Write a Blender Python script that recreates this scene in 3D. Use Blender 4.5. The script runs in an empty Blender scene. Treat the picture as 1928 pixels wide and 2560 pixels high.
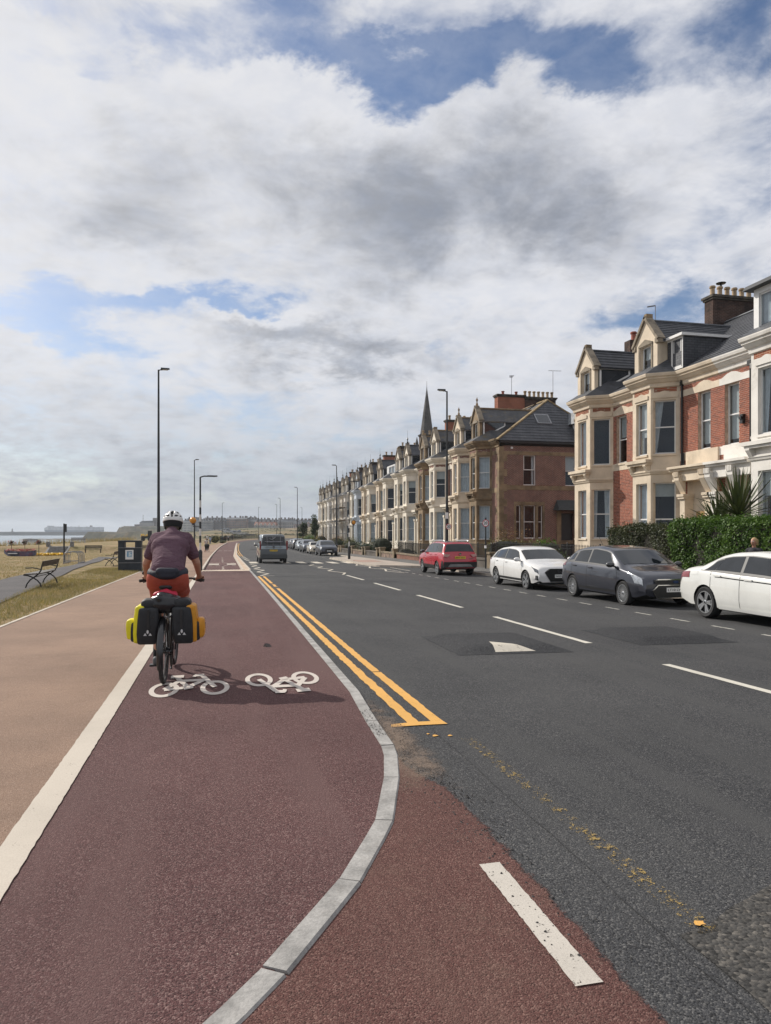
import bpy, bmesh, math, random
import numpy as np
from mathutils import Vector, Matrix
random.seed(7); rng = np.random.default_rng(7)
SC = bpy.context.scene
COL = SC.collection
R = math.radians

# ------------------------------------------------------------------ camera
YAW = R(13.06)
cam_d = bpy.data.cameras.new('camera'); cam = bpy.data.objects.new('camera', cam_d); COL.objects.link(cam)
cam.location = (0, 0, 1.55); cam.rotation_euler = (R(90), 0, -YAW)
cam_d.sensor_width = 36.0; cam_d.sensor_fit = 'AUTO'; cam_d.lens = 1775/2560*36
cam_d.shift_y = 48/2560; cam_d.clip_start = 0.05; cam_d.clip_end = 40000
SC.camera = cam

# ------------------------------------------------------------------ light
SUN_AZ = R(-38.5)      # from +Y towards -X
SUN_EL = R(34.8)
sd = Vector((math.sin(SUN_AZ)*math.cos(SUN_EL), math.cos(SUN_AZ)*math.cos(SUN_EL), math.sin(SUN_EL)))
sun_d = bpy.data.lights.new('sun', 'SUN'); sun = bpy.data.objects.new('sun', sun_d); COL.objects.link(sun)
sun_d.energy = 5.0; sun_d.angle = R(0.55); sun_d.color = (1.0, 0.94, 0.85)
sun.rotation_euler = sd.to_track_quat('Z', 'Y').to_euler()
SC.view_settings.view_transform = 'Standard'; SC.view_settings.look = 'None'
SC.view_settings.exposure = -0.12; SC.view_settings.gamma = 1.0; SC.view_settings.use_curve_mapping = False
SC.cycles.max_bounces = 8; SC.cycles.transparent_max_bounces = 16; SC.cycles.volume_bounces = 0

# node helpers ------------------------------------------------------
class NT:
    def __init__(s, tree):
        s.t = tree; s.n = tree.nodes; s.l = tree.links
    def add(s, typ, **kw):
        nd = s.n.new(typ)
        for k, v in kw.items():
            if k == 'ins':
                for kk, vv in v.items(): s.set(nd.inputs[kk], vv)
            else: setattr(nd, k, v)
        return nd
    def set(s, sock, v):
        if isinstance(v, bpy.types.NodeSocket): s.l.new(v, sock)
        elif v is not None:
            try: sock.default_value = v
            except Exception:
                sock.default_value = (v, v, v, 1) if isinstance(v, (int, float)) else tuple(v)
    def m(s, op, a, b=None, c=None, clamp=False):
        nd = s.n.new('ShaderNodeMath'); nd.operation = op; nd.use_clamp = clamp
        for i, v in enumerate((a, b, c)):
            if v is not None: s.set(nd.inputs[i], v)
        return nd.outputs[0]
    def mix(s, f, a, b, blend='MIX'):
        nd = s.n.new('ShaderNodeMix'); nd.data_type = 'RGBA'; nd.blend_type = blend
        s.set(nd.inputs[0], f)
        for i, v in ((6, a), (7, b)):
            if isinstance(v, (tuple, list)) and len(v) == 3: v = (*v, 1)
            s.set(nd.inputs[i], v)
        return nd.outputs[2]
    def noise(s, vec, scale, detail=3, rough=0.55, dist=0.0, col=False):
        nd = s.add('ShaderNodeTexNoise', ins={'Scale': scale, 'Detail': detail, 'Roughness': rough, 'Distortion': dist})
        if vec is not None: s.l.new(vec, nd.inputs['Vector'])
        return nd.outputs[1 if col else 0]
    def ramp(s, f, lo, hi):
        nd = s.add('ShaderNodeMapRange'); nd.clamp = True; nd.interpolation_type = 'SMOOTHSTEP'
        s.set(nd.inputs[0], f); nd.inputs[1].default_value = lo; nd.inputs[2].default_value = hi
        return nd.outputs[0]

# ------------------------------------------------------------------ world: Nishita sky with a broken cloud layer
w = bpy.data.worlds.new('World'); SC.world = w; w.use_nodes = True
N = NT(w.node_tree); N.n.clear()
sky = N.add('ShaderNodeTexSky'); sky.sky_type = 'NISHITA'; sky.sun_disc = False
sky.sun_elevation = SUN_EL; sky.sun_rotation = SUN_AZ; sky.air_density = 1.0; sky.dust_density = 1.2; sky.ozone_density = 1.2
tc = N.add('ShaderNodeTexCoord'); D = tc.outputs['Generated']
sep = N.add('ShaderNodeSeparateXYZ'); N.l.new(D, sep.inputs[0])
dx, dy, dz = sep.outputs
az = N.m('ARCTAN2', dx, dy)
el = N.m('ARCSINE', N.m('MINIMUM', N.m('MAXIMUM', dz, -1.0), 1.0))
# planar cloud-deck coordinates
den = N.m('ADD', N.m('MAXIMUM', dz, 0.0), 0.34)
comb = N.add('ShaderNodeCombineXYZ'); N.l.new(N.m('DIVIDE', dx, den), comb.inputs[0]); N.l.new(N.m('DIVIDE', dy, den), comb.inputs[1])
N.l.new(N.m('MULTIPLY', dz, 1.3), comb.inputs[2])
P = comb.outputs[0]
big = N.noise(P, 1.9, 5, 0.55, 0.2)
fine = N.noise(P, 5.5, 12, 0.62, 0.25)
vfine = N.noise(P, 17, 8, 0.6, 0.2)
warp = N.noise(P, 4.2, 8, 0.62, 0.2, col=True)
wsep = N.add('ShaderNodeSeparateColor'); N.l.new(warp, wsep.inputs[0])
azw = N.m('ADD', az, N.m('MULTIPLY', N.m('SUBTRACT', wsep.outputs[0], 0.5), 0.30))
elw = N.m('ADD', el, N.m('MULTIPLY', N.m('SUBTRACT', wsep.outputs[1], 0.5), 0.22))
def blob(a, e, sa, se):     # one cloud or gap, by compass bearing and height above the horizon (degrees)
    u = N.m('DIVIDE', N.m('SUBTRACT', azw, R(a)), R(sa)); v = N.m('DIVIDE', N.m('SUBTRACT', elw, R(e)), R(se))
    return N.m('POWER', 2.718, N.m('MULTIPLY', N.m('ADD', N.m('MULTIPLY', u, u), N.m('MULTIPLY', v, v)), -1.0))
def total(lst):
    t = None
    for a, e, sa, se, k in lst:
        b = N.m('MULTIPLY', blob(a, e, sa, se), k)
        t = b if t is None else N.m('ADD', t, b)
    return t
GAPS = [(-11, 16.4, 8, 1.3, .20), (-2, 17.6, 9, .9, .14), (-14, 14.6, 5, 1.0, .14), (9, 34.0, 9, 1.5, .24), (14, 31.8, 4, 1.2, .18), (20, 33.8, 6, 1.8, .24), (28, 32.5, 4, 1.8, .26), (3, 36.5, 5, 1.5, .2), (-5, 35.5, 3, 1.2, .14),
        (33.5, 16.2, 4, 1.6, .20), (17.5, 13.6, 2.0, 1.2, .12), (40, 33, 5, 3, .2), (-14, 35, 3, 1.5, .16), (-9, 32.5, 3, 1.0, .10), (-13, 31, 3, 1.2, .12)]
DARK = [(-6.0, 25.0, 5.2, 4.2, .70), (-4.0, 22.5, 4.5, 2.2, .30), (9.5, 25.5, 7.0, 4.6, .62), (16, 27, 8, 4.6, .55), (24, 26.0, 8, 4.0, .62), (17, 22.0, 9, 3.6, .45), (12, 19.6, 6, 2.0, .25), (28, 21, 8, 3, .25), (31, 24.5, 6, 3.2, .30), (6, 14.4, 7.5, 1.9, .78), (12, 13.2, 6, 1.5, .6), (1, 15.6, 4, 1.0, .3)]
LIGHT = [(13, 31.0, 4.5, 1.4, .5), (4, 31.2, 5, 1.4, .35), (4, 16.6, 8, .8, .5), (4.5, 5.7, 2.2, .55, .55), (-9, 20.0, 5, 1.2, .35), (-3, 29, 5, 1.5, .35), (30, 29.8, 6, 1.2, .3), (-12, 29, 6, 3, .35)]
gap = total(GAPS); dark = total(DARK); light = total(LIGHT)
cov = N.m('ADD', N.m('ADD', N.m('MULTIPLY', big, 0.48), N.m('MULTIPLY', fine, 0.42)), N.m('MULTIPLY', vfine, 0.10))
cov = N.m('SUBTRACT', N.m('ADD', N.m('ADD', cov, 0.055), N.m('MULTIPLY', N.m('ADD', dark, light), 0.25)), gap)
mask = N.m('ADD', N.m('MULTIPLY', N.ramp(cov, 0.35, 0.58), 0.86), N.m('MULTIPLY', N.ramp(vfine, 0.3, 0.7), 0.14))
# thick parts read grey from below, thin parts and rims bright
thick = N.m('ADD', N.m('MULTIPLY', dark, 0.80), N.m('MULTIPLY', N.m('SUBTRACT', fine, 0.5), 1.05))
thick = N.m('ADD', thick, N.m('ADD', N.m('MULTIPLY', N.m('SUBTRACT', big, 0.5), 0.55), N.m('MULTIPLY', N.m('SUBTRACT', vfine, 0.5), 0.5)))
thick = N.m('SUBTRACT', thick, N.m('MULTIPLY', light, 0.35))
# sunlit rims and shaded far sides of the billows
sh_v = N.add('ShaderNodeVectorMath'); sh_v.operation = 'ADD'; N.l.new(P, sh_v.inputs[0]); sh_v.inputs[1].default_value = (sd.x*0.055, sd.y*0.055, 0.05)
fine2 = N.noise(sh_v.outputs[0], 5.5, 12, 0.62, 0.25)
thick = N.m('ADD', thick, N.m('MULTIPLY', N.m('SUBTRACT', fine2, fine), 1.7))
low = N.ramp(el, R(14), R(1.5))
str_v = N.add('ShaderNodeCombineXYZ'); N.l.new(N.m('MULTIPLY', az, 4.0), str_v.inputs[0]); N.l.new(N.m('MULTIPLY', el, 22.0), str_v.inputs[1])
strat = N.noise(str_v.outputs[0], 2.0, 7, 0.62, 0.5)
mask = N.m('MAXIMUM', mask, N.ramp(el, R(5.5), R(1.0)))
thick = N.m('ADD', thick, N.m('MULTIPLY', low, N.m('ADD', 0.34, N.m('MULTIPLY', N.m('SUBTRACT', strat, 0.5), 1.35))))
sunv = N.add('ShaderNodeVectorMath'); sunv.operation = 'DOT_PRODUCT'; N.l.new(D, sunv.inputs[0]); sunv.inputs[1].default_value = sd
glow = N.ramp(sunv.outputs['Value'], 0.45, 1.0)
ccol = N.mix(N.ramp(thick, -0.15, 1.20), (10.2, 10.3, 10.8), (3.1, 3.4, 4.1))
ccol = N.mix(N.m('MULTIPLY', glow, 0.34), ccol, (10.4, 10.3, 10.2))
ccol = N.mix(N.m('MULTIPLY', low, 0.55), ccol, (3.9, 4.6, 5.6))
skyc = N.mix(1.0, sky.outputs[0], (1.02, 1.12, 1.28), 'MULTIPLY')
final = N.mix(mask, skyc, ccol)
bg = N.add('ShaderNodeBackground'); N.l.new(final, bg.inputs[0]); bg.inputs[1].default_value = 0.085
w.cycles.sampling_method = 'MANUAL'; w.cycles.sample_map_resolution = 512
wo = N.add('ShaderNodeOutputWorld'); N.l.new(bg.outputs[0], wo.inputs[0])

# ------------------------------------------------------------------ materials
MATS = {}
def principled(name):
    m = bpy.data.materials.new(name); m.use_nodes = True
    T = NT(m.node_tree); b = T.n['Principled BSDF']
    MATS[name] = m
    return m, T, b
def coords(T, kind='Object'):
    if kind == 'World':
        return T.add('ShaderNodeNewGeometry').outputs['Position']
    return T.add('ShaderNodeTexCoord').outputs['Object']
def C(r, g, b): return tuple(((v/255/12.92) if v/255 <= .04045 else ((v/255+.055)/1.055)**2.4) for v in (r, g, b))
def mat(name, col, rough=0.6, metal=0.0, var=0.12, scale=4.0, bump=0.0, bscale=40.0, spec=0.5, coat=0.0, kind='Object', dirt=None, dirt_scale=1.5, fine=0.0, bdist=0.01):
    if name in MATS: return MATS[name]
    m, T, b = principled(name)
    v = coords(T, kind)
    n1 = T.noise(v, scale, 5, 0.6)
    c0 = tuple(max(0, x*(1-var*1.6)) for x in col); c1 = tuple(min(1, x*(1+var*1.4)) for x in col)
    c = T.mix(T.ramp(n1, 0.25, 0.75), c0, c1)
    if fine:
        n2 = T.noise(v, bscale, 2, 0.5)
        c = T.mix(T.ramp(n2, 0.3, 0.7), c, T.mix(1.0, c, (1-fine, 1-fine, 1-fine), 'MULTIPLY'))
    if dirt is not None:
        nd = T.noise(v, dirt_scale, 7, 0.68)
        c = T.mix(T.m('MULTIPLY', T.ramp(nd, 0.52, 0.75), 0.7), c, dirt)
    T.set(b.inputs['Base Color'], c)
    b.inputs['Roughness'].default_value = rough; b.inputs['Metallic'].default_value = metal
    b.inputs['Specular IOR Level'].default_value = spec; b.inputs['Coat Weight'].default_value = coat
    b.inputs['Coat Roughness'].default_value = 0.04
    if bump:
        bp = T.add('ShaderNodeBump', ins={'Strength': bump, 'Distance': bdist, 'Height': T.noise(v, bscale, 3, 0.6)})
        T.l.new(bp.outputs[0], b.inputs['Normal'])
    return m
def asphalt(name, base, agg, dark, scale=150, patch=None, bump=0.7, stain=None, contrast=1.0):
    m, T, b = principled(name)
    v = coords(T, 'World')
    vo = T.add('ShaderNodeTexVoronoi', ins={'Scale': scale, 'Randomness': 1.0}); T.l.new(v, vo.inputs['Vector'])
    cs = T.add('ShaderNodeSeparateColor'); T.l.new(vo.outputs['Color'], cs.inputs[0])
    big = T.noise(v, 0.35, 6, 0.65); mid = T.noise(v, 2.6, 6, 0.65); fin = T.noise(v, scale*0.45, 3, 0.7)
    c = T.mix(T.m('MULTIPLY', T.ramp(cs.outputs[0], 0.55, 1.0), 0.6*contrast), base, agg)
    c = T.mix(T.m('MULTIPLY', T.ramp(cs.outputs[1], 0.55, 0.95), 0.55*contrast), c, dark)
    c = T.mix(T.m('MULTIPLY', T.ramp(fin, 0.38, 0.62), 0.40*contrast), c, T.mix(1.0, c, (1.45, 1.45, 1.45), 'MULTIPLY'))
    c = T.mix(T.ramp(big, 0.3, 0.72), T.mix(1.0, c, (.84, .84, .85), 'MULTIPLY'), T.mix(1.0, c, (1.14, 1.13, 1.12), 'MULTIPLY'))
    c = T.mix(T.m('MULTIPLY', T.ramp(mid, 0.5, 0.75), 0.35), c, patch if patch else T.mix(1.0, c, (.75, .75, .75), 'MULTIPLY'))
    if stain is not None:
        mp = T.add('ShaderNodeMapping'); T.l.new(v, mp.inputs[0]); mp.inputs['Scale'].default_value = (1.3, 0.12, 1)
        st = T.noise(mp.outputs[0], 1.4, 5, 0.6)
        c = T.mix(T.m('MULTIPLY', T.ramp(st, 0.45, 0.70), 0.75), c, stain)
    T.set(b.inputs['Base Color'], c); b.inputs['Roughness'].default_value = 0.9; b.inputs['Specular IOR Level'].default_value = 0.15
    h = T.m('ADD', T.m('MULTIPLY', vo.outputs['Distance'], -1.0), T.m('MULTIPLY', fin, 0.8))
    bp = T.add('ShaderNodeBump', ins={'Strength': bump, 'Distance': 0.006, 'Height': h}); T.l.new(bp.outputs[0], b.inputs['Normal'])
    return m
def paint(name, col, under, wear=0.5, scale=9.0, dirt=(.25, .23, .2)):
    m, T, b = principled(name)
    v = coords(T, 'World')
    n = T.noise(v, scale, 8, 0.72); g = T.noise(v, 120, 2, 0.6); l = T.noise(v, 1.3, 4, 0.6)
    f = T.m('ADD', T.m('MULTIPLY', n, 0.62), T.m('MULTIPLY', g, 0.38))
    c = T.mix(T.m('MULTIPLY', T.ramp(l, 0.35, 0.75), 0.30), col, tuple(x*0.62 for x in col))
    c = T.mix(T.m('MULTIPLY', T.ramp(g, 0.4, 0.75), 0.28), c, dirt)
    T.set(b.inputs['Alpha'], T.m('SUBTRACT', 1.0, T.ramp(f, 0.66-0.2*wear, 0.70-0.2*wear)))
    T.set(b.inputs['Base Color'], c); b.inputs['Roughness'].default_value = 0.75; b.inputs['Specular IOR Level'].default_value = 0.25
    bp = T.add('ShaderNodeBump', ins={'Strength': 0.4, 'Distance': 0.003, 'Height': g}); T.l.new(bp.outputs[0], b.inputs['Normal'])
    return m
def brickmat(name, c1, c2, mortar, bw=0.225, bh=0.075, mort=0.011, soot=None):
    m, T, b = principled(name)
    p = coords(T, 'World'); sp = T.add('ShaderNodeSeparateXYZ'); T.l.new(p, sp.inputs[0])
    cb = T.add('ShaderNodeCombineXYZ'); T.l.new(T.m('ADD', sp.outputs[0], sp.outputs[1]), cb.inputs[0]); T.l.new(sp.outputs[2], cb.inputs[1])
    br = T.add('ShaderNodeTexBrick', ins={'Scale': 1.0, 'Mortar Size': mort, 'Mortar Smooth': 0.1, 'Bias': 0.0, 'Brick Width': bw, 'Row Height': bh})
    T.l.new(cb.outputs[0], br.inputs['Vector'])
    for k, v in (('Color1', c1), ('Color2', c2), ('Mortar', mortar)): br.inputs[k].default_value = (*v, 1)
    n = T.noise(cb.outputs[0], 1.1, 6, 0.65); nf = T.noise(cb.outputs[0], 14, 3, 0.6)
    c = T.mix(T.ramp(n, 0.3, 0.7), T.mix(1.0, br.outputs[0], (.78, .76, .76), 'MULTIPLY'), T.mix(1.0, br.outputs[0], (1.12, 1.1, 1.08), 'MULTIPLY'))
    c = T.mix(T.m('MULTIPLY', T.ramp(nf, 0.5, 0.8), 0.35), c, T.mix(1.0, c, (.55, .52, .52), 'MULTIPLY'))
    if soot is not None: c = T.mix(T.m('MULTIPLY', T.ramp(T.noise(cb.outputs[0], 0.9, 6, 0.7), 0.42, 0.62), 0.8), c, soot)
    T.set(b.inputs['Base Color'], c); b.inputs['Roughness'].default_value = 0.9; b.inputs['Specular IOR Level'].default_value = 0.2
    bp = T.add('ShaderNodeBump', ins={'Strength': 0.6, 'Distance': 0.01, 'Height': T.m('ADD', T.m('MULTIPLY', br.outputs['Fac'], -1.0), T.m('MULTIPLY', nf, 0.4))})
    T.l.new(bp.outputs[0], b.inputs['Normal'])
    return m
def slatemat(name, c1, c2, bw=0.28, bh=0.2, moss=None):
    m, T, b = principled(name)
    p = coords(T, 'World'); sp = T.add('ShaderNodeSeparateXYZ'); T.l.new(p, sp.inputs[0])
    cb = T.add('ShaderNodeCombineXYZ'); T.l.new(T.m('ADD', sp.outputs[0], sp.outputs[1]), cb.inputs[0]); T.l.new(T.m('MULTIPLY', sp.outputs[2], 1.0), cb.inputs[1])
    br = T.add('ShaderNodeTexBrick', ins={'Scale': 1.0, 'Mortar Size': 0.008, 'Mortar Smooth': 0.0, 'Bias': 0.0, 'Brick Width': bw, 'Row Height': bh*0.56})
    T.l.new(cb.outputs[0], br.inputs['Vector'])
    for k, v in (('Color1', c1), ('Color2', c2), ('Mortar', tuple(x*.35 for x in c1))): br.inputs[k].default_value = (*v, 1)
    n = T.noise(p, 1.3, 6, 0.65)
    c = T.mix(T.ramp(n, 0.3, 0.72), T.mix(1.0, br.outputs[0], (.72, .72, .73), 'MULTIPLY'), T.mix(1.0, br.outputs[0], (1.3, 1.28, 1.25), 'MULTIPLY'))
    if moss is not None: c = T.mix(T.m('MULTIPLY', T.ramp(T.noise(p, 2.1, 7, 0.7), 0.5, 0.66), 0.75), c, moss)
    T.set(b.inputs['Base Color'], c); b.inputs['Roughness'].default_value = 0.55; b.inputs['Specular IOR Level'].default_value = 0.4
    bp = T.add('ShaderNodeBump', ins={'Strength': 0.5, 'Distance': 0.012, 'Height': T.m('SUBTRACT', T.m('MULTIPLY', n, 0.5), br.outputs['Fac'])})
    T.l.new(bp.outputs[0], b.inputs['Normal'])
    return m
def glassmat(name, col, rough=0.03, spec=0.9, tr=0.0):
    m, T, b = principled(name)
    b.inputs['Base Color'].default_value = (*col, 1); b.inputs['Roughness'].default_value = rough
    b.inputs['Specular IOR Level'].default_value = spec
    if tr:
        b.inputs['Alpha'].default_value = 1-tr
    return m
def leafmat(name, c0, c1, trans=0.25, rough=0.55):
    m, T, b = principled(name)
    g = T.add('ShaderNodeNewGeometry')
    rnd = g.outputs['Random Per Island']
    c = T.mix(rnd, c0, c1)
    n = T.noise(g.outputs['Position'], 1.6, 4, 0.6)
    c = T.mix(T.ramp(n, 0.35, 0.7), c, T.mix(1.0, c, (1.3, 1.25, .9), 'MULTIPLY'))
    T.set(b.inputs['Base Color'], c); b.inputs['Roughness'].default_value = rough; b.inputs['Specular IOR Level'].default_value = 0.35
    tr = T.add('ShaderNodeBsdfTranslucent'); T.l.new(c, tr.inputs[0])
    mx = T.add('ShaderNodeMixShader'); mx.inputs[0].default_value = trans
    T.l.new(b.outputs[0], mx.inputs[1]); T.l.new(tr.outputs[0], mx.inputs[2])
    T.l.new(mx.outputs[0], T.n['Material Output'].inputs[0])
    return m

# ------------------------------------------------------------------ mesh builder
def wloc(o):
    v = Vector((0, 0, 0))
    while o is not None: v += o.location; o = o.parent
    return v
class MB:
    def __init__(s): s.v = []; s.f = []; s.mi = []
    def add(s, vs, fs, k=0):
        n = len(s.v); s.v += [tuple(p) for p in vs]; s.f += [tuple(i+n for i in f) for f in fs]; s.mi += [k]*len(fs); return s
    def box(s, x0, x1, y0, y1, z0, z1, k=0):
        return s.add([(x0, y0, z0), (x1, y0, z0), (x1, y1, z0), (x0, y1, z0), (x0, y0, z1), (x1, y0, z1), (x1, y1, z1), (x0, y1, z1)],
              [(0, 3, 2, 1), (4, 5, 6, 7), (0, 1, 5, 4), (1, 2, 6, 5), (2, 3, 7, 6), (3, 0, 4, 7)], k)
    def hexa(s, p, k=0):      # 8 points: bottom 4 (ccw from above), top 4
        return s.add(p, [(0, 3, 2, 1), (4, 5, 6, 7), (0, 1, 5, 4), (1, 2, 6, 5), (2, 3, 7, 6), (3, 0, 4, 7)], k)
    def bar(s, a, b, wd, th, up=(0, 0, 1), k=0):     # rectangular bar from a to b
        a = Vector(a); b = Vector(b); d = (b-a).normalized(); u = Vector(up)
        sd_ = d.cross(u)
        if sd_.length < 1e-4: sd_ = d.cross(Vector((1, 0, 0)))
        sd_.normalize(); u = sd_.cross(d).normalized()
        o = [sd_*(-wd/2)+u*(-th/2), sd_*(wd/2)+u*(-th/2), sd_*(wd/2)+u*(th/2), sd_*(-wd/2)+u*(th/2)]
        return s.add([a+q for q in o]+[b+q for q in o], [(3, 2, 1, 0), (4, 5, 6, 7), (0, 1, 5, 4), (1, 2, 6, 5), (2, 3, 7, 6), (3, 0, 4, 7)], k)
    def tube(s, pts, r, n=8, k=0, cap=True):
        pts = [Vector(p) for p in pts]; rs = r if isinstance(r, (list, tuple)) else [r]*len(pts)
        vs = []; ref = Vector((0, 0, 1))
        t0 = (pts[1]-pts[0]).normalized()
        if abs(t0.z) > .95: ref = Vector((1, 0, 0))
        for i, p in enumerate(pts):
            t = (pts[min(i+1, len(pts)-1)]-pts[max(i-1, 0)]).normalized()
            a = t.cross(ref)
            if a.length < 1e-3: a = t.cross(Vector((0, 1, 0)))
            a.normalize(); b = a.cross(t)
            for j in range(n):
                q = 2*math.pi*j/n; vs.append(p+(a*math.cos(q)+b*math.sin(q))*rs[i])
        fs = []
        for i in range(len(pts)-1):
            for j in range(n):
                fs.append((i*n+j, i*n+(j+1) % n, (i+1)*n+(j+1) % n, (i+1)*n+j))
        if cap: fs += [tuple(range(n))[::-1], tuple(range((len(pts)-1)*n, len(pts)*n))]
        return s.add(vs, fs, k)
    def lathe(s, prof, c=(0, 0, 0), axis='Z', n=24, k=0, cap=True):
        vs = []; c = Vector(c)
        for (r, h) in prof:
            for j in range(n):
                q = 2*math.pi*j/n; x, y = r*math.cos(q), r*math.sin(q)
                vs.append(c+Vector({'Z': (x, y, h), 'Y': (x, h, -y), 'X': (h, x, y)}[axis]))
        fs = []
        for i in range(len(prof)-1):
            for j in range(n): fs.append((i*n+j, i*n+(j+1) % n, (i+1)*n+(j+1) % n, (i+1)*n+j))
        if cap: fs += [tuple(range(n))[::-1], tuple(range((len(prof)-1)*n, len(prof)*n))]
        return s.add(vs, fs, k)
    def prism(s, poly, vec, k=0):       # planar 3D polygon extruded along vec
        n = len(poly); v = Vector(vec); p = [Vector(q) for q in poly]
        return s.add(p+[q+v for q in p], [tuple(range(n))[::-1], tuple(range(n, 2*n))]+[(i, (i+1) % n, n+(i+1) % n, n+i) for i in range(n)], k)
    def sheet(s, poly, k=0): return s.add(poly, [tuple(range(len(poly)))], k)
    def sphere(s, c, r, n=10, m=6, k=0):
        rx, ry, rz = r if isinstance(r, (tuple, list)) else (r, r, r); c = Vector(c)
        vs = [c+Vector((0, 0, -rz))]
        for i in range(1, m):
            a = -math.pi/2+math.pi*i/m
            for j in range(n):
                q = 2*math.pi*j/n; vs.append(c+Vector((rx*math.cos(a)*math.cos(q), ry*math.cos(a)*math.sin(q), rz*math.sin(a))))
        vs.append(c+Vector((0, 0, rz))); L = len(vs)-1; fs = []
        for j in range(n):
            fs.append((0, 1+(j+1) % n, 1+j)); b = 1+(m-2)*n; fs.append((L, b+j, b+(j+1) % n))
            for i in range(m-2):
                a = 1+i*n; fs.append((a+j, a+(j+1) % n, a+n+(j+1) % n, a+n+j))
        return s.add(vs, fs, k)
    def mesh(s, name, mats, off=(0, 0, 0), smooth=None):
        me = bpy.data.meshes.new(name)
        ox, oy, oz = off
        me.from_pydata([(x-ox, y-oy, z-oz) for x, y, z in s.v], [], s.f)
        for m in (mats if isinstance(mats, (list, tuple)) else [mats]): me.materials.append(m)
        if any(s.mi): me.polygons.foreach_set('material_index', s.mi)
        me.update()
        bm = bmesh.new(); bm.from_mesh(me); bmesh.ops.recalc_face_normals(bm, faces=bm.faces); bm.to_mesh(me); bm.free()
        if smooth is not None:
            me.polygons.foreach_set('use_smooth', [True]*len(me.polygons))
            try: me.set_sharp_from_angle(angle=R(smooth))
            except Exception: pass
        return me
    def build(s, name, mats, parent=None, world=False, smooth=None):
        off = wloc(parent) if (world and parent is not None) else (0, 0, 0)
        return link(name, s.mesh(name, mats, off, smooth), parent)
def link(name, me, parent=None):
    o = bpy.data.objects.new(name, me); COL.objects.link(o)
    if parent is not None: o.parent = parent
    return o
def tag(o, label=None, cat=None, group=None, kind=None):
    if label: o['label'] = label
    if cat: o['category'] = cat
    if group: o['group'] = group
    if kind: o['kind'] = kind
    return o
def thing(name, loc, label, cat, group=None, rz=0.0):
    o = bpy.data.objects.new(name, None); COL.objects.link(o); o.empty_display_size = 0.1
    o.location = loc; o.rotation_euler = (0, 0, rz)
    return tag(o, label, cat, group)
def copy_tree(o, parent=None):
    c = o.copy(); COL.objects.link(c); c.parent = parent
    for ch in list(o.children): copy_tree(ch, c)
    return c
def np_quads(name, quads, mats, parent=None, smooth=False):   # quads: (n,4,3)
    n = len(quads); me = bpy.data.meshes.new(name)
    me.vertices.add(n*4); me.vertices.foreach_set('co', np.asarray(quads, dtype=np.float32).reshape(-1))
    me.loops.add(n*4); me.loops.foreach_set('vertex_index', np.arange(n*4, dtype=np.int32))
    me.polygons.add(n); me.polygons.foreach_set('loop_start', np.arange(0, n*4, 4, dtype=np.int32))
    try: me.polygons.foreach_set('loop_total', np.full(n, 4, dtype=np.int32))
    except Exception: pass
    me.materials.append(mats); me.update(calc_edges=True)
    return link(name, me, parent)
def evaluated(o, name):
    dg = bpy.context.evaluated_depsgraph_get(); dg.update()
    me = bpy.data.meshes.new_from_object(o.evaluated_get(dg)); me.name = name
    return me
def organic(name, parts, mats, voxel=0.02, parent=None, smooth_n=4, extra=None):
    """one continuous skin around tapered limbs: parts = (p0, r0, p1, r1); r may be (rx, ry, rz) for ellipsoids (p1 None)"""
    mb = MB()
    for p0, r0, p1, r1 in parts:
        if p1 is None: mb.sphere(p0, r0, 14, 10); continue
        a = Vector(p0); b = Vector(p1); d = b-a; L = max(d.length, 1e-4); d.normalize()
        k = [(-1, 0), (-.92, .4), (-.7, .714), (-.38, .925), (0, 1)]
        pts = [a+d*(t*r0) for t, _ in k]; rs = [max(q*r0, 1e-4) for _, q in k]
        k2 = [(0, 1), (.38, .925), (.7, .714), (.92, .4), (1, 0)]
        pts += [b+d*(t*r1) for t, _ in k2]; rs += [max(q*r1, 1e-4) for _, q in k2]
        mb.tube(pts, rs, 14)
    if extra: extra(mb)
    me = mb.mesh(name, mats); o = bpy.data.objects.new(name, me); COL.objects.link(o)
    md = o.modifiers.new('r', 'REMESH'); md.mode = 'VOXEL'; md.voxel_size = voxel; md.use_smooth_shade = True
    ms = o.modifiers.new('s', 'SMOOTH'); ms.iterations = smooth_n; ms.factor = 0.5
    me2 = evaluated(o, name); bpy.data.objects.remove(o)
    me2.materials.clear()
    for m in (mats if isinstance(mats, (list, tuple)) else [mats]): me2.materials.append(m)
    return link(name, me2, parent)
def text_mesh(txt, size, m, name='lettering', parent=None, extrude=0.001, bold=0.0, align='CENTER', spacing=1.0):
    cu = bpy.data.curves.new(name, 'FONT'); cu.body = txt; cu.size = size; cu.extrude = extrude; cu.align_x = align; cu.align_y = 'CENTER'; cu.offset = bold; cu.space_character = spacing
    cu.resolution_u = 3
    o = bpy.data.objects.new(name, cu); COL.objects.link(o); me = evaluated(o, name); bpy.data.objects.remove(o)
    me.materials.clear(); me.materials.append(m)
    return link(name, me, parent)

# ------------------------------------------------------------------ terrain functions
def zb(Y):
    if Y < 70: return -0.012*Y
    if Y < 110:
        t = (Y-70)/40; return -0.84-0.012*40*(t-t*t/2)
    return -1.08
def bend(Y):      # the road swings gently to the right beyond the crossing
    d = 0.0
    if Y > 60: d += 0.00021*(Y-60)**2
    if Y > 165: d += 0.0013*(Y-165)**2
    return d
def road_z(X, Y):
    x = X-bend(Y)
    t = min(1.0, max(0.0, (Y-4.5)/5.0))
    return zb(Y)-0.010-0.03*t*t*(3-2*t)-0.010*max(0.0, x-1.3)
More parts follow.
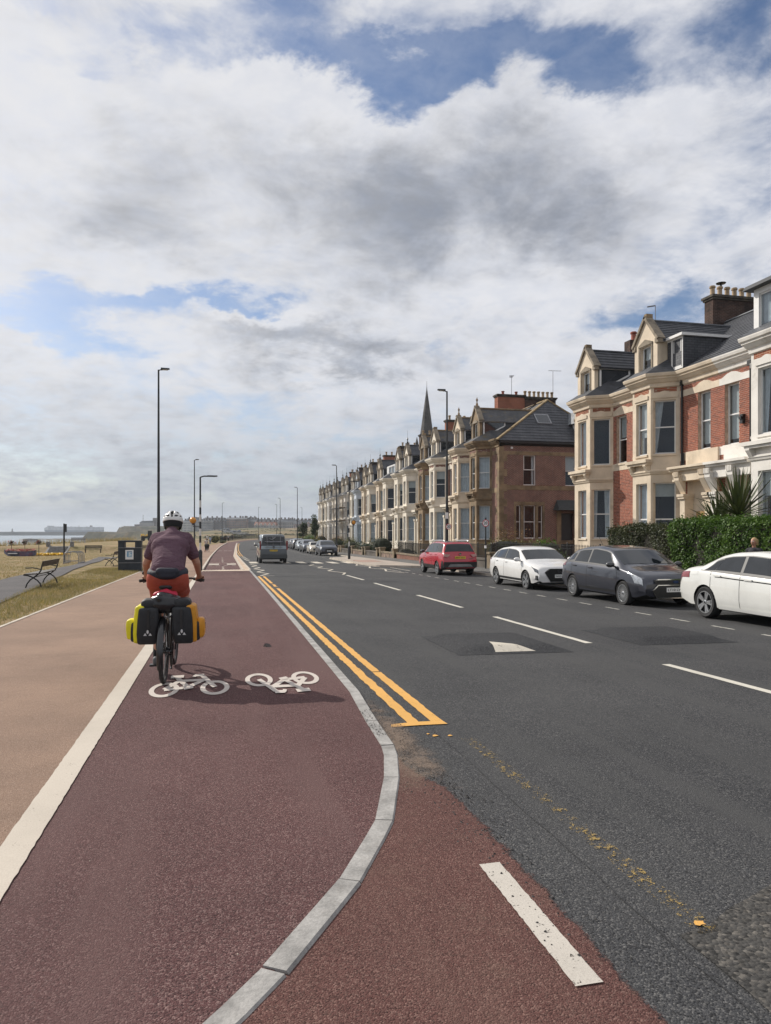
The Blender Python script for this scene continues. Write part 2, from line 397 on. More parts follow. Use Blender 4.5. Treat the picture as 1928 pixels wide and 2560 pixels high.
# ================================================================== GROUND
M_road = asphalt('asphalt', (.050, .051, .054), (.150, .147, .142), (.014, .014, .015), 130, stain=(.070, .070, .070), contrast=1.15)
M_road_old = asphalt('worn_asphalt', (.060, .058, .055), (.17, .155, .135), (.012, .012, .012), 62, bump=1.0)
M_cush = asphalt('cushion_asphalt', (.040, .041, .044), (.10, .10, .10), (.012, .012, .014), 110, bump=0.9)
M_red = asphalt('red_asphalt', (.094, .047, .046), (.215, .145, .134), (.026, .015, .016), 160, stain=(.128, .076, .072), contrast=1.2)
M_apron = asphalt('apron_asphalt', (.100, .048, .042), (.20, .125, .105), (.034, .018, .016), 160, patch=(.175, .118, .09), contrast=1.15, stain=(.135, .080, .066))
M_buff = asphalt('buff_asphalt', (.252, .170, .124), (.42, .32, .255), (.12, .08, .058), 170, contrast=.65)
M_pave = asphalt('pavement_asphalt', (.135, .130, .122), (.20, .19, .18), (.06, .06, .06), 120)
M_tarpath = asphalt('path_asphalt', (.085, .080, .082), (.16, .152, .15), (.05, .048, .05), 110)
M_slab = mat('paving_slab', (.34, .285, .235), .85, var=.16, scale=1.2, bump=.3, bscale=30, kind='World')
M_kerb = mat('granite_kerb', (.32, .308, .292), .8, var=.22, scale=6, bump=.35, bscale=60, kind='World', dirt=(.17, .15, .13), dirt_scale=5, fine=.18)
M_kerb2 = mat('concrete_kerb', (.46, .40, .33), .85, var=.15, scale=2, kind='World', dirt=(.3, .25, .2), dirt_scale=1.0)
M_white = paint('white_paint', (.58, .55, .48), (.07, .068, .066), .30)
M_white_red = paint('white_paint_path', (.50, .445, .375), (.15, .07, .065), .22, dirt=(.30, .24, .2))
M_white_worn = paint('white_paint_chipped', (.52, .48, .425), (.15, .07, .06), .40, 22)
M_sym = paint('white_paint_symbol', (.55, .49, .44), (.16, .08, .075), .30)
M_yel = paint('yellow_paint', (.66, .355, .085), (.07, .068, .066), .32)
M_yel_worn = paint('yellow_paint_faded', (.34, .235, .075), (.066, .066, .068), 1.24, 26)
M_park = paint('worn_bay_paint', (.50, .48, .43), (.055, .055, .056), .62, 14)
M_zig = paint('zigzag_paint', (.60, .55, .46), (.07, .07, .07), .42)

def strip(name, fx0, fx1, Ys, fz, m, parent=None, nx=2, kind='structure', dz=0.0):
    mb = MB(); vs = []; fs = []
    for Y in Ys:
        a, b = fx0(Y), fx1(Y)
        for i in range(nx+1):
            X = a+(b-a)*i/nx; vs.append((X, Y, fz(X, Y)+dz))
    n = nx+1
    for j in range(len(Ys)-1):
        for i in range(nx): fs.append((j*n+i, j*n+i+1, (j+1)*n+i+1, (j+1)*n+i))
    mb.add(vs, fs); o = mb.build(name, m, parent)
    if parent is None: tag(o, kind=kind)
    return o
def frange(a, b, st):
    n = max(1, int(round((b-a)/st))); return [a+(b-a)*i/n for i in range(n+1)]
def lerpf(tab):
    xs = [t[0] for t in tab]; ys = [t[1] for t in tab]
    return lambda q: float(np.interp(q, xs, ys))
def sst(a, b, x):
    t = min(1, max(0, (x-a)/(b-a))); return t*t*(3-2*t)

YS_ALL = frange(-8, 20, 1.0)+frange(21.5, 110, 1.5)+frange(113, 290, 3)
kx_t = lerpf([(0.6, -1.4), (1.2, -.9), (1.8, -.45), (2.34, .01), (2.56, .18), (3.16, .565), (3.78, .87), (4.49, 1.085), (5.08, 1.22), (5.94, 1.255), (7.15, 1.33), (9.6, 1.345), (17, 1.385), (25, 1.42), (39, 1.45), (60, 1.47)])
def kx(Y): return kx_t(Y)+bend(Y)
def cyc_z(X, Y): return zb(Y)-0.085*sst(36.8, 39.5, Y)
def path_z(X, Y): return zb(Y)
isl_l = lerpf([(37.4, 1.07), (50, 1.12), (72, 1.22), (121, 2.32), (166, 3.5)])
isl_r = lerpf([(37.4, 1.52), (53, 1.56), (76, 1.67), (120, 2.55), (166, 3.72)])
# --- land, lawn
xc = lerpf([(-80, -36), (60, -34), (100, -32), (108, -31), (151, -24.5), (200, -20), (260, -18), (400, -30), (600, -60), (800, -112), (890, -165), (950, -158), (1000, -128), (1060, -118), (1130, -158), (1200, -165), (1300, -120), (1500, -90)])
def nz(x, y):    # cheap smooth noise
    return (math.sin(x*.13+1.3*math.sin(y*.07))+math.sin(y*.11+1.7*math.sin(x*.05+2)))*.5
def terrain(X, Y):
    if Y < 260: t = zb(Y)-.40
    else: t = -1.48+sst(260, 820, Y)*(4.4*sst(-60, 60, X)+1.8)+nz(X*.5, Y*.5)*min(1.2, (Y-260)/250)
    if Y > 1040 and X < 60: t += 8.3*sst(1050, 1085, Y)*(1-sst(-40, 40, X))
    if Y > 260 and X > 60: t += 2.5*sst(260, 500, Y)*sst(60, 200, X)
    c = xc(Y)+nz(X*3, Y*2.2)*min(6, Y/70)
    k = sst(0, 7+.006*max(0, Y), X-c)
    return -13+(t+13)*k
Xg = frange(-260, -40, 10)[:-1]+frange(-40, 0, 2)[:-1]+[0, 6, 14, 22]+frange(40, 420, 20)+[600, 900, 1600, 3000]
Yg = [-400, -150, -60]+frange(-30, 260, 6)+frange(270, 1300, 10)+[1400, 1600, 2200]
vs = [(X, Y, terrain(X, Y)) for Y in Yg for X in Xg]; n = len(Xg)
fs = [(j*n+i, j*n+i+1, (j+1)*n+i+1, (j+1)*n+i) for j in range(len(Yg)-1) for i in range(n-1)]
m, T, b = principled('coastal_land')
p = coords(T, 'World'); gn = T.add('ShaderNodeNewGeometry'); s_ = T.add('ShaderNodeSeparateXYZ'); T.l.new(gn.outputs['Normal'], s_.inputs[0])
c = T.mix(T.ramp(T.noise(p, .02, 6, .65), .4, .62), (.225, .170, .100), (.085, .092, .045))
ps_ = T.add('ShaderNodeSeparateXYZ'); T.l.new(p, ps_.inputs[0])
c = T.mix(T.m('MULTIPLY', T.m('MULTIPLY', T.ramp(ps_.outputs[1], 480, 760), T.ramp(ps_.outputs[0], 40, -50)), .92), c, (.034, .036, .024))
c = T.mix(T.m('MULTIPLY', T.ramp(T.noise(p, .09, 6, .7), .45, .65), .6), c, (.17, .125, .075))
rock = T.mix(T.ramp(T.noise(p, .12, 6, .7), .35, .65), (.045, .040, .033), (.11, .092, .07))
c = T.mix(T.ramp(s_.outputs[2], .88, .70), c, rock)
T.set(b.inputs['Base Color'], c); b.inputs['Roughness'].default_value = .95; b.inputs['Specular IOR Level'].default_value = .1
tag(MB().add(vs, fs).build('ground', m, smooth=60), kind='structure')

def foot_l(Y): return -3.83-1.6*sst(40, 46, Y)+3.0*sst(115, 150, Y)+bend(Y)
def lawn_z(X, Y):
    d = .74*sst(91.0, 94.0, Y)*sst(-7, -11, X)-.02
    return zb(Y)+d+0.02*nz(X*6, Y*6)*sst(-4, -6, X)-.35*sst(0, 6, xc(Y)+6-X)
m, T, b = principled('dry_lawn')
p = coords(T, 'World')
c = T.mix(T.ramp(T.noise(p, .55, 7, .68), .36, .64), (.30, .215, .120), (.165, .140, .058))
c = T.mix(T.m('MULTIPLY', T.ramp(T.noise(p, 2.4, 7, .7), .48, .68), .65), c, (.36, .27, .165))
c = T.mix(T.m('MULTIPLY', T.ramp(T.noise(p, 7, 5, .7), .55, .7), .6), c, (.10, .075, .04))
T.set(b.inputs['Base Color'], c); b.inputs['Roughness'].default_value = .95; b.inputs['Specular IOR Level'].default_value = .1
bp = T.add('ShaderNodeBump', ins={'Strength': .8, 'Distance': .05, 'Height': T.noise(p, 28, 4, .7)}); T.l.new(bp.outputs[0], b.inputs['Normal'])
strip('lawn', lambda Y: xc(Y)+1.0, lambda Y: foot_l(Y)+(-.03 if Y < 39 else .15), frange(2, 88, 2)+frange(89, 96, .5)+frange(98, 172, 3), lawn_z, m, nx=30)
# tarmac path through the lawn
tp_in = lerpf([(8, -4.6), (18.8, -5.25), (30, -6.35), (40, -7.55), (48, -8.2), (56, -8.7), (70, -10)])
tp_out = lerpf([(8, -6.2), (18.8, -7.1), (30, -8.35), (40, -8.9), (48, -9.0), (56, -9.6), (70, -11)])
strip('footpath_across_lawn', tp_out, tp_in, frange(8, 70, 2), lambda X, Y: lawn_z(X, Y)+.035, M_tarpath, nx=3)
# --- sea
m, T, b = principled('sea_water')
p = coords(T, 'World')
b.inputs['Base Color'].default_value = (.10, .145, .185, 1); b.inputs['Roughness'].default_value = .22; b.inputs['Specular IOR Level'].default_value = .5
mp = T.add('ShaderNodeMapping'); T.l.new(p, mp.inputs[0]); mp.inputs['Scale'].default_value = (.012, .05, 1)
foam = T.ramp(T.noise(mp.outputs[0], 1.0, 8, .72), .60, .68)
T.set(b.inputs['Base Color'], T.mix(T.m('MULTIPLY', foam, .75), (.115, .155, .19), (.62, .66, .68)))
bp = T.add('ShaderNodeBump', ins={'Strength': .9, 'Distance': .8, 'Height': T.noise(p, .22, 6, .65)}); T.l.new(bp.outputs[0], b.inputs['Normal'])
SEA = -9.0
tag(MB().sheet([(-16000, -2000, SEA), (9000, -2000, SEA), (9000, 30000, SEA), (-16000, 30000, SEA)]).build('sea', m), kind='structure')

# --- road and paths
road = strip('road', lambda Y: (1.30+bend(Y) if Y < 5 else kx(Y)), lambda Y: 12.0+bend(Y), YS_ALL, road_z, M_road, nx=12)
YP = frange(.6, 8, .12)+frange(8.5, 37, .5)+frange(38, 60, 1)+frange(62, 110, 2)+frange(113, 290, 3)
cyc = strip('cycle_path', lambda Y: -1.0+bend(Y), lambda Y: kx(Y) if Y < 37.3 else isl_l(Y) if Y < 164 else kx(Y)+.5, YP, cyc_z, M_red, nx=3)
buff = strip('footway', foot_l, lambda Y: -1.0+bend(Y), YP, lambda X, Y: zb(Y)+(0.001 if Y < 36 else .002), M_buff, nx=2)
# red apron outside the kerb, worn through along its outer edge
T = NT(M_apron.node_tree); b = T.n['Principled BSDF']; p = coords(T, 'World'); px_ = T.add('ShaderNodeSeparateXYZ'); T.l.new(p, px_.inputs[0])
wear_ = T.m('ADD', T.m('MULTIPLY', T.m('SUBTRACT', T.noise(p, 9, 7, .7), .5), .13), T.m('MULTIPLY', T.m('SUBTRACT', T.noise(p, 90, 3, .6), .5), .07))
edge_ = T.m('ADD', px_.outputs[0], T.m('MULTIPLY', T.ramp(px_.outputs[1], 4.0, 4.9), .16))
T.set(b.inputs['Alpha'], T.ramp(T.m('ADD', edge_, wear_), 1.405, 1.375))
_rj = [random.uniform(-.012, .012) for _ in range(400)]
def rag(Y): return 1.47+.012*math.sin(Y*5)+.008*math.sin(Y*17+1)+_rj[int(Y*77) % 400]-.12*sst(4.3, 4.9, Y)
strip('cycle_path_apron', lambda Y: kx(Y)-.02, lambda Y: max(kx(Y)+.02, rag(Y)), frange(.6, 5.0, .025), lambda X, Y: road_z(1.3, Y)+.004, M_apron, nx=3)
strip('road_edge_underlay', lambda Y: -1.6, lambda Y: 1.32, frange(-8, 5.2, .5), lambda X, Y: road_z(1.3, Y)-.012, M_road)
# coarse old surface patch
op = [(1.76, .8), (1.74, 1.6), (1.77, 2.1), (1.76, 2.46), (1.92, 2.50), (2.1, 2.60), (2.25, 2.66), (2.43, 2.74), (2.9, 2.86), (3.6, 2.98), (5, 3.1), (5, .8)]
MB().sheet([(x, y, road_z(x, y)+.005) for x, y in op]).build('worn_surface_patch', M_road_old, road)
# long seam where two road surfaces join
seam = [(1.70+.005*math.sin(y*4.3)+.003*math.sin(y*13), y) for y in frange(1.0, 5.6, .1)]
mb = MB()
for (xa, ya), (xb, yb) in zip(seam[:-1], seam[1:]):
    mb.sheet([(xa-.003, ya, road_z(xa, ya)+.004), (xa+.003, ya, road_z(xa, ya)+.004), (xb+.003, yb, road_z(xb, yb)+.004), (xb-.003, yb, road_z(xb, yb)+.004)])
mb.build('road_seam', mat('tar_seam', (.02, .02, .021), .6), road)
for (x0, x1, y0) in ((2.3, 9.0, 31.3), (2.2, 8.9, 44.8), (3.0, 8.8, 58.0)):
    MB().sheet([(x0, y0, road_z(x0, y0)+.004), (x1, y0-.2, road_z(x1, y0-.2)+.004), (x1, y0-.15, road_z(x1, y0)+.004), (x0, y0+.05, road_z(x0, y0)+.004)]).build('road_joint', MATS['tar_seam'], road)

# --- kerbs: single stones
def kerb_run(name, fx, Y0, Y1, wd, top, base, L, mats, near_until=999, jitter=.003, zoff=0):
    root = None; Y = Y0; first = True; stones = []; far = MB()
    while Y < Y1:
        # advance by arc length
        n = 3; ys = [Y]; y = Y; acc = 0
        while acc < L:
            d = math.hypot(fx(y+.02)-fx(y), .02); y += .02; acc += d
        ys = [Y+(y-Y)*i/3 for i in range(4)]
        ys[0] += .005; ys[-1] -= .005
        pts = []
        dzz = random.uniform(-jitter, jitter)
        for q in ys:
            tx = (fx(q+.02)-fx(q-.02))/.04; ln = math.hypot(tx, 1); nx_, ny_ = 1/ln, -tx/ln
            X = fx(q)
            for sgn, z in ((-1, base(q)), (1, base(q)), (1, top(q)-.012), (.8, top(q)), (-1, top(q))):
                pts.append((X+nx_*sgn*wd/2, q+ny_*sgn*wd/2, z+dzz+zoff))
        k = 5; fs = [(4, 3, 2, 1, 0), (15, 16, 17, 18, 19)]
        for a in range(3):
            for e in range(k): fs.append((a*k+e, a*k+(e+1) % k, (a+1)*k+(e+1) % k, (a+1)*k+e))
        if Y < near_until:
            mb = MB().add(pts, fs)
            if root is None:
                root = mb.build(name, mats); tag(root, kind='structure')
            else: mb.build('kerb_stone', mats, root)
        else: far.add(pts, fs)
        Y = y
    if far.v: tag(far.build('distant_kerb_stones', mats, root), kind='stuff')
    return root
kerb_run('kerb', kx, 2.015, 37.3, .105, lambda Y: zb(Y)+.006, lambda Y: zb(Y)-.16, .705, M_kerb)
kerb_run('kerb_beside_pavement', lambda Y: 12.05+bend(Y), 6, 112, .14, lambda Y: road_z(12, Y)+.115, lambda Y: road_z(12, Y)-.1, .915, M_kerb2, near_until=42)
kerb_run('kerb_beside_footway', lambda Y: -.96+.0*Y+bend(Y), 37.6, 165, .13, lambda Y: zb(Y)+.02, lambda Y: zb(Y)-.2, .915, M_kerb2, near_until=60)
kerb_run('kerb_of_island', lambda Y: isl_l(Y)+.05, 37.6, 160, .12, lambda Y: zb(Y)+.02, lambda Y: zb(Y)-.2, .915, M_kerb2, near_until=60)
kerb_run('kerb_of_island_road_side', lambda Y: isl_r(Y)-.05 if Y < 160 else isl_r(160), 37.6, 160, .12, lambda Y: zb(Y)+.02, lambda Y: zb(Y)-.25, .915, M_kerb2, near_until=60)
M_tact = mat('buff_tactile_paving', (.46, .34, .24), .85, var=.2, scale=2.5, kind='World', bump=.5, bscale=18)
strip('traffic_island', lambda Y: isl_l(Y)+.1, lambda Y: isl_r(Y)-.1, frange(37.4, 160, 2), lambda X, Y: zb(Y)+.018, M_tact, nx=1)
# corduroy tactile strip: raised bars
cord = MB().box(-.93, 1.42, 36.35, 37.35, zb(37)-.05, zb(36.9)+.006).build('tactile_strip', mat('pale_tactile_paving', (.60, .50, .39), .85, var=.12, kind='World')); tag(cord, kind='structure')
for i in range(16):
    x = -.86+i*.148; MB().box(x, x+.07, 36.4, 37.3, zb(37), zb(36.9)+.016).build('raised_bar', MATS['pale_tactile_paving'], cord)
# edging along the grass: long thin concrete edging strips
eg = None
for y in frange(4, 37, 1.5)[:-1]:
    mb = MB().hexa([(-3.88, y, zb(y)-.1), (-3.81, y, zb(y)-.1), (-3.81, y+1.49, zb(y+1.5)-.1), (-3.88, y+1.49, zb(y+1.5)-.1), (-3.88, y, zb(y)+.012), (-3.81, y, zb(y)+.012), (-3.81, y+1.49, zb(y+1.5)+.012), (-3.88, y+1.49, zb(y+1.5)+.012)])
    if eg is None: eg = tag(mb.build('footway_edging', M_kerb2), kind='structure')
    else: mb.build('edging_stone', M_kerb2, eg)
# --- right pavement, crossing build-out, gardens
strip('pavement', lambda Y: 12.1+bend(Y), lambda Y: 14.5+bend(Y), YS_ALL, lambda X, Y: road_z(12, Y)+.11, M_pave, nx=2)
def pav_z(Y): return road_z(12, Y)+.11
strip('garden_ground', lambda Y: 14.5+bend(Y), lambda Y: 40+bend(Y), frange(-8, 160, 4), lambda X, Y: pav_z(Y)+.05, mat('garden_soil', (.09, .08, .05), .95, var=.4, scale=1.5, kind='World', dirt=(.05, .075, .025), dirt_scale=.8), nx=2)
bo = lerpf([(40.2, 12.0), (42.5, 9.4), (44.5, 9.15), (60.5, 9.15), (62, 9.5), (63.5, 12.0)])
strip('crossing_pavement', lambda Y: bo(Y)+.12, lambda Y: 12.1, frange(40.2, 63.5, .5), lambda X, Y: road_z(9.2, Y)+.105, M_slab, nx=2)
kerb_run('kerb_of_crossing_pavement', bo, 40.3, 63.4, .14, lambda Y: road_z(9.2, Y)+.11, lambda Y: road_z(9.2, Y)-.1, .915, M_kerb2)
# tactile red paving at the crossing
MB().box(9.5, 11.0, 48.2, 51.6, road_z(9.2, 50), road_z(9.2, 48.2)+.115).build('tactile_paving', mat('red_tactile', (.32, .21, .165), .85, kind='World'))['kind'] = 'structure'

# --- markings (children of the road / path they are painted on)
def mark(poly, m, parent, name, fz=road_z, dz=.005):
    return MB().sheet([(x, y, fz(x, y)+dz) for x, y in poly]).build(name, m, parent)
def ragged(x0, x1, y0, y1, st=.12, amp=.006):
    ys = frange(y0, y1, st)
    return [(x0+random.uniform(-amp, amp), y) for y in ys]+[(x1+random.uniform(-amp, amp), y) for y in reversed(ys)]
def rline(x0, x1, y0, y1, m, parent, name, fz=road_z, st=.25, amp=.006, dz=.005):
    mb = MB(); ys = frange(y0, y1, st); L = [(x0+bend(y)+random.uniform(-amp, amp), x1+bend(y)+random.uniform(-amp, amp), y) for y in ys]
    vs = []; fs = []
    for a, bb, y in L: vs += [(a, y, fz(a, y)+dz), (bb, y, fz(bb, y)+dz)]
    for i in range(len(L)-1): fs.append((2*i, 2*i+1, 2*i+3, 2*i+2))
    return mb.add(vs, fs).build(name, m, parent)
rline(-1.085, -.92, .8, 36.3, M_white_red, cyc, 'white_dividing_line', lambda X, Y: zb(Y), .05, .0028, .007)
for i in range(5): rline(5.55, 5.67, 4.1+6*i, 8.13+6*i-(.1 if i else 0), M_white, road, 'lane_dash', st=.3)
rline(1.55, 1.655, 5.86, 31.4, M_yel, road, 'yellow_line', st=.1, amp=.010)
rline(1.765, 1.865, 5.86, 8.3, M_yel, road, 'yellow_line', st=.1, amp=.007)
rline(1.765, 1.865, 8.34, 23.5, M_yel, road, 'yellow_line', st=.1, amp=.007)
rline(1.77, 1.87, 24.3, 25.6, M_yel, road, 'yellow_line', st=.1, amp=.03)
rline(1.77, 1.87, 26.2, 31.3, M_yel, road, 'yellow_line', st=.1, amp=.016)
mark([(1.38, 5.74), (1.62, 5.755), (1.875, 5.75), (1.865, 5.865), (1.62, 5.87), (1.40, 5.83)], M_yel, road, 'yellow_line_end', dz=.006)
for x, y, s_ in ((1.66, 5.42, .022), (1.78, 5.40, .018), (1.62, 5.48, .012)):
    mark([(x+s_*(1+.4*math.sin(3*a+x*9))*math.cos(a), y+s_*1.3*(1+.3*math.cos(2*a+y))*math.sin(a)) for a in frange(0, 6.0, .6)], M_yel, road, 'yellow_paint_fragment')
rline(1.84, 1.945, 2.45, 5.3, M_yel_worn, road, 'faded_yellow_line', st=.08, amp=.012)
mark([(1.865, 2.51), (1.88, 2.50), (1.895, 2.507), (1.912, 2.503), (1.91, 2.518), (1.918, 2.53), (1.90, 2.533), (1.885, 2.54), (1.872, 2.528)], M_yel, road, 'yellow_paint_fragment', dz=.007)
for y in frange(2.2, 34.4, 1.288): rline(9.12, 9.19, y, y+.60, M_park, road, 'parking_bay_dash', st=.3)
for y in frange(64, 112, 1.31): rline(9.12, 9.19, y, y+.60, M_park, road, 'parking_bay_dash', st=.3)
mark(ragged(1.2, 1.305, 2.25, 3.2, .03, .0025), M_white_worn, road, 'white_edge_mark', lambda X, Y: road_z(1.3, Y), .009)
rline(1.80, 1.88, 70, 157, M_yel, road, 'yellow_line', st=3); rline(2.02, 2.10, 70, 157, M_yel, road, 'yellow_line', st=3)
rline(5.10, 5.22, 96, 172, M_white, road, 'white_centre_line', st=3)
def poly_line(pts, wd, m, parent, name, fz=road_z, dz=.005):
    mb = MB()
    for (xa, ya), (xb, yb) in zip(pts[:-1], pts[1:]):
        d = Vector((xb-xa, yb-ya)); L = d.length; d /= L; nn = Vector((-d.y, d.x))*wd/2
        q = [(xa-nn.x-d.x*wd*.2, ya-nn.y-d.y*wd*.2), (xa+nn.x-d.x*wd*.2, ya+nn.y-d.y*wd*.2), (xb+nn.x+d.x*wd*.2, yb+nn.y+d.y*wd*.2), (xb-nn.x+d.x*wd*.2, yb-nn.y+d.y*wd*.2)]
        dz += .0008
        mb.sheet([(x, y, fz(x, y)+dz) for x, y in q])
    return mb.build(name, m, parent)
poly_line([(2.30, 31.75), (1.72, 31.85), (2.18, 33.8), (1.75, 35.65), (2.2, 37.6), (1.79, 39.5), (2.17, 41.1), (1.81, 43.2), (2.18, 44.9), (1.85, 46.6)], .11, M_zig, road, 'zigzag_line')
poly_line([(1.85, 55)]+[((2.2 if i % 2 == 0 else 1.85), 57+2*i) for i in range(7)], .11, M_zig, road, 'zigzag_line')
poly_line([(5.55, 32.7)]+[(5.95 if i % 2 == 0 else 5.45, 34.4+2.0*i+(.35 if i % 2 else 0)) for i in range(7)], .11, M_zig, road, 'zigzag_line')
poly_line([(8.9 if i % 2 == 0 else 8.45, 34.2+2.1*i) for i in range(7)], .11, M_zig, road, 'zigzag_line')
rline(9.05, 9.12, 35.6, 40.5, M_zig, road, 'parking_bay_end_line', st=1); rline(9.8, 9.88, 36.6, 41.2, M_zig, road, 'parking_bay_end_line', st=1)
for i in range(7):
    x = 1.95+i*1.12; mark([(x, 49.0), (x+.56, 49.0), (x+.56, 52.5), (x, 52.5)], M_zig, road, 'zebra_stripe')
for x0, x1 in ((-.78, -.12), (.40, 1.0)): mark([(x0, 47.9), (x1, 47.9), (x1, 50.2), (x0, 50.2)], M_white_red, cyc, 'zebra_stripe', cyc_z, .006)
for y in (46.0, 51.4):
    for k in range(4): mark([(-.82+k*.5, y), (-.55+k*.5, y), (-.55+k*.5, y+.25), (-.82+k*.5, y+.25)], M_white_red, cyc, 'give_way_dash', cyc_z, .006)
for y in (40.5, 43.2, 53.5, 57.0, 61.0, 65.5): mark([(.07, y), (.19, y), (.19, y+1.0), (.07, y+1.0)], M_white_red, cyc, 'centre_dot', cyc_z, .006)
for k in range(3): mark([(-.6+bend(100)+k*.65, 100), (-.15+bend(100)+k*.65, 100), (-.15+bend(100)+k*.65, 100.7), (-.6+bend(100)+k*.65, 100.7)], M_white_red, cyc, 'give_way_dash', cyc_z, .006)
# bicycle symbols
def bike_symbol(cx, cy, sg):
    mb = MB(); ez = .006; n = 28
    def P(u, v): x, y = cx+sg*u, cy+sg*v; return (x, y, cyc_z(x, y)+ez)
    for u0 in (-.255, .255):
        for j in range(n):
            a0, a1 = 2*math.pi*j/n, 2*math.pi*(j+1)/n
            mb.sheet([P(u0+r*math.cos(a), rr*math.sin(a)) for r, rr, a in ((.150, .37, a0), (.150, .37, a1), (.098, .255, a1), (.098, .255, a0))])
    def seg(a, b_, w0=.028, k=2.2):
        nonlocal ez
        ez += .0006
        d = Vector((b_[0]-a[0], (b_[1]-a[1])/k)); d.normalize(); nn = (-d.y*w0, d.x*w0*k)
        mb.sheet([P(a[0]-nn[0], a[1]-nn[1]), P(a[0]+nn[0], a[1]+nn[1]), P(b_[0]+nn[0], b_[1]+nn[1]), P(b_[0]-nn[0], b_[1]-nn[1])])
    seg((-.255, 0), (-.13, .42)); seg((-.255, -.02), (-.02, .06)); seg((-.02, .06), (-.155, .60)); seg((-.02, .06), (.13, .42)); seg((-.13, .42), (.13, .42))
    seg((.255, 0), (.115, .66)); seg((-.23, .66), (-.09, .68), .035); seg((.03, .70), (.13, .70), .030); seg((.02, .60), (.04, .72), .02)
    seg((-.06, -.02), (.03, .05), .03)
    return mb.build('bicycle_symbol', M_sym, cyc)
bike_symbol(-.315, 7.66, 1); bike_symbol(.665, 7.96, -1)
# speed cushions: real low humps
def cushion(x0, x1, y0, y1, h=.085, name='speed_cushion'):
    mb = MB(); r = .30; n = 8; vs = []; fs = []
    us = [0, .0]; gx = frange(x0, x1, (x1-x0)/14); gy = frange(y0, y1, (y1-y0)/14)
    for y in gy:
        for x in gx:
            e = min(sst(0, r, x-x0), sst(0, r, x1-x))*min(sst(0, r*1.2, y-y0), sst(0, r*1.2, y1-y))
            vs.append((x, y, road_z(x, y)+.004+h*e))
    n = len(gx)
    fs = [(j*n+i, j*n+i+1, (j+1)*n+i+1, (j+1)*n+i) for j in range(len(gy)-1) for i in range(n-1)]
    o = mb.add(vs, fs).build(name, M_cush, road, smooth=60)
    return o
def cush_z(x0, x1, y0, y1, h=.085, r=.30):
    return lambda x, y: road_z(x, y)+.004+h*min(sst(0, r, x-x0), sst(0, r, x1-x))*min(sst(0, r*1.2, y-y0), sst(0, r*1.2, y1-y))
cushion(3.22, 4.95, 9.33, 11.3); cushion(6.3, 8.05, 9.75, 11.65); cushion(3.6+.5, 5.3+.5, 106, 108); 
cz = cush_z(3.22, 4.95, 9.33, 11.3)
mb = MB(); n = 10
for i in range(n):
    t0, t1 = i/n, (i+1)/n
    ya, yb = 9.41+.54*t0, 9.41+.54*t1
    mb.sheet([(3.78+.11*t0, ya, cz(3.78+.11*t0, ya)+.005), (4.40-.51*t0, ya, cz(4.40-.51*t0, ya)+.005), (4.40-.51*t1, yb, cz(4.40-.51*t1, yb)+.005), (3.78+.11*t1, yb, cz(3.78+.11*t1, yb)+.005)])
mb.build('white_triangle', M_zig, road)
mark([(4.55, 106.3), (5.3, 106.3), (4.95, 107.3)], M_zig, road, 'white_triangle', dz=.07)

# blown sand gathered in the gutter
m, T, b = principled('gutter_sand'); p = coords(T, 'World'); q_ = T.add('ShaderNodeSeparateXYZ'); T.l.new(p, q_.inputs[0])
T.set(b.inputs['Base Color'], T.mix(T.noise(p, 160, 2, .6), (.16, .115, .085), (.32, .235, .175))); b.inputs['Roughness'].default_value = .95
f_ = T.m('ADD', T.m('MULTIPLY', T.noise(p, 5, 6, .7), .6), T.m('MULTIPLY', T.noise(p, 70, 3, .6), .4))
yy = T.m('MULTIPLY', T.ramp(q_.outputs[1], 3.6, 4.9), T.ramp(q_.outputs[1], 8.5, 5.6)); xx = T.ramp(q_.outputs[0], 1.66, 1.36)
T.set(b.inputs['Alpha'], T.m('MULTIPLY', T.ramp(T.m('ADD', f_, T.m('MULTIPLY', T.m('MULTIPLY', xx, yy), .30)), .64, .90), .60))
strip('gutter_sand', lambda Y: kx(Y)+.05, lambda Y: 1.72, frange(3.4, 9, .2), lambda X, Y: road_z(max(X, 1.3), Y)+.0075, m, road, nx=3)
# --- loose grit by the kerb
def pebbles(name, spots, m, label):
    mb = MB()
    for x, y, z, s_ in spots:
        a = random.uniform(0, 6.28); q = []
        for k in range(5):
            rr = s_*random.uniform(.7, 1.2); q.append((x+rr*math.cos(a+k*1.257), y+rr*math.sin(a+k*1.257)))
        hgt = s_*random.uniform(.5, 1.0)
        mb.add([(u, v, z) for u, v in q]+[(x+random.uniform(-.3, .3)*s_, y, z+hgt)], [(k, (k+1) % 5, 5) for k in range(5)])
    return tag(mb.build(name, m), label, 'grit', kind='stuff')
sp = []
for i in range(900):
    y = random.triangular(2.2, 6.8, 5.3); x = 1.36+random.gauss(0, .09) if y < 4.9 else kx(y)+.08+abs(random.gauss(0, .09))
    if x < kx(y)+.08: continue
    sp.append((x, y, road_z(1.3, y)+.004, random.choice((.003, .004, .005, .008))))
for i in range(160):
    y = random.uniform(5.4, 6.3); sp.append((kx(y)+random.uniform(-.06, .07), y, zb(y)+.012, random.choice((.003, .004, .006))))
for i in range(22):
    y = random.uniform(2.3, 3.2); sp.append((random.uniform(1.2, 1.32), y, road_z(1.3, y)+.01, random.choice((.003, .004, .007))))
pebbles('loose_grit', sp, mat('dark_grit', (.05, .046, .044), .9, var=.6, scale=60), 'loose dark grit lying along the kerb and red apron')
sp = [(random.uniform(-.9, 1.2), random.uniform(2.2, 14), 0, random.choice((.002, .003, .004))) for i in range(120)]
sp = [(x, y, zb(y)+.001, s_) for x, y, _, s_ in sp if x < kx(y)-.1]
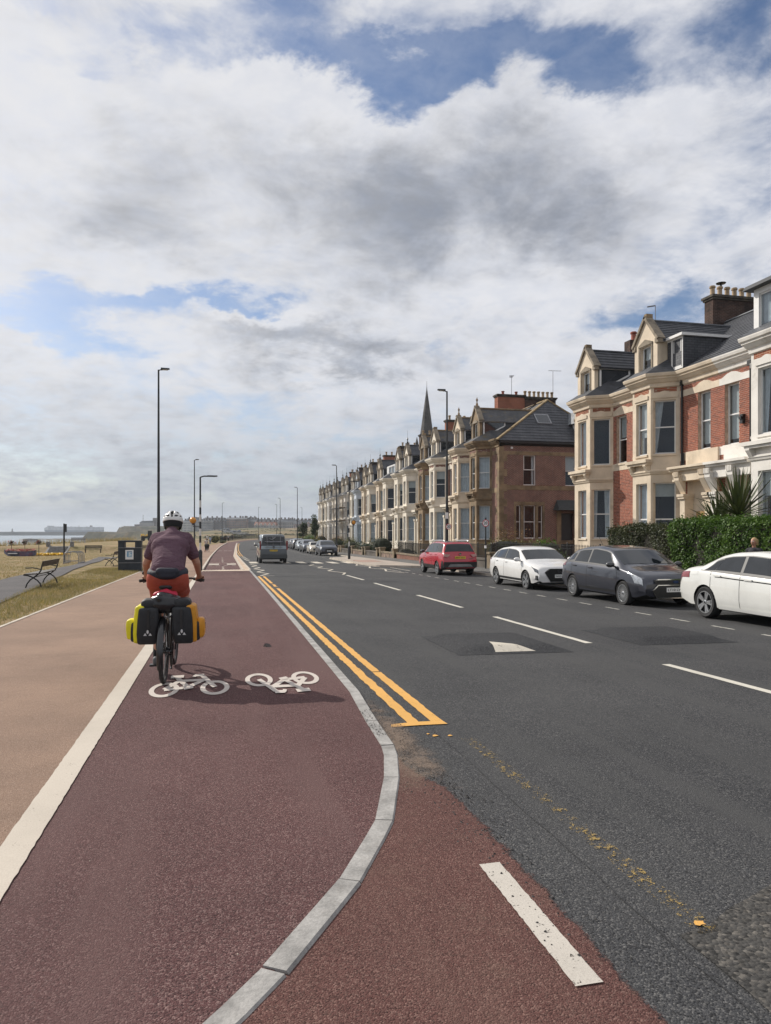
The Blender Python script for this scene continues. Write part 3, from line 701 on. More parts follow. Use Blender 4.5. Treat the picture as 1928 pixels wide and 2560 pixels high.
pebbles('pale_chippings', sp, mat('pale_chip', (.45, .38, .30), .9), 'tiny pale chippings scattered over the red cycle path')
mb = MB(); q = [(.60, 10.45), (.66, 10.36), (.72, 10.40), (.70, 10.50), (.63, 10.52)]
z0 = zb(10.4)+.001
mb.add([(x, y, z0) for x, y in q]+[(.625, 10.43, z0+.05), (.69, 10.45, z0+.035)], [(0, 1, 5), (1, 2, 6, 5), (2, 3, 6), (3, 4, 5, 6), (4, 0, 5)])
tag(mb.build('dry_leaf', mat('dark_leaf', (.035, .022, .018), .5)), 'small dark curled leaf lying on the red cycle path', 'leaf')
# ================================================================== HOUSES
M_cream = mat('cream_render', (.63, .53, .405), .85, var=.10, scale=1.2, kind='World', dirt=(.33, .27, .19), dirt_scale=.9, bump=.15, bscale=40)
M_cream2 = mat('pale_cream_render', (.70, .635, .53), .85, var=.08, scale=1.2, kind='World', dirt=(.40, .33, .24), dirt_scale=.9)
M_whitep = mat('white_render', (.70, .67, .62), .8, var=.06, scale=1.2, kind='World', dirt=(.42, .38, .33), dirt_scale=1.1)
M_stone = mat('brown_sandstone', (.225, .16, .095), .9, var=.3, scale=1.0, kind='World', dirt=(.045, .036, .028), dirt_scale=.9, bump=.3, bscale=25)
M_brickA = brickmat('red_brick_wall', (.34, .105, .055), (.245, .075, .042), (.40, .29, .21))
M_brickD = brickmat('brown_brick_wall', (.215, .085, .064), (.15, .060, .048), (.30, .24, .20), mort=.014)
M_brickS = brickmat('sooty_brick', (.10, .055, .042), (.055, .035, .03), (.13, .10, .085), soot=(.022, .018, .017))
M_brickR = brickmat('orange_brick', (.33, .10, .055), (.26, .08, .045), (.30, .2, .15))
M_mortar = mat('mortar', (.46, .34, .26), .95, var=.2, scale=6, kind='World')
M_b = [mat('red_brick_%s' % n, c, .85, var=.25, scale=9, bump=.3, bscale=60) for n, c in (('bright', (.32, .098, .055)), ('mid', (.26, .080, .047)), ('dark', (.205, .066, .042)))]
M_slate = slatemat('grey_slate', (.060, .064, .074), (.085, .088, .098))
M_slate_m = slatemat('mossy_slate', (.062, .064, .070), (.088, .088, .094), moss=(.13, .10, .05))
M_tile = mat('dark_concrete_tile', (.040, .041, .047), .6, var=.25, scale=3, kind='World')
M_lead = mat('lead_flashing', (.17, .18, .19), .5, var=.2, scale=3, kind='World')
M_upvc = mat('white_window_frame', (.72, .71, .69), .4, var=.03, kind='World')
M_blackm = mat('black_painted_metal', (.012, .012, .013), .4, var=.2)
M_pot = mat('clay_chimney_pot', (.36, .26, .16), .85, var=.2, scale=4, kind='World', dirt=(.1, .08, .06))
M_potr = mat('red_chimney_pot', (.27, .075, .045), .8, var=.2, scale=4, kind='World')
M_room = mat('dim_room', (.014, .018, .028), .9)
M_curt = mat('net_curtain', (.62, .63, .63), .9, var=.08, scale=5, kind='World')
M_blind = mat('roller_blind', (.55, .54, .50), .9, var=.05, kind='World')
M_door = mat('dark_door', (.02, .018, .02), .4)
M_lintel = {}
def window_glass():
    m, T, b = principled('window_glass')
    T.n.remove(b)
    g = T.add('ShaderNodeNewGeometry'); dt = T.add('ShaderNodeVectorMath'); dt.operation = 'DOT_PRODUCT'; T.l.new(g.outputs['Normal'], dt.inputs[0]); T.l.new(g.outputs['Incoming'], dt.inputs[1])
    cs = T.m('ABSOLUTE', dt.outputs['Value'])
    gl = T.add('ShaderNodeBsdfGlossy'); gl.inputs['Roughness'].default_value = .015; gl.inputs[0].default_value = (.92, .95, .97, 1)
    tp = T.add('ShaderNodeBsdfTransparent'); tp.inputs[0].default_value = (.72, .78, .82, 1)
    mx = T.add('ShaderNodeMixShader'); T.l.new(T.m('ADD', T.m('MULTIPLY', T.m('POWER', T.m('SUBTRACT', 1.0, cs), 4.0), .92), .05, clamp=True), mx.inputs[0])
    T.l.new(tp.outputs[0], mx.inputs[1]); T.l.new(gl.outputs[0], mx.inputs[2]); T.l.new(mx.outputs[0], T.n['Material Output'].inputs[0])
    return m
M_glass = window_glass()

class Face:     # vertical plane from pA to pB (2D), outside on the left
    def __init__(s, pA, pB):
        s.a = Vector((*pA, 0)); d = Vector((pB[0]-pA[0], pB[1]-pA[1], 0)); s.L = d.length; s.d = d/s.L; s.n = Vector((-s.d.y, s.d.x, 0))
    def P(s, u, z, out=0): q = s.a+s.d*u+s.n*out; return (q.x, q.y, z)
    def box(s, mb, u0, u1, z0, z1, o0, o1, k=0):
        P = s.P
        return mb.hexa([P(u0, z0, o1), P(u1, z0, o1), P(u1, z0, o0), P(u0, z0, o0), P(u0, z1, o1), P(u1, z1, o1), P(u1, z1, o0), P(u0, z1, o0)], k)
    def wall(s, mb, z0, z1, ops, t=.28, u0=0, u1=None, k=0):
        u1 = s.L if u1 is None else u1
        us = sorted(set([u0, u1]+[max(u0, min(u1, q)) for o in ops for q in o[:2]]))
        for a, b in zip(us[:-1], us[1:]):
            if b-a < 1e-4: continue
            cur = z0
            for o in sorted([o for o in ops if o[0] < (a+b)/2 < o[1]], key=lambda o: o[2]):
                if o[2] > cur+1e-4: s.box(mb, a, b, cur, o[2], -t, 0, k)
                cur = max(cur, o[3])
            if z1 > cur+1e-4: s.box(mb, a, b, cur, z1, -t, 0, k)
def window(house, F, u0, u1, z0, z1, depth=.13, style='sash', fill=None, fr=.055, name='window', detail=2, m=None):
    mb = MB(); o1 = -depth; o0 = -depth-.06
    F.box(mb, u0, u0+fr, z0, z1, o0, o1); F.box(mb, u1-fr, u1, z0, z1, o0, o1)
    F.box(mb, u0+fr, u1-fr, z1-fr, z1, o0, o1); F.box(mb, u0+fr, u1-fr, z0, z0+fr*1.2, o0, o1+.02)
    if style == 'sash': zm = (z0+z1)/2; F.box(mb, u0+fr, u1-fr, zm-.025, zm+.03, o0, o1-.008)
    if style == 'sashlow': zm = z0+(z1-z0)*.36; F.box(mb, u0+fr, u1-fr, zm-.03, zm+.035, o0, o1-.006); F.box(mb, u0+fr, u0+2*fr, z0+fr, zm-.03, o0, o1-.01); F.box(mb, u1-2*fr, u1-fr, z0+fr, zm-.03, o0, o1-.01)
    if style == 'top': zm = z0+(z1-z0)*.52; F.box(mb, u0+fr, u1-fr, zm-.03, zm+.03, o0, o1-.006); F.box(mb, u0+fr, u0+1.8*fr, zm+.03, z1-fr, o0, o1+.012); F.box(mb, u1-1.8*fr, u1-fr, zm+.03, z1-fr, o0, o1+.012)
    w_ = mb.build(name, m or M_upvc, house, world=True)
    mp = MB(); a, b = u0+fr*.8, u1-fr*.8
    mp.sheet([F.P(a, z0+fr, o0+.025), F.P(b, z0+fr, o0+.025), F.P(b, z1-fr*.8, o0+.025), F.P(a, z1-fr*.8, o0+.025)])
    mp.build('pane', M_glass, w_, world=True)
    if detail >= 1:
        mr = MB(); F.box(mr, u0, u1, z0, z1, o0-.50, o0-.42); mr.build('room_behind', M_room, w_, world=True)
    if fill:
        mc = MB(); o = o0-.10
        def drape(ua, ub, za, zc, taper=0):
            n = max(4, int((ub-ua)/.06)); row = []
            for i in range(n+1):
                u = ua+(ub-ua)*i/n; dd = .02*math.sin(i*1.9+ua*7)
                ul = u if not taper else ua+(u-ua)*(1-taper) if taper > 0 else ub-(ub-u)*(1+taper)
                row.append((F.P(u, zc, o+dd), F.P(ul, za, o+dd)))
            for i in range(n): mc.sheet([row[i][1], row[i+1][1], row[i+1][0], row[i][0]])
        for kind, pa, pb in fill:
            if kind == 'full': drape(a, b, z0+.06, z1-.04)
            if kind == 'left': drape(a, a+(b-a)*pa, z0+.06, z1-.04, pb)
            if kind == 'right': drape(b-(b-a)*pa, b, z0+.06, z1-.04, -pb)
            if kind == 'blind': mc.sheet([F.P(a, z1-(z1-z0)*pa, o+.04), F.P(b, z1-(z1-z0)*pa, o+.04), F.P(b, z1-.04, o+.04), F.P(a, z1-.04, o+.04)])
        if mc.v: mc.build('curtain', M_curt if fill[0][0] != 'blind' else M_blind, w_, world=True)
    return w_
def sweep(mb, plan, prof, k=0):      # profile (out, z) swept along plan polyline, outside on the left, mitred
    n = len(plan); rows = []
    P = [Vector((*p, 0)) for p in plan]
    for i in range(n):
        ds = []
        if i > 0: ds.append((P[i]-P[i-1]).normalized())
        if i < n-1: ds.append((P[i+1]-P[i]).normalized())
        ns = [Vector((-d.y, d.x, 0)) for d in ds]
        nn = ns[0] if len(ns) == 1 else (ns[0]+ns[1])/(1+ns[0].dot(ns[1]))
        rows.append([tuple(P[i]+nn*o+Vector((0, 0, z))) for o, z in prof])
    q = len(prof); vs = [p for r in rows for p in r]; fs = []
    for i in range(n-1):
        for j in range(q): fs.append((i*q+j, i*q+(j+1) % q, (i+1)*q+(j+1) % q, (i+1)*q+j))
    fs += [tuple(range(q))[::-1], tuple(range((n-1)*q, n*q))]
    return mb.add(vs, fs, k)
def slope_courses(parent, A, B, n, m, name='slate_course', thick=.03, over=.25, joined=False, w_=True):
    """A=(p_left_bottom, p_right_bottom), B=(p_left_top, p_right_top): overlapping courses, each its own piece"""
    a0, a1 = map(Vector, A); b0, b1 = map(Vector, B)
    nrm = (a1-a0).cross(b0-a0).normalized()
    if nrm.z < 0: nrm = -nrm
    J = MB()
    for i in range(n):
        t0, t1 = i/n, min(1.0, (i+1+over)/n)
        p = [a0.lerp(b0, t0)+nrm*thick, a1.lerp(b1, t0)+nrm*thick, a1.lerp(b1, t1)+nrm*.004, a0.lerp(b0, t1)+nrm*.004]
        q = [x-nrm*thick*.9 for x in p]
        mb = J if joined else MB()
        mb.add(q+p, [(0, 1, 2, 3), (7, 6, 5, 4), (0, 4, 5, 1), (1, 5, 6, 2), (2, 6, 7, 3), (3, 7, 4, 0)])
        if not joined: mb.build(name, m, parent, world=w_)
    if joined: return J.build(name+'s', m, parent, world=w_)
def bricks(house, F, z0, z1, ops, u0, u1, parts=0, proud=.005):
    bw, bh, g = .215, .062, .0135
    ms = []
    for k in range(3):
        me = MB().box(-bw/2, bw/2, -.012, proud, -bh/2, bh/2).mesh('brick', M_b[k]); ms.append(me)
    off = wloc(house); ang = math.atan2(F.d.y, F.d.x)
    full = []; J = [MB(), MB(), MB()]
    r = 0; z = z0
    while z+bh <= z1+.02:
        u = u0-(bw+g)/2*(r % 2)
        while u < u1:
            a, b = max(u, u0), min(u+bw, u1)
            if b-a > .03 and not any(o[0] < b and o[1] > a and o[2] < z+bh and o[3] > z for o in ops):
                k = random.choices((0, 1, 2), (5, 5, 2))[0]
                if b-a > bw-.001: full.append(((a+b)/2, z+bh/2, k))
                else: F.box(J[k], a, b, z, z+bh, -.012, proud)
            elif b-a > .03:      # cut against an opening
                for o in ops:
                    if o[0] < b and o[1] > a and o[2] < z+bh and o[3] > z:
                        k = random.choices((0, 1, 2), (5, 5, 2))[0]
                        if o[0]-a > .03: F.box(J[k], a, o[0], z, z+bh, -.012, proud)
                        if b-o[1] > .03: F.box(J[k], o[1], b, z, z+bh, -.012, proud)
            u += bw+g
        z += bh+g; r += 1
    random.shuffle(full)
    if parts: full.sort(key=lambda q: -(F.P(q[0], 0)[1] < 27)-.01*(q[1] > 5))
    for i, (u, zc, k) in enumerate(full):
        if i < parts:
            o = link('brick', ms[k], house); p = Vector(F.P(u, zc)); o.location = p-off; o.rotation_euler = (0, 0, ang)
        else: F.box(J[k], u-bw/2, u+bw/2, zc-bh/2, zc+bh/2, -.012, proud)
    # rest of the courses in one piece
    mb = MB()
    for k in range(3):
        n = len(mb.v); mb.v += J[k].v; mb.f += [tuple(i+n for i in f) for f in J[k].f]; mb.mi += [k]*len(J[k].f)
    if mb.v: tag(mb.build('brickwork', M_b, house, world=True), kind='stuff')
def pots(house, pts, z, m=None, r=.14, h=.5, name='chimney_pot', parent=None):
    for i, (x, y) in enumerate(pts):
        MB().lathe([(r*1.02, z-.05), (r*1.1, z), (r*.86, z+.06), (r*.8, z+h*.75), (r*1.08, z+h*.8), (r*1.08, z+h*.95), (r*.9, z+h), (r*.6, z+h), (r*.6, z+h*.5)], (x, y, 0), n=10).build(name, m or M_pot, parent or house, world=True, smooth=40)
def chimney(house, x0, x1, y0, y1, z0, z1, m, npots, potm=None, potz=.5):
    mb = MB().box(x0, x1, y0, y1, z0, z1-.22)
    c = mb.build('chimney', m, house, world=True)
    mc = MB().box(x0-.06, x1+.06, y0-.06, y1+.06, z1-.22, z1-.12).box(x0-.12, x1+.12, y0-.12, y1+.12, z1-.12, z1)
    mc.build('chimney_cap', mat('sooty_stone', (.06, .05, .042), .9, var=.4, scale=2, kind='World', dirt=(.13, .12, .06)), c, world=True)
    pots(house, [(x0+(x1-x0)*(i+.5)/npots, (y0+y1)/2) for i in range(npots)], z1, potm, h=potz, parent=c)
    return c
def aerial(base, h, label, yagi=True, rz=0.0):
    t = thing('television_aerial', base, label, 'aerial', rz=rz)
    MB().tube([(0, 0, -.3), (0, 0, h)], .022, 6).build('mast', M_grey, t)
    mb = MB()
    if yagi:
        mb.tube([(-.5, 0, h-.05), (.9, 0, h+.03)], .014, 5)
        for i in range(8): mb.tube([(-.4+i*.17, -.22+.012*i, h-.04+i*.01), (-.4+i*.17, .22-.012*i, h-.04+i*.01)], .009, 4)
    else: mb.tube([(0, 0, h), (.45, .05, h-.05)], .04, 6)
    mb.build('antenna', M_grey, t)
M_grey = mat('galvanised_metal', (.25, .25, .26), .45, .6)

EAVE_PROF = [(-.02, 8.02), (.07, 8.06), (.09, 8.22), (.16, 8.26), (.26, 8.38), (.30, 8.40), (.30, 8.46), (.37, 8.50), (.40, 8.60), (.40, 8.64), (-.02, 8.64)]
def sh(prof, o): return [(a, z+o) for a, z in prof]
def house(Y0, Y1, bc, o, label, trim, wallm, roofm, door_low=True, detail=2, lit=None, dormer=True, bayhw=.78, wins=None, plain=None,
          porch=True, styles=('sash', 'sash'), fills=None, chim=None, gable_m=None, brick_geo=None, finial=True, roof=True, trim2=None, ledge=True, group=None, topbrick=True, tri=True, courses=0, name='terraced_house'):
    trim2 = trim2 or trim
    H = thing(name, (20, (Y0+Y1)/2, zb(bc)-.35), label, 'house', group)
    G = zb(bc)-.6
    plan = [(20, Y0), (20, bc-1.45), (19, bc-bayhw), (19, bc+bayhw), (20, bc+1.45), (20, Y1)]
    L = lambda z: z+o
    # bay
    mb = MB(); faces = []
    for i, (pa, pb) in enumerate(((plan[1], plan[2]), (plan[2], plan[3]), (plan[3], plan[4]))):
        F = Face(pa, pb); w_ = .47 if i != 1 else .44
        mid = F.L/2+(.04 if i == 0 else -.04 if i == 2 else 0)
        ops = [(mid-w_, mid+w_, L(1.16), L(3.74)), (mid-w_, mid+w_, L(5.04), L(7.46))]
        F.wall(mb, G, L(8.3), ops, t=.24)
        faces.append((F, ops))
    mb.build('bay', trim, H, world=True)
    fi = 0
    for bi, (F, ops) in enumerate(faces):
        if bi == 2 and detail < 2: continue
        for oi, op in enumerate(ops):
            fl = fills[fi] if fills and fi < len(fills) else random.choice(([('full', 0, 0)], [('blind', .3, 0)], [('left', .4, .5)], [('full', 0, 0)], None, [('blind', .5, 0)]))
            fi += 1
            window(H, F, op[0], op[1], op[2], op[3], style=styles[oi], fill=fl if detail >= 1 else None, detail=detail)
        if detail >= 2:
            for oi, op in enumerate(ops):      # label moulds over the heads, sills
                mt = MB(); ms_ = MB()
                um = (op[0]+op[1])/2; z = op[3]
                if oi == 1:
                    mt.prism([F.P(op[0]-.10, z+.10, .002), F.P(op[1]+.10, z+.10, .002), F.P(op[1]+.10, z+.26, .002), F.P(um, z+.42, .002), F.P(op[0]-.10, z+.26, .002)], F.n*.045)
                F.box(ms_, op[0]-.05, op[1]+.05, op[2]-.09, op[2], -.1, .05); ms_.build('window_sill', trim, H, world=True)
                if mt.v: mt.build('window_moulding', trim, H, world=True)
            if topbrick:
                mk = MB(); F.box(mk, .14, F.L-.14, L(7.83), L(8.03), -.05, .006); mk.build('brick_panel', wallm, H, world=True)
    mt = MB()
    sweep(mt, plan[1:5], sh([(-.02, 4.10), (.05, 4.14), (.08, 4.22), (.11, 4.24), (.11, 4.31), (-.02, 4.34)], o))
    mt.build('string_course', trim, H, world=True); mt = MB()
    if ledge:
        mt.box(18.66, 19.0, bc-bayhw-.12, bc+bayhw+.12, L(4.66), L(4.80)).box(18.74, 19.0, bc-bayhw-.06, bc+bayhw+.06, L(4.56), L(4.66))
        for y in (bc-bayhw+.02, bc+bayhw-.22): mt.prism([(18.99, y, L(4.10)), (18.72, y, L(4.50)), (18.72, y, L(4.57)), (18.99, y, L(4.57))], (0, .2, 0))
    if mt.v: mt.build('bay_ledge', trim, H, world=True)
    mt = MB(); sweep(mt, plan, sh(EAVE_PROF, o))
    mt.build('cornice', trim, H, world=True)
    # flat wall pieces
    segs = [(Y0, bc-1.45), (bc+1.45, Y1)]
    wins = wins or {}
    for si, (ya, yb) in enumerate(segs):
        if yb-ya < .05: continue
        F = Face((20, ya), (20, yb)); ops = []
        for (wy0, wy1, wz0, wz1) in wins.get(si, []): ops.append((wy0-ya, wy1-ya, L(wz0), L(wz1)))
        geo = brick_geo is not None
        mw = MB(); F.wall(mw, G, L(8.3), ops, t=.30)
        mw.build('wall', M_mortar if geo else wallm, H, world=True)
        if geo: bricks(H, F, max(G, L(.6)), L(8.02), ops, 0, F.L, brick_geo[si])
        mt = MB(); F.box(mt, 0, F.L, L(4.68), L(5.02), -.05, .022); mt.build('sill_band', trim2, H, world=True)
        mt = MB(); F.box(mt, 0, F.L, L(7.52), L(7.80), -.05, .022)
        for (u0, u1, z0, z1) in ops:
            if z0 > L(4):
                um = (u0+u1)/2; mt.prism([F.P(u0-.16, L(7.80), .0), F.P(u1+.16, L(7.80), .0), F.P(um+.25, L(7.93), .0), F.P(um, L(7.97), .0), F.P(um-.25, L(7.93), .0)], F.n*.022)
                ms_ = MB(); F.box(ms_, u0-.06, u1+.06, z0-.10, z0, -.08, .06); ms_.build('window_sill', trim2, H, world=True)
        mt.build('stone_band', trim2, H, world=True)
        for wi, (u0, u1, z0, z1) in enumerate(ops):
            if z0 < L(.9): continue
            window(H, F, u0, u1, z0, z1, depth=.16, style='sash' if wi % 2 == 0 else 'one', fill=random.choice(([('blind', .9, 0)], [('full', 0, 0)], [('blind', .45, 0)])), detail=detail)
    # roof
    if roof:
        ze, zr, xr, xe = L(8.62), L(12.2), 25.1, 19.66
        mb = MB(); mb.prism([(xe, Y0, ze), (xr, Y0, zr), (30.5, Y0, ze), (30.5, Y0, ze-.12), (xr, Y0, zr-.15), (xe, Y0, ze-.12)], (0, Y1-Y0, 0))
        rf = mb.build('roof', roofm, H, world=True)
        if courses: slope_courses(rf, ((xe, Y0+.01, ze), (xe, Y1-.01, ze)), ((xr, Y0+.01, zr), (xr, Y1-.01, zr)), courses, roofm)
        MB().prism([(xr-.16, Y0, zr-.03), (xr, Y0, zr+.09), (xr+.16, Y0, zr-.03)], (0, Y1-Y0, 0)).build('ridge', M_stone if roofm is M_slate_m else M_lead, rf, world=True)
    # bay roof
    e = .40
    q = [(20.1, bc-1.45-e*.8), (19-e, bc-bayhw-e*.55), (19-e, bc+bayhw+e*.55), (20.1, bc+1.45+e*.8)]
    zt = L(9.55); top = [(21.2, bc-1.0), (20.0, bc-.85), (20.0, bc+.85), (21.2, bc+1.0)]
    mb = MB(); mb.add([(x, y, L(8.645)) for x, y in q]+[(x, y, zt) for x, y in top], [(0, 1, 5, 4), (1, 2, 6, 5), (2, 3, 7, 6), (4, 5, 6, 7), (3, 0, 4, 7), (3, 2, 1, 0)])
    mb.build('bay_roof', roofm, H, world=True)
    MB().box(18.75, 19.45, bc-bayhw-.1, bc+bayhw+.1, L(8.60), L(8.72)).build('lead_flat', M_lead, H, world=True)
    # gabled dormer
    if dormer:
        gm = gable_m or trim; hw = .9; xf = 19.22; z0, ze, za = L(8.66), L(10.32), L(11.36)
        F = Face((xf, bc-hw), (xf, bc+hw)); mb = MB(); op = [(hw-.42, hw+.42, L(8.98), L(10.12))]
        F.wall(mb, z0, ze, op, t=.24)
        mb.prism([(xf, bc-hw, ze), (xf, bc, za), (xf, bc+hw, ze)], (.24, 0, 0))
        dm = mb.build('dormer', gm, H, world=True)
        mt = MB()
        for sgn in (-1, 1):
            mt.bar((xf+.10, bc+sgn*(hw+.12), ze-.08), (xf+.10, bc-sgn*.03, za+.13), .40, .13, up=(1, 0, 0) if False else (0, sgn*.77, .64))
            mt.box(xf-.06, xf+.3, bc+sgn*hw-.12, bc+sgn*hw+.12, ze-.24, ze-.02)
            F.box(mt, hw+sgn*.5-.05, hw+sgn*.5+.05, z0+.1, ze-.1, -.02, .035)
        mt.prism([F.P(hw-.55, ze-.17, 0), F.P(hw+.55, ze-.17, 0), F.P(hw+.55, ze-.09, 0), F.P(hw, ze+.12, 0), F.P(hw-.55, ze-.09, 0)], F.n*.05)
        mt.build('coping', mat('weathered_coping', (.24, .20, .15), .9, var=.3, scale=3, kind='World', dirt=(.07, .06, .04)), dm, world=True)
        if finial:
            MB().lathe([(.09, za+.05), (.10, za+.3), (.05, za+.36), (.05, za+.5), (.10, za+.6), (.04, za+.72), (.012, za+.8), (.008, za+(1.5 if finial == 'spike' else .85))], (xf+.12, bc, 0), n=8).build('finial', M_stone if finial != 'spike' else M_blackm, dm, world=True, smooth=40)
        else: MB().box(xf-.03, xf+.3, bc-.10, bc+.10, za+.02, za+.26).build('finial', M_stone, dm, world=True)
        window(H, F, op[0][0], op[0][1], op[0][2], op[0][3], style='one', fill=[('blind', .5, 0)], detail=1)
        mb = MB()
        for sgn in (-1, 1):
            y = bc+sgn*(hw-.04); mb.prism([(xf+.22, y-.04, z0-.05), (xf+.22, y-.04, ze), (23.2, y-.04, ze), (23.2, y-.04, L(10.0)), (20.2, y-.04, L(8.7))], (0, .08, 0))
        mb.build('dormer_cheek', trim if not tri else M_slate, H, world=True)
        zr2 = za-.06
        droof = MB()
        for sgn in (-1, 1):
            droof.hexa([(xf+.2, bc+sgn*(hw+.14), ze-.20), (24.1, bc+sgn*(hw+.14), ze-.20), (24.1, bc, zr2-.06), (xf+.2, bc, zr2-.06), (xf+.2, bc+sgn*(hw+.14), ze-.13), (24.1, bc+sgn*(hw+.14), ze-.13), (24.1, bc, zr2), (xf+.2, bc, zr2)])
        dr = droof.build('dormer_roof', roofm, H, world=True)
        if courses:
            slope_courses(dr, ((xf+.22, bc-hw-.16, ze-.13), (24.1, bc-hw-.16, ze-.13)), ((xf+.22, bc, zr2+.02), (24.1, bc, zr2+.02)), 6 if courses < 16 else 10, roofm)
        MB().tube([(xf+.25, bc, zr2+.02), (23.9, bc, zr2+.02)], .08, 6).build('dormer_ridge', M_stone if roofm is M_slate_m else roofm, dr, world=True)
        if tri and detail >= 1:
            y = bc-hw-.02; tf = MB(); pl = [(19.55, L(8.98)), (21.25, L(9.88)), (21.25, L(10.16)), (19.55, L(10.16))]
            for (xa, zc), (xb, zd) in zip(pl, pl[1:]+pl[:1]): tf.bar((xa, y, zc), (xb, y, zd), .09, .07, up=(0, 1, 0))
            tf_ = tf.build('side_window', M_upvc, H, world=True)
            MB().sheet([(x, y+.012, z) for x, z in pl]).build('pane', glass_dark, tf_, world=True)
    # porch on the party-wall side
    if porch:
        ya, yb = (Y0, bc-1.5) if door_low else (bc+1.5, Y1)
        mb = MB(); mb.box(19.3, 20, ya+.02, yb-.05, L(4.14), L(4.36)).box(19.42, 20, ya+.06, yb-.1, L(3.98), L(4.14))
        for y in (ya+.12, yb-.42):
            mb.box(19.62, 20.0, y, y+.3, G, L(3.3)).box(19.56, 20.0, y-.04, y+.34, L(3.2), L(3.42))
            mb.prism([(19.98, y, L(3.42)), (19.52, y, L(3.95)), (19.52, y, L(4.0)), (19.98, y, L(4.0))], (0, .3, 0))
        mb.build('porch', trim2, H, world=True)
        MB().box(19.96, 20.01, ya+.5, yb-.5, G, L(3.1)).build('door', M_door, H, world=True)
    if chim: 
        for cdef in chim: chimney(H, *cdef)
    # hidden back wall closes the volume
    MB().box(30.2, 30.5, Y0, Y1, G, L(8.6)).build('back_wall', wallm, H, world=True)
    return H
glass_dark = glassmat('dark_glass', (.018, .022, .028), .04, .9)

# ---- near terrace -------------------------------------------------
f_l = lambda *a: list(a)
hA = house(31.45, 37.3, 34.93, 0.0, 'cream trimmed brick end house with dark concrete tiled roof above the hedge end', M_cream, M_brickA, M_tile, detail=2, plain=None,
      wins={0: [(32.22, 33.18, 5.04, 7.46)]}, porch=False, bayhw=.83, styles=('sash', 'one'), brick_geo={0: 0, 1: 0}, courses=9, finial=None,
      fills=[[('left', .3, .2), ('right', .3, .2)], None, [('full', 0, 0)], [('full', 0, 0)], None, None])
q = MB()     # quoins at the free corner
for i in range(14):
    z = .3+i*.56; q.box(19.97, 20.2, 36.95 if i % 2 else 36.75, 37.32, z, z+.54)
    q.box(19.985, 20.3, 37.28, 37.34, z, z+.54)
q.build('quoin_column', M_cream, hA, world=True)
MB().box(20, 30.5, 37.0, 37.3, -1, 8.62).add([(19.7, 37.29, 8.6), (25.1, 37.29, 12.15), (30.5, 37.29, 8.6), (19.7, 37.0, 8.6), (25.1, 37.0, 12.15), (30.5, 37.0, 8.6)], [(0, 1, 2), (3, 5, 4), (0, 3, 4, 1), (1, 4, 5, 2)]).build('gable_wall', M_brickA, hA, world=True)
hB = house(25.35, 31.45, 29.38, 0.0, 'red brick house with cream bay, gabled dormer beside a white box dormer and shared porch', M_cream, M_brickA, M_slate, detail=2,
      wins={0: [(25.91, 26.72, 5.04, 7.5)]}, porch=False, bayhw=.72, styles=('sashlow', 'sash'), brick_geo={0: 300, 1: 0}, courses=22, finial=None, tri=False,
      fills=[[('blind', .24, 0)], [('right', .45, .75)], [('full', 0, 0)], [('blind', .65, 0)], None, None])
hC = house(16.5, 25.35, 21.62, 0.0, 'white painted brick house with wide glazed dormer beside the shared porch', M_whitep, M_brickA, M_slate, detail=2,
      wins={1: [(24.23, 25.05, 5.04, 7.5)]}, porch=False, dormer=False, styles=('one', 'one'), brick_geo={0: 0, 1: 250}, courses=22,
      fills=[[('blind', .2, 0)], [('right', .3, .5)], [('blind', .35, 0)], [('right', .35, .6)], None, None])
# box dormer on B
mb = MB(); mb.box(19.72, 23.4, 27.32, 28.45, 8.72, 10.12); d = mb.build('box_dormer', M_slate, hB, world=True)
MB().box(19.55, 23.4, 27.2, 28.5, 10.12, 10.24).build('dormer_fascia', M_upvc, d, world=True)
F = Face((19.70, 27.34), (19.70, 28.9)); mbw = MB(); F.wall(mbw, 8.72, 10.12, [(.06, .72, 8.8, 10.05), (.82, 1.5, 8.8, 10.05)], t=.12); mbw.build('dormer_front', M_upvc, d, world=True)
window(hB, F, .06, .72, 8.8, 10.05, depth=.02, style='top', detail=1, fill=None); window(hB, F, .82, 1.5, 8.8, 10.05, depth=.02, style='one', detail=1)
# wide dormer on C
mb = MB(); mb.box(19.5, 23.6, 18.5, 22.45, 8.7, 10.42); d = mb.build('box_dormer', M_slate, hC, world=True)
F = Face((19.2, 18.5), (19.2, 22.5)); mbw = MB(); F.wall(mbw, 8.66, 10.45, [(.4, 3.75, 8.95, 10.25)], t=.3); mbw.build('dormer_front', M_upvc, d, world=True)
window(hC, F, .4, 2.05, 8.95, 10.25, depth=.05, style='one', detail=1, fill=[('full', 0, 0)]); window(hC, F, 2.1, 3.75, 8.95, 10.25, depth=.05, style='one', detail=1, fill=[('right', .5, 0)])
MB().hexa([(18.9, 18.3, 10.45), (24, 18.3, 10.45), (24, 22.75, 10.45), (18.9, 22.75, 10.45), (19.0, 18.3, 10.62), (24, 18.3, 11.0), (24, 22.7, 11.0), (19.0, 22.7, 10.62)]).build('dormer_roof', M_blackm, d, world=True)
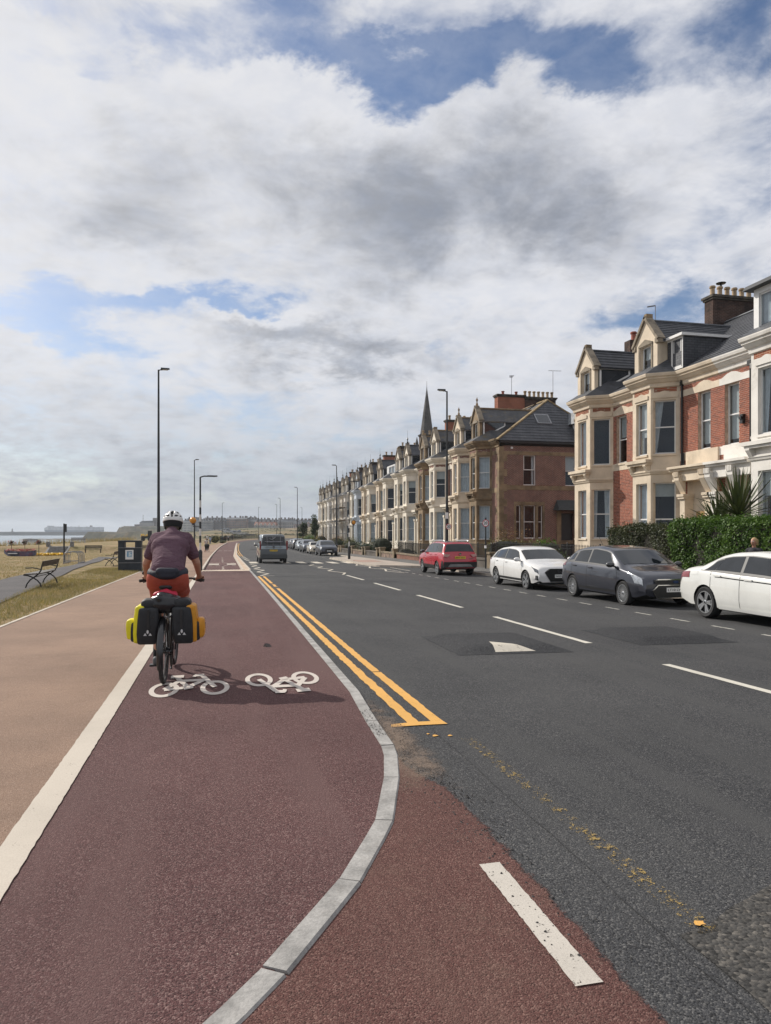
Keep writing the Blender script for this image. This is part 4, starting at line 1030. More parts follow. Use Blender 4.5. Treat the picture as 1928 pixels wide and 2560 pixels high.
# shared porch between B and C (each half belongs to its own house)
for hh, ya, yb, m_, ps in ((hB, 25.35, 27.75, M_cream, (27.0, 25.36)), (hC, 22.95, 25.345, M_whitep, (25.0, 23.7))):
    mb = MB(); mb.box(19.18, 20, ya, yb, 4.26, 4.36).box(19.28, 20, ya, yb-.03, 4.16, 4.26).box(19.42, 20, ya, yb-.06, 3.72, 4.16)
    for y in ps:
        mb.box(19.55, 20.0, y, y+.33, -.8, 3.1).box(19.47, 20.0, y-.05, y+.38, 2.95, 3.05).box(19.43, 20, y-.07, y+.40, 3.05, 3.16)
        mb.prism([(19.6, y, 3.16), (19.25, y, 3.75), (19.25, y, 3.98), (19.6, y, 3.98)], (0, .33, 0))
        for k in range(4): mb.box(19.20, 19.3, y+.01+k*.085, y+.06+k*.085, 3.90, 4.12)
    mb.build('porch', m_, hh, world=True)
    MB().box(19.98, 20.02, ya+.02, yb-.35, -.8, 3.72).build('porch_back', M_cream, hh, world=True)
    MB().box(19.94, 19.981, ya+.75, yb-1.0, -.8, 2.4).build('door', mat('mustard_door', (.34, .20, .07), .5) if hh is hB else M_door, hh, world=True)
    mb = MB().box(19.9, 20.0, ya, yb-.35, 4.36, 5.02); mb.build('porch_parapet', m_, hh, world=True)
# rainwater pipes, lantern box
MB().tube([(19.88, 27.70, 8.3), (19.93, 27.72, 8.1), (19.93, 27.72, -.5)], .045, 8).tube([(19.93, 27.60, 5.0), (19.93, 27.60, -.5)], .035, 8).box(19.86, 19.98, 27.66, 27.78, 8.0, 8.2).build('downpipe', M_blackm, hB, world=True)
MB().tube([(19.93, 23.52, 8.1), (19.93, 23.52, -.5)], .045, 8).box(19.84, 19.98, 23.42, 23.62, 7.95, 8.15).build('downpipe', M_blackm, hC, world=True)
MB().box(19.86, 19.99, 23.88, 24.04, 5.78, 6.14).box(19.80, 19.99, 23.9, 24.02, 5.95, 6.05).build('alarm_box', M_blackm, hC, world=True)
chimney(hB, 24.3, 26.9, 31.3, 31.95, 10.5, 13.55, M_brickS, 6, potz=.55)
MB().lathe([(.05, 14.0), (.05, 14.22), (.22, 14.24), (.25, 14.28), (.05, 14.34)], (25.0, 31.6, 0), n=12).build('cowl', M_blackm, hB, world=True)
pots(hA, [(22.9, 36.2), (23.6, 36.2), (24.1, 36.2)], 12.35, M_potr, .17, .55)
MB().box(22.5, 24.5, 35.9, 36.5, 10, 12.36).build('chimney', M_brickS, hA, world=True)
aerial((24.3, 36.2, 12.4), 2.1, 'slim aerial mast with a short bent arm beside red chimney pots', False, R(150))

# ---- far terrace --------------------------------------------------
off = lerpf([(50, -.22), (57, -.3), (73, -.62), (100, -1.22), (140, -1.42)])
BC = [52.0, 56.3, 63.0, 66.8, 73.0, 76.8, 82.6, 86.4, 92.2, 95.8, 101.4, 105.0, 110.5, 114.1, 119.6, 123.2, 128.4, 132.0, 137.2, 140.8]
scheme = [('brown sandstone trimmed house on the corner with hipped slate roof, skylight and ball finial', M_stone, M_brickD, M_slate_m, True),
 ('cream bay house joined to the brown sandstone corner house', M_cream, M_brickD, M_slate_m, True),
 ('cream bay house with mossy dormer roof next to a brown stone bay', M_cream2, M_brickD, M_slate_m, None),
 ('brown sandstone bay house squeezed between two cream neighbours', M_stone, M_brickD, M_slate_m, None),
 ('all pale rendered bay house with spike finial behind the railings', M_cream2, M_cream2, M_slate, 'spike'),
 ('pale rendered bay house next to a flat glass dormer', M_cream2, M_cream2, M_slate_m, None)]
LBL2 = ['cream bay house with flat glazed dormer on its roof', 'cream bay house with brick frieze and spike finial behind a big round bush',
 'brick frieze bay house with spiked gable above flowering front garden', 'cream bay house with brown tiled dormer roof behind the right hand beacon pole',
 'pale blue washed bay house beside the beacon pole', 'grey slated bay house next to the blue washed bay', 'bay house wrapped in scaffolding', 'cream bay house just past the scaffolding']
for i, bc in enumerate(BC):
    pr = i % 2
    lo = 49.1 if i == 0 else (BC[i]+BC[i-1])/2; hi = (BC[i]+BC[i+1])/2 if i < len(BC)-1 else bc+3
    if i < 6: lab, tr, wl, rf, fin = scheme[i]; grp = None
    elif i < 14: lab = LBL2[i-6]; tr = [M_cream2, M_cream, M_cream2, M_cream, None, M_cream2, M_whitep, M_cream2][i-6] or mat('pale_blue_render', (.50, .55, .60), .85, var=.06, kind='World'); wl = M_brickD; rf = [M_slate, M_slate, M_slate, M_slate_m, M_slate, M_slate, M_slate, M_slate][i-6]; fin = 'spike'; grp = None
    else: lab = 'cream terraced bay house at the far end of the row past the scaffolding'; tr = [M_cream2, M_whitep, M_cream2][i % 3]; wl = M_brickD; rf = M_slate; fin = 'spike'; grp = 'houses at the far end of the terrace'
    det = 2 if i < 4 else 1 if i < 14 else 0
    door_low = (pr == 0) if i > 0 else False
    o = off(bc)
    ws = {}
    if i > 0 and not (pr == 1 and i == 1):
        ya, yb = (lo, bc-1.45) if door_low else (bc+1.45, hi)
        if yb-ya > 1.2: ws = {0 if door_low else 1: [((ya+yb)/2-.42, (ya+yb)/2+.42, 5.04, 7.46)]}
    ch = [(22.6, 26.6, hi-.35, hi+.35, 10.2+o, 13.5+o, M_brickS if i % 3 else M_brickR, 5)] if (pr == 1 and 1 < i < 16) else None
    hh = house(lo, hi, bc, o, lab, tr, wl, rf, door_low=door_low, detail=det, wins=ws, porch=(i > 0), chim=ch, finial=fin, roof=(i > 0), group=grp,
          topbrick=(wl is not tr), dormer=(i != 6), name='corner_house' if i == 0 else 'terraced_house', styles=('top', 'top') if i == 1 else ('sash', 'sash'))
    if i == 6:
        mb = MB(); mb.box(19.9, 23.5, lo+.4, hi-.4, 8.6+o, 10.2+o); d = mb.build('box_dormer', M_lead, hh, world=True)
        F = Face((19.7, lo+.4), (19.7, hi-.4)); mbw = MB(); F.wall(mbw, 8.6+o, 10.2+o, [(.2, 1.5, 8.8+o, 10.05+o), (1.6, 3.0, 8.8+o, 10.05+o)], t=.15); mbw.build('dormer_front', M_upvc, d, world=True)
        window(hh, F, .2, 1.5, 8.8+o, 10.05+o, depth=.04, style='one', detail=1); window(hh, F, 1.6, 3.0, 8.8+o, 10.05+o, depth=.04, style='one', detail=1)
    if i == 0: hD = hh
# corner house: side wall, hipped roof, chimneys
o = off(52); L = lambda z: z
F = Face((29.0, 49.1), (20.0, 49.1)); U = lambda x: 29.0-x
ops = [(U(22.90), U(21.91), 4.97, 7.21), (U(21.69), U(21.33), 1.01, 3.48), (U(22.87), U(21.92), 1.01, 3.48), (U(23.45), U(23.09), 1.01, 3.48), (U(26.3), U(25.31), 4.97, 7.21), (U(26.0), U(24.95), -1.0, 2.9)]
mw = MB(); F.wall(mw, -1.2, 7.95, ops, t=.3); mw.build('side_wall', M_brickD, hD, world=True)
window(hD, F, *ops[0], style='top', fill=[('left', .25, .1)], depth=.1); window(hD, F, *ops[1], style='sash', depth=.1); window(hD, F, *ops[2], style='sash', depth=.1, fill=[('right', .2, 0)]); window(hD, F, *ops[3], style='sash', depth=.1); window(hD, F, *ops[4], style='sash', depth=.1, fill=[('blind', .5, 0)])
for za_, zc_ in ((7.22, 7.48), (4.62, 4.96), (.60, .86)): mt = MB(); F.box(mt, 0, 9.0, za_, zc_, -.05, .02); mt.build('stone_band', M_stone, hD, world=True)
mt = MB()
for u0, u1 in ((U(23.62), U(23.45)), (U(23.09), U(22.87)), (U(21.92), U(21.69)), (U(21.33), U(21.16))): F.box(mt, u0, u1, .86, 3.5, -.05, .02)
F.box(mt, U(23.62), U(21.16), 3.48, 3.75, -.05, .02)
mt.build('window_surround', M_stone, hD, world=True)
for i in range(15):
    z = -.5+i*.555; a = .62 if i % 2 else .36; b_ = .36 if i % 2 else .62
    MB().box(20-.018, 20+a, 49.1-.018, 49.1+b_, z, z+.545).build('quoin', M_stone, hD, world=True)
mb = MB(); sweep(mb, [(29.3, 49.1), (20, 49.1)], [(-.02, 7.88), (.1, 7.95), (.22, 8.02), (.30, 8.06), (.30, 8.2), (-.02, 8.2)]); mb.build('gutter', M_blackm, hD, world=True)
e0, zr = 8.2+0, 12.0
hip = (25.6, 52.4, zr); hipB = (25.6, 54.15, zr)
mb = MB(); mb.add([(19.66, 48.78, 8.22), (29.6, 48.78, 8.22), (25.4, 52.3, zr), (25.4, 54.15, zr), (19.66, 54.15, 8.22), (30.5, 54.15, 8.22), (30.5, 49, 8.22)], [(0, 1, 2), (0, 2, 3, 4), (1, 6, 5, 3, 2), (0, 4, 5, 6, 1)])
rf = mb.build('roof', M_slate_m, hD, world=True)
MB().bar((19.68, 48.80, 8.27), (25.4, 52.3, zr+.05), .22, .10).bar((25.4, 52.3, zr+.05), (29.5, 48.85, 8.27), .22, .10).bar((25.4, 52.3, zr+.05), (25.4, 54.1, zr+.05), .22, .10).build('hip_ridge', mat('stone_ridge', (.26, .19, .10), .9, var=.3, kind='World', dirt=(.08, .07, .04)), rf, world=True)
def on_hip(x, t): # point on the camera-facing slope: t 0 at eave
    return (x, 48.78+3.52*t, 8.22+(zr-8.22)*t)
sl = (Vector((0, 3.52, zr-8.22))).normalized(); nn = Vector((0, -sl.z, sl.y))
mb = MB(); 
for x0, x1, t0, t1 in ((23.55, 24.75, .40, .62),):
    p = [Vector(on_hip(x0, t0)), Vector(on_hip(x1, t0)), Vector(on_hip(x1, t1)), Vector(on_hip(x0, t1))]
    mb.add([q-nn*.05 for q in p]+[q+nn*.10 for q in p], [(0, 3, 2, 1), (4, 5, 6, 7), (0, 1, 5, 4), (1, 2, 6, 5), (2, 3, 7, 6), (3, 0, 4, 7)])
    sk = mb.build('skylight', M_grey, hD, world=True)
    p = [Vector(on_hip(x0+.1, t0+.02)), Vector(on_hip(x1-.1, t0+.02)), Vector(on_hip(x1-.1, t1-.02)), Vector(on_hip(x0+.1, t1-.02))]
    MB().sheet([q+nn*.105 for q in p]).build('pane', glass_dark, sk, world=True)
for k in range(16):   # slate courses on the visible hip
    t0, t1 = k/16, (k+1.2)/16
    if t1 > 1: t1 = 1
    xl = lambda t: 19.66+(25.4-19.66)*t; xr_ = lambda t: 29.6+(25.4-29.6)*t
    p = [Vector(on_hip(xl(t0), t0))+nn*.035, Vector(on_hip(xr_(t0), t0))+nn*.035, Vector(on_hip(xr_(t1), t1))+nn*.008, Vector(on_hip(xl(t1), t1))+nn*.008]
    MB().add(p+[q-nn*.03 for q in p], [(0, 1, 2, 3), (0, 4, 5, 1), (7, 6, 5, 4), (1, 5, 6, 2), (3, 7, 4, 0)]).build('slate_course', M_slate, rf, world=True)
chimney(hD, 23.5, 26.0, 58.0, 58.8, 10, 13.5, M_brickR, 2, M_potr, .35); chimney(hD, 26.0, 29.0, 58.05, 58.75, 10, 13.4, M_brickS, 7, potz=.55)
# side dormer and door hood
mb = MB(); mb.box(26.4, 28.4, 48.9, 52, 8.3, 9.9); d = mb.build('box_dormer', M_upvc, hD, world=True)
mb = MB().hexa([(26.1, 48.5, 9.7), (28.7, 48.5, 9.7), (28.7, 52, 9.8), (26.1, 52, 9.8), (26.6, 49.3, 10.7), (28.4, 49.3, 10.7), (28.4, 52, 10.8), (26.6, 52, 10.8)]); mb.build('dormer_roof', mat('pale_slate', (.20, .21, .22), .7, var=.25, scale=3, kind='World'), d, world=True)
F2 = Face((28.2, 48.9), (26.5, 48.9)); window(hD, F2, .25, 1.3, 8.5, 9.6, depth=-.05, style='one', detail=0)
MB().prism([(24.35, 48.2, 3.2), (26.6, 48.2, 3.2), (26.4, 49.1, 3.85), (24.6, 49.1, 3.85)], (0, .02, .06)).hexa([(24.3, 48.15, 3.12), (26.7, 48.15, 3.12), (26.7, 49.1, 3.12), (24.3, 49.1, 3.12), (24.35, 48.2, 3.22), (26.6, 48.2, 3.22), (26.4, 49.1, 3.85), (24.6, 49.1, 3.85)]).build('door_hood', mat('dark_slate_hood', (.045, .05, .05), .7, kind='World'), hD, world=True)
mb = MB(); F.box(mb, U(24.93), U(24.6), -1, 3.1, -.1, .10); F.box(mb, U(26.35), U(26.02), -1, 3.1, -.1, .10); mb.build('door_surround', M_stone, hD, world=True)
mb = MB(); F.box(mb, U(26.0), U(24.95), -1, 2.9, -.28, -.2); mb.build('door', M_door, hD, world=True)
MB().box(20.9, 21.06, 49.03, 49.1, 7.65, 7.8).build('vent_cover', M_upvc, hD, world=True)
aerial((24.9, 58.3, 13.5), 1.7, 'thin aerial mast with two arms above the orange brick chimney', True, R(70))
aerial((28.9, 58.4, 13.4), 2.5, 'tall aerial mast with long crossbar behind the hipped roof', True, R(10))
# finial ball on corner dormer is part of house(); church spire behind
sp = thing('church', (45, 153, -1), 'dark stone church spire rising behind the terrace', 'church')
m_sp = mat('dark_spire_stone', (.085, .080, .078), .9, var=.35, scale=.5, kind='World', dirt=(.16, .13, .10), dirt_scale=.35)
MB().box(43.1, 46.9, 151.1, 154.9, -1, 21).build('tower', mat('spire_tower_brick', (.14, .085, .065), .9, var=.2, scale=.6, kind='World'), sp, world=True)
mb = MB(); prev = None
mb.lathe([(2.0, 20.6), (1.85, 21.2), (1.22, 25.5), (.58, 30.0), (.12, 33.2), (.05, 34.0), (.03, 35.2)], (45, 153, 0), n=8); mb.build('spire', m_sp, sp, world=True)
for x, y in ((43.2, 151.2), (46.8, 151.2), (43.2, 154.8), (46.8, 154.8)): MB().lathe([(.32, 20.0), (.32, 21.6), (.05, 22.8)], (x, y, 0), n=6).build('pinnacle', m_sp, sp, world=True)
# scaffolding
sc_ = thing('scaffolding', (18.2, 111.5, -1), 'steel tube scaffolding with boards standing against the terrace', 'scaffolding')
mb = MB()
for y in frange(107.6, 116, 1.4):
    for x in (17.6, 18.6): mb.tube([(x, y, -1.1), (x, y, 7.6)], .035, 5)
for z in (1.2, 3.2, 5.2, 7.2):
    for x in (17.6, 18.6): mb.tube([(x, 107.3, z), (x, 116.4, z)], .03, 5)
    for y in frange(107.6, 116, 1.4): mb.tube([(17.4, y, z-.05), (18.9, y, z-.05)], .03, 5)
for y in frange(107.6, 114.6, 1.4): mb.tube([(17.58, y, 1.2), (17.58, y+1.4, 3.2)], .03, 5).tube([(17.58, y+1.4, 3.2), (17.58, y, 5.2)], .03, 5)
mb.build('pole_frame', M_grey, sc_, world=True)
for z in (3.2, 5.2):
    for k in range(4): MB().box(17.65+k*.24, 17.87+k*.24, 107.3, 116.2, z+.02, z+.06).build('board', mat('scaffold_board', (.30, .22, .13), .9, kind='World'), sc_, world=True)
# ================================================================== VEHICLES
def carpaint(name, col, metal=.0, rough=.28, coat=.9):
    m, T, b = principled(name)
    n = T.noise(coords(T), 1.2, 4, .6)
    T.set(b.inputs['Base Color'], T.mix(T.ramp(n, .3, .7), tuple(x*.93 for x in col), tuple(min(1, x*1.05) for x in col)))
    b.inputs['Metallic'].default_value = metal; b.inputs['Roughness'].default_value = rough; b.inputs['Coat Weight'].default_value = coat; b.inputs['Coat Roughness'].default_value = .05
    return m
P_white = carpaint('white_car_paint', (.72, .71, .69)); P_white2 = carpaint('ivory_car_paint', (.66, .66, .63))
P_blue = carpaint('grey_blue_car_paint', (.022, .025, .038), .35, .28); P_red = carpaint('red_car_paint', (.44, .008, .026), .0, .22)
P_navy = carpaint('navy_car_paint', (.007, .011, .026), .1); P_cream = carpaint('cream_car_paint', (.60, .54, .44)); P_grey = carpaint('mid_grey_car_paint', (.07, .08, .10), .4)
P_silver = carpaint('silver_car_paint', (.36, .39, .41), .7); P_black = carpaint('black_car_paint', (.02, .02, .022)); P_van = carpaint('two_tone_grey_paint', (.075, .082, .085), .45)
P_vantop = carpaint('silver_van_paint', (.36, .42, .45), .6)
M_plast = mat('black_plastic', (.016, .016, .017), .5, var=.2); M_tyre = mat('tyre_rubber', (.014, .014, .015), .8, var=.2); M_alloy = mat('alloy_wheel', (.50, .51, .52), .28, .85, var=.04)
M_darkalloy = mat('dark_alloy', (.05, .05, .055), .35, .7); M_chrome = mat('chrome', (.7, .7, .7), .12, 1.0, var=.02); M_under = mat('underbody', (.008, .008, .008), .9)
M_lamp = mat('headlamp_glass', (.32, .34, .37), .08, .3, var=.3, scale=9, coat=1); M_tail = mat('tail_lamp', (.20, .010, .012), .12, coat=1, var=.1); M_plateW = mat('white_number_plate', (.74, .74, .72), .5, var=.02)
M_plateY = mat('yellow_number_plate', (.72, .50, .05), .5, var=.02); M_ink = mat('black_lettering', (.012, .012, .013), .6); M_whiteink = mat('white_lettering', (.75, .75, .75), .6)
def car_glass():
    m, T, b = principled('car_glass'); b.inputs['Base Color'].default_value = (.008, .011, .014, 1); b.inputs['Roughness'].default_value = .02; b.inputs['Specular IOR Level'].default_value = .62; b.inputs['IOR'].default_value = 1.5
    return m
M_cglass = car_glass()
def ip(tab, x): return float(np.interp(x, [t[0] for t in tab], [t[1] for t in tab]))
def smooth_tab(tab, L, n=160, win=7):
    xs = np.linspace(-L/2, L/2, n); ys = np.array([ip(tab, x) for x in xs]); k = np.ones(win)/win
    yp = np.pad(ys, win//2, mode='edge'); ys = np.convolve(yp, k, 'valid'); return list(zip(xs, ys))
class Car:
    """x forward, y left, z up; lofted body with wheel arches cut out"""
    def __init__(s, L, W, H, wb, wr, top, belt, name, label, paint, group=None, sill=.20, axle=None, tumble=.34, cat='car', wm=.0, nose=.10):
        s.L, s.W, s.wb, s.wr = L, W, wb, wr
        s.top = smooth_tab(top, L, win=5); s.belt = smooth_tab(belt, L, win=7); s.sill = sill; s.tumble = tumble; s.nose = nose
        s.ax = axle if axle is not None else (wb/2, -wb/2)       # front, rear axle x
        s.paint = paint
        s.T = thing(name, (0, 0, 0), label, cat, group)
        s.body()
    def sec(s, x):
        xn = abs(x)/(s.L/2); w = s.W/2*(1-s.nose*xn**6-.02*xn**2)
        zt = ip(s.top, x); zs = min(ip(s.belt, x), zt-.03); zbt = s.sill+.10*max(0, (xn-.82)/.18)
        k = min(1, max(0, (zt-zs)/.30)); wg = w*.955
        wt = wg-max(0, zt-zs)*s.tumble-.02
        zh = zt-.03-.05*k
        return [(0, zbt), (w*.84, zbt), (w*.955, zbt+.05), (w*.985, zbt+.16), (w, zbt+.34*(zs-zbt)), (w*1.0, zbt+.62*(zs-zbt)), (w*.985, zs-.09*(zs-zbt)), (w*.965, zs-.01),
                (wg, zs+.004), (wt+.012*k, max(zs+.008, zh-.01)), (wt-.045, max(zs+.012, zt-.028)), (wt-.14, zt-.010), (wt*.5, zt), (0, zt+.008)]
    def pt(s, x, t):   # t: control index (float)
        c = s.sec(x); i = min(int(t), len(c)-2); f = t-i
        return (c[i][0]*(1-f)+c[i+1][0]*f, c[i][1]*(1-f)+c[i+1][1]*f)
    def nrm(s, x, t):
        e = .01; y0, z0 = s.pt(x, max(0, t-.05)); y1, z1 = s.pt(x, min(12.99, t+.05)); ya, za = s.pt(min(x+e, s.L/2), t); yb, zb_ = s.pt(max(x-e, -s.L/2), t)
        a = Vector((0, y1-y0, z1-z0)); b = Vector((2*e, ya-yb, za-zb_)); n = b.cross(a)
        if n.length < 1e-9: return Vector((0, 1, 0))
        n.normalize()
        return n if (n.y > 0 or (abs(n.y) < .2 and n.z > 0)) else -n
    def body(s):
        n = 72; half = s.L/2
        xs = [half*math.sin(math.pi/2*max(-1, min(1, -1+2*i/n)))*.55+.45*half*(-1+2*i/n) for i in range(n+1)]
        vs = []; fs = []
        for x in xs:
            c = s.sec(x); ring = [(x, y, z) for y, z in c]+[(x, -y, z) for y, z in reversed(c[1:-1])]
            vs += ring
        k = len(ring)
        for i in range(n):
            for j in range(k): fs.append((i*k+j, i*k+(j+1) % k, (i+1)*k+(j+1) % k, (i+1)*k+j))
        fs += [tuple(range(k))[::-1], tuple(range(n*k, (n+1)*k))]
        mb = MB().add(vs, fs); me = mb.mesh('body', [s.paint, M_under])
        o = bpy.data.objects.new('body', me); COL.objects.link(o)
        cut = MB(); Ra = s.wr*1.13
        for ax in s.ax:
            for sg in (-1, 1):
                y0, y1 = (s.W/2-.30, s.W/2+.2) if sg > 0 else (-s.W/2-.2, -s.W/2+.30)
                cut.lathe([(Ra, y0), (Ra, y1)], (ax, 0, s.wr), 'Y', 28)
        cm = cut.mesh('cut', M_under); c = bpy.data.objects.new('cut', cm); COL.objects.link(c)
        md = o.modifiers.new('b', 'BOOLEAN'); md.operation = 'DIFFERENCE'; md.object = c; md.solver = 'EXACT'
        m2 = evaluated(o, 'body'); bpy.data.objects.remove(o); bpy.data.objects.remove(c)
        m2.materials.clear(); m2.materials.append(s.paint); m2.materials.append(M_under)
        mi = []; 
        for p in m2.polygons:
            q = p.center; inn = any(abs(math.hypot(q.x-ax, q.z-s.wr)-Ra) < .03 for ax in s.ax) and abs(q.y) < s.W/2-.005 and abs(p.normal.y) < .5
            inn = inn or (abs(q.y) < s.W/2-.25 and any(math.hypot(q.x-ax, q.z-s.wr) < Ra for ax in s.ax)) or (p.normal.z < -.8 and q.z < s.sill+.12)
            mi.append(1 if inn else 0)
        m2.polygons.foreach_set('material_index', mi); m2.polygons.foreach_set('use_smooth', [True]*len(mi))
        try: m2.set_sharp_from_angle(angle=R(38))
        except Exception: pass
        s.b = link('body', m2, s.T)
    def patch(s, x0, x1, t0, t1, m, name, off=.006, sides=(1, -1), nx=10, nt=6, parent=None, xa=None, xb=None, thick=True):
        """panel following the body; xa/xb: optional x limits as functions of f (0 at t0 .. 1 at t1)"""
        out = []
        for sg in sides:
            vs = []; fs = []
            for j in range(nt+1):
                f = j/nt; t = t0+(t1-t0)*f; a = xa(f) if xa else x0; b = xb(f) if xb else x1
                for i in range(nx+1):
                    x = a+(b-a)*i/nx; y, z = s.pt(x, t); nn = s.nrm(x, t); vs.append((x+nn.x*off, sg*(y+nn.y*off), z+nn.z*off))
            for j in range(nt):
                for i in range(nx): q = (j*(nx+1)+i, j*(nx+1)+i+1, (j+1)*(nx+1)+i+1, (j+1)*(nx+1)+i); fs.append(q if sg > 0 else q[::-1])
            o = MB().add(vs, fs).build(name, m, parent or s.b if parent is None else parent, smooth=50); o.parent = parent or s.T; out.append(o)
        return out
    def screen(s, x0, x1, m, name, off=.006, nx=8, ny=12, wf=.93):
        vs = []; fs = []
        for i in range(nx+1):
            x = x0+(x1-x0)*i/nx; c = s.sec(x); wt = c[9][0]*wf
            for j in range(ny+1):
                y = -wt+2*wt*j/ny; a = abs(y)
                ys = [c[k][0] for k in (13, 12, 11, 10, 9)]; zs = [c[k][1] for k in (13, 12, 11, 10, 9)]
                z = float(np.interp(a, ys, zs)); vs.append((x, y, z))
        n = ny+1
        for i in range(nx):
            for j in range(ny): fs.append((i*n+j, i*n+j+1, (i+1)*n+j+1, (i+1)*n+j))
        d = Vector((0, 0, 1)); a, b = Vector(vs[0]), Vector(vs[-1]); sl = Vector((-(b.z-a.z), 0, (b.x-a.x)));
        if sl.z < 0: sl = -sl
        sl.normalize(); vs = [tuple(Vector(v)+sl*off) for v in vs]
        o = MB().add(vs, fs).build(name, m, s.T, smooth=50)
        return o
    def wheels(s, rim='multi', rm=None, tw=.21, nspoke=5):
        rm = rm or M_alloy; r = s.wr; rr = r*.70
        tyre = MB().lathe([(rr*.98, -tw/2+.015), (r*.90, -tw/2), (r*.985, -tw/2+.03), (r, -tw/4), (r, tw/4), (r*.985, tw/2-.03), (r*.90, tw/2), (rr*.98, tw/2-.015)], axis='Y', n=36, cap=False).mesh('wheel', M_tyre, smooth=40)
        mb = MB().lathe([(rr, tw/2-.02), (rr*1.0, tw/2-.012), (rr*.93, tw/2-.02), (rr*.90, tw/2-.07), (.01, tw/2-.075)], axis='Y', n=36, cap=False, k=1)
        mb.lathe([(rr*.22, tw/2-.05), (rr*.2, tw/2-.018), (.02, tw/2-.012)], axis='Y', n=16, cap=False)
        mb.lathe([(rr*1.0, tw/2-.03), (rr*1.01, tw/2-.008), (rr*.94, tw/2-.008), (rr*.92, tw/2-.03)], axis='Y', n=36, cap=False)
        if rim == 'multi':
            for i in range(20):
                a = 2*math.pi*i/20; d = Vector((math.cos(a), 0, math.sin(a))); mb.bar(d*rr*.2+Vector((0, tw/2-.035, 0)), d*rr*.95+Vector((0, tw/2-.028, 0)), .022, .02, up=(0, 1, 0))
        else:
            for i in range(nspoke):
                for da in ((-.16, .16) if rim == 'double' else (0,)):
                    a = 2*math.pi*i/nspoke; d0 = Vector((math.cos(a+da*.6), 0, math.sin(a+da*.6))); d = Vector((math.cos(a+da), 0, math.sin(a+da)))
                    mb.bar(d0*rr*.15+Vector((0, tw/2-.035, 0)), d*rr*.95+Vector((0, tw/2-.026, 0)), .05 if rim == 'double' else .08, .025, up=(0, 1, 0))
        rme = mb.mesh('rim', [rm, M_darkalloy], smooth=35)
        for ax in s.ax:
            for sg in (1, -1):
                w_ = link('wheel', tyre, s.T); w_.location = (ax, sg*(s.W/2-tw/2-.015), s.wr); w_.rotation_euler = (0, random.uniform(0, 1), 0 if sg > 0 else math.pi)
                link('rim', rme, w_)
    def plate(s, x, z, txt, m, face=1, y=0, tilt=0, size=.52):
        o = MB().box(-.006, .006, -size/2, size/2, -.055, .055).build('number_plate', m, s.T); o.location = (x, y, z); o.rotation_euler = (0, -tilt*face, 0)
        t = text_mesh(txt, .092, M_ink, 'lettering', o, .0005, .0012, spacing=.98); t.rotation_euler = (R(90), 0, R(90) if face > 0 else R(-90)); t.location = (.0075*face, 0, -.002)
        bb = [v.co.x for v in t.data.vertices]; wdt = max(bb)-min(bb); t.scale = (size*.9/wdt*1.0, .88, 1)
    def place(s, X, Y, z, rz): s.T.location = (X, Y, z); s.T.rotation_euler = (0, 0, rz)
    def bits(s, mirror_x, handles=(), hz=None, mirror=None, belt_t=7.6):
        for sg in (1, -1):
            c = s.sec(mirror_x); w = c[8][0]; z = c[8][1]
            mb = MB().sphere((mirror_x+.02, sg*(w+.13), z+.09), (.085, .12, .075), 12, 8); mb.tube([(mirror_x+.03, sg*(w-.02), z+.03), (mirror_x+.03, sg*(w+.08), z+.06)], .025, 6)
            o = mb.build('wing_mirror', mirror or s.paint, s.T, smooth=50)
            for hx in handles:
                y, zz = s.pt(hx, 6.15); MB().box(hx-.10, hx+.10, sg*y-.022, sg*y+.022, zz-.018, zz+.012).build('door_handle', s.paint if mirror is None or mirror is s.paint else s.paint, s.T)
    def seams(s, xs, t0=2.4, t1=7.9, m=None):
        for x in xs: s.patch(x-.006, x+.006, t0, t1, m or M_under, 'door_gap', .002, nx=1, nt=10)
def road_side(X, Y, heading_back): # ground height under a parked car
    return road_z(X, Y)
GL = M_cglass
# ---- dark blue-grey five-door hatchback
c = Car(4.34, 1.84, 1.49, 2.64, .316,
  [(-2.17, .62), (-2.14, .86), (-2.06, .99), (-1.80, 1.20), (-1.50, 1.355), (-1.0, 1.455), (-.3, 1.50), (.25, 1.455), (.45, 1.41), (1.18, 1.02), (1.30, .985), (1.75, .90), (2.02, .80), (2.12, .68), (2.17, .58)],
  [(-2.17, .92), (-1.5, .985), (-.5, .955), (.6, .93), (1.1, .93), (1.5, .86), (2.17, .70)], 'parked_car', 'dark blue grey five door hatchback with silver multi spoke wheels parked behind the white saloon', P_blue, 'cars parked along the right kerb', axle=(1.28, -1.36))
c.screen(1.12, .50, GL, 'windscreen', wf=.92); c.screen(-2.0, -1.62, GL, 'rear_window', wf=.86)
c.patch(-1.7, 1.0, 8.06, 9.06, M_plast, 'window_surround', .003, nx=16, xa=lambda f: -1.80+.30*f, xb=lambda f: 1.02-.54*f)
c.patch(-.48, .98, 8.16, 8.96, GL, 'front_window', xb=lambda f: .92-.50*f); c.patch(-1.36, -.56, 8.16, 8.96, GL, 'rear_side_window', xa=lambda f: -1.30+.10*f); c.patch(-1.74, -1.36, 8.3, 8.9, GL, 'quarter_window', xa=lambda f: -1.74+.24*f, xb=lambda f: -1.38+.06*f)
c.patch(1.30, 2.02, 5.25, 7.75, M_lamp, 'headlamp', .010, xa=lambda f: 1.80-.38*f, xb=lambda f: 2.09-.10*f, nt=8)
c.patch(-2.10, -1.86, 6.2, 8.6, M_tail, 'tail_lamp', .008)
c.seams((1.02, -.52, -1.42)); c.patch(-1.0, .95, 2.5, 3.0, M_plast, 'side_moulding', .004, nx=8, nt=2)
MB().box(2.10, 2.185, -.55, .55, .60, .70).build('upper_grille', M_plast, c.T); MB().box(2.12, 2.19, -.50, .50, .70, .725).build('grille_bar', M_chrome, c.T)
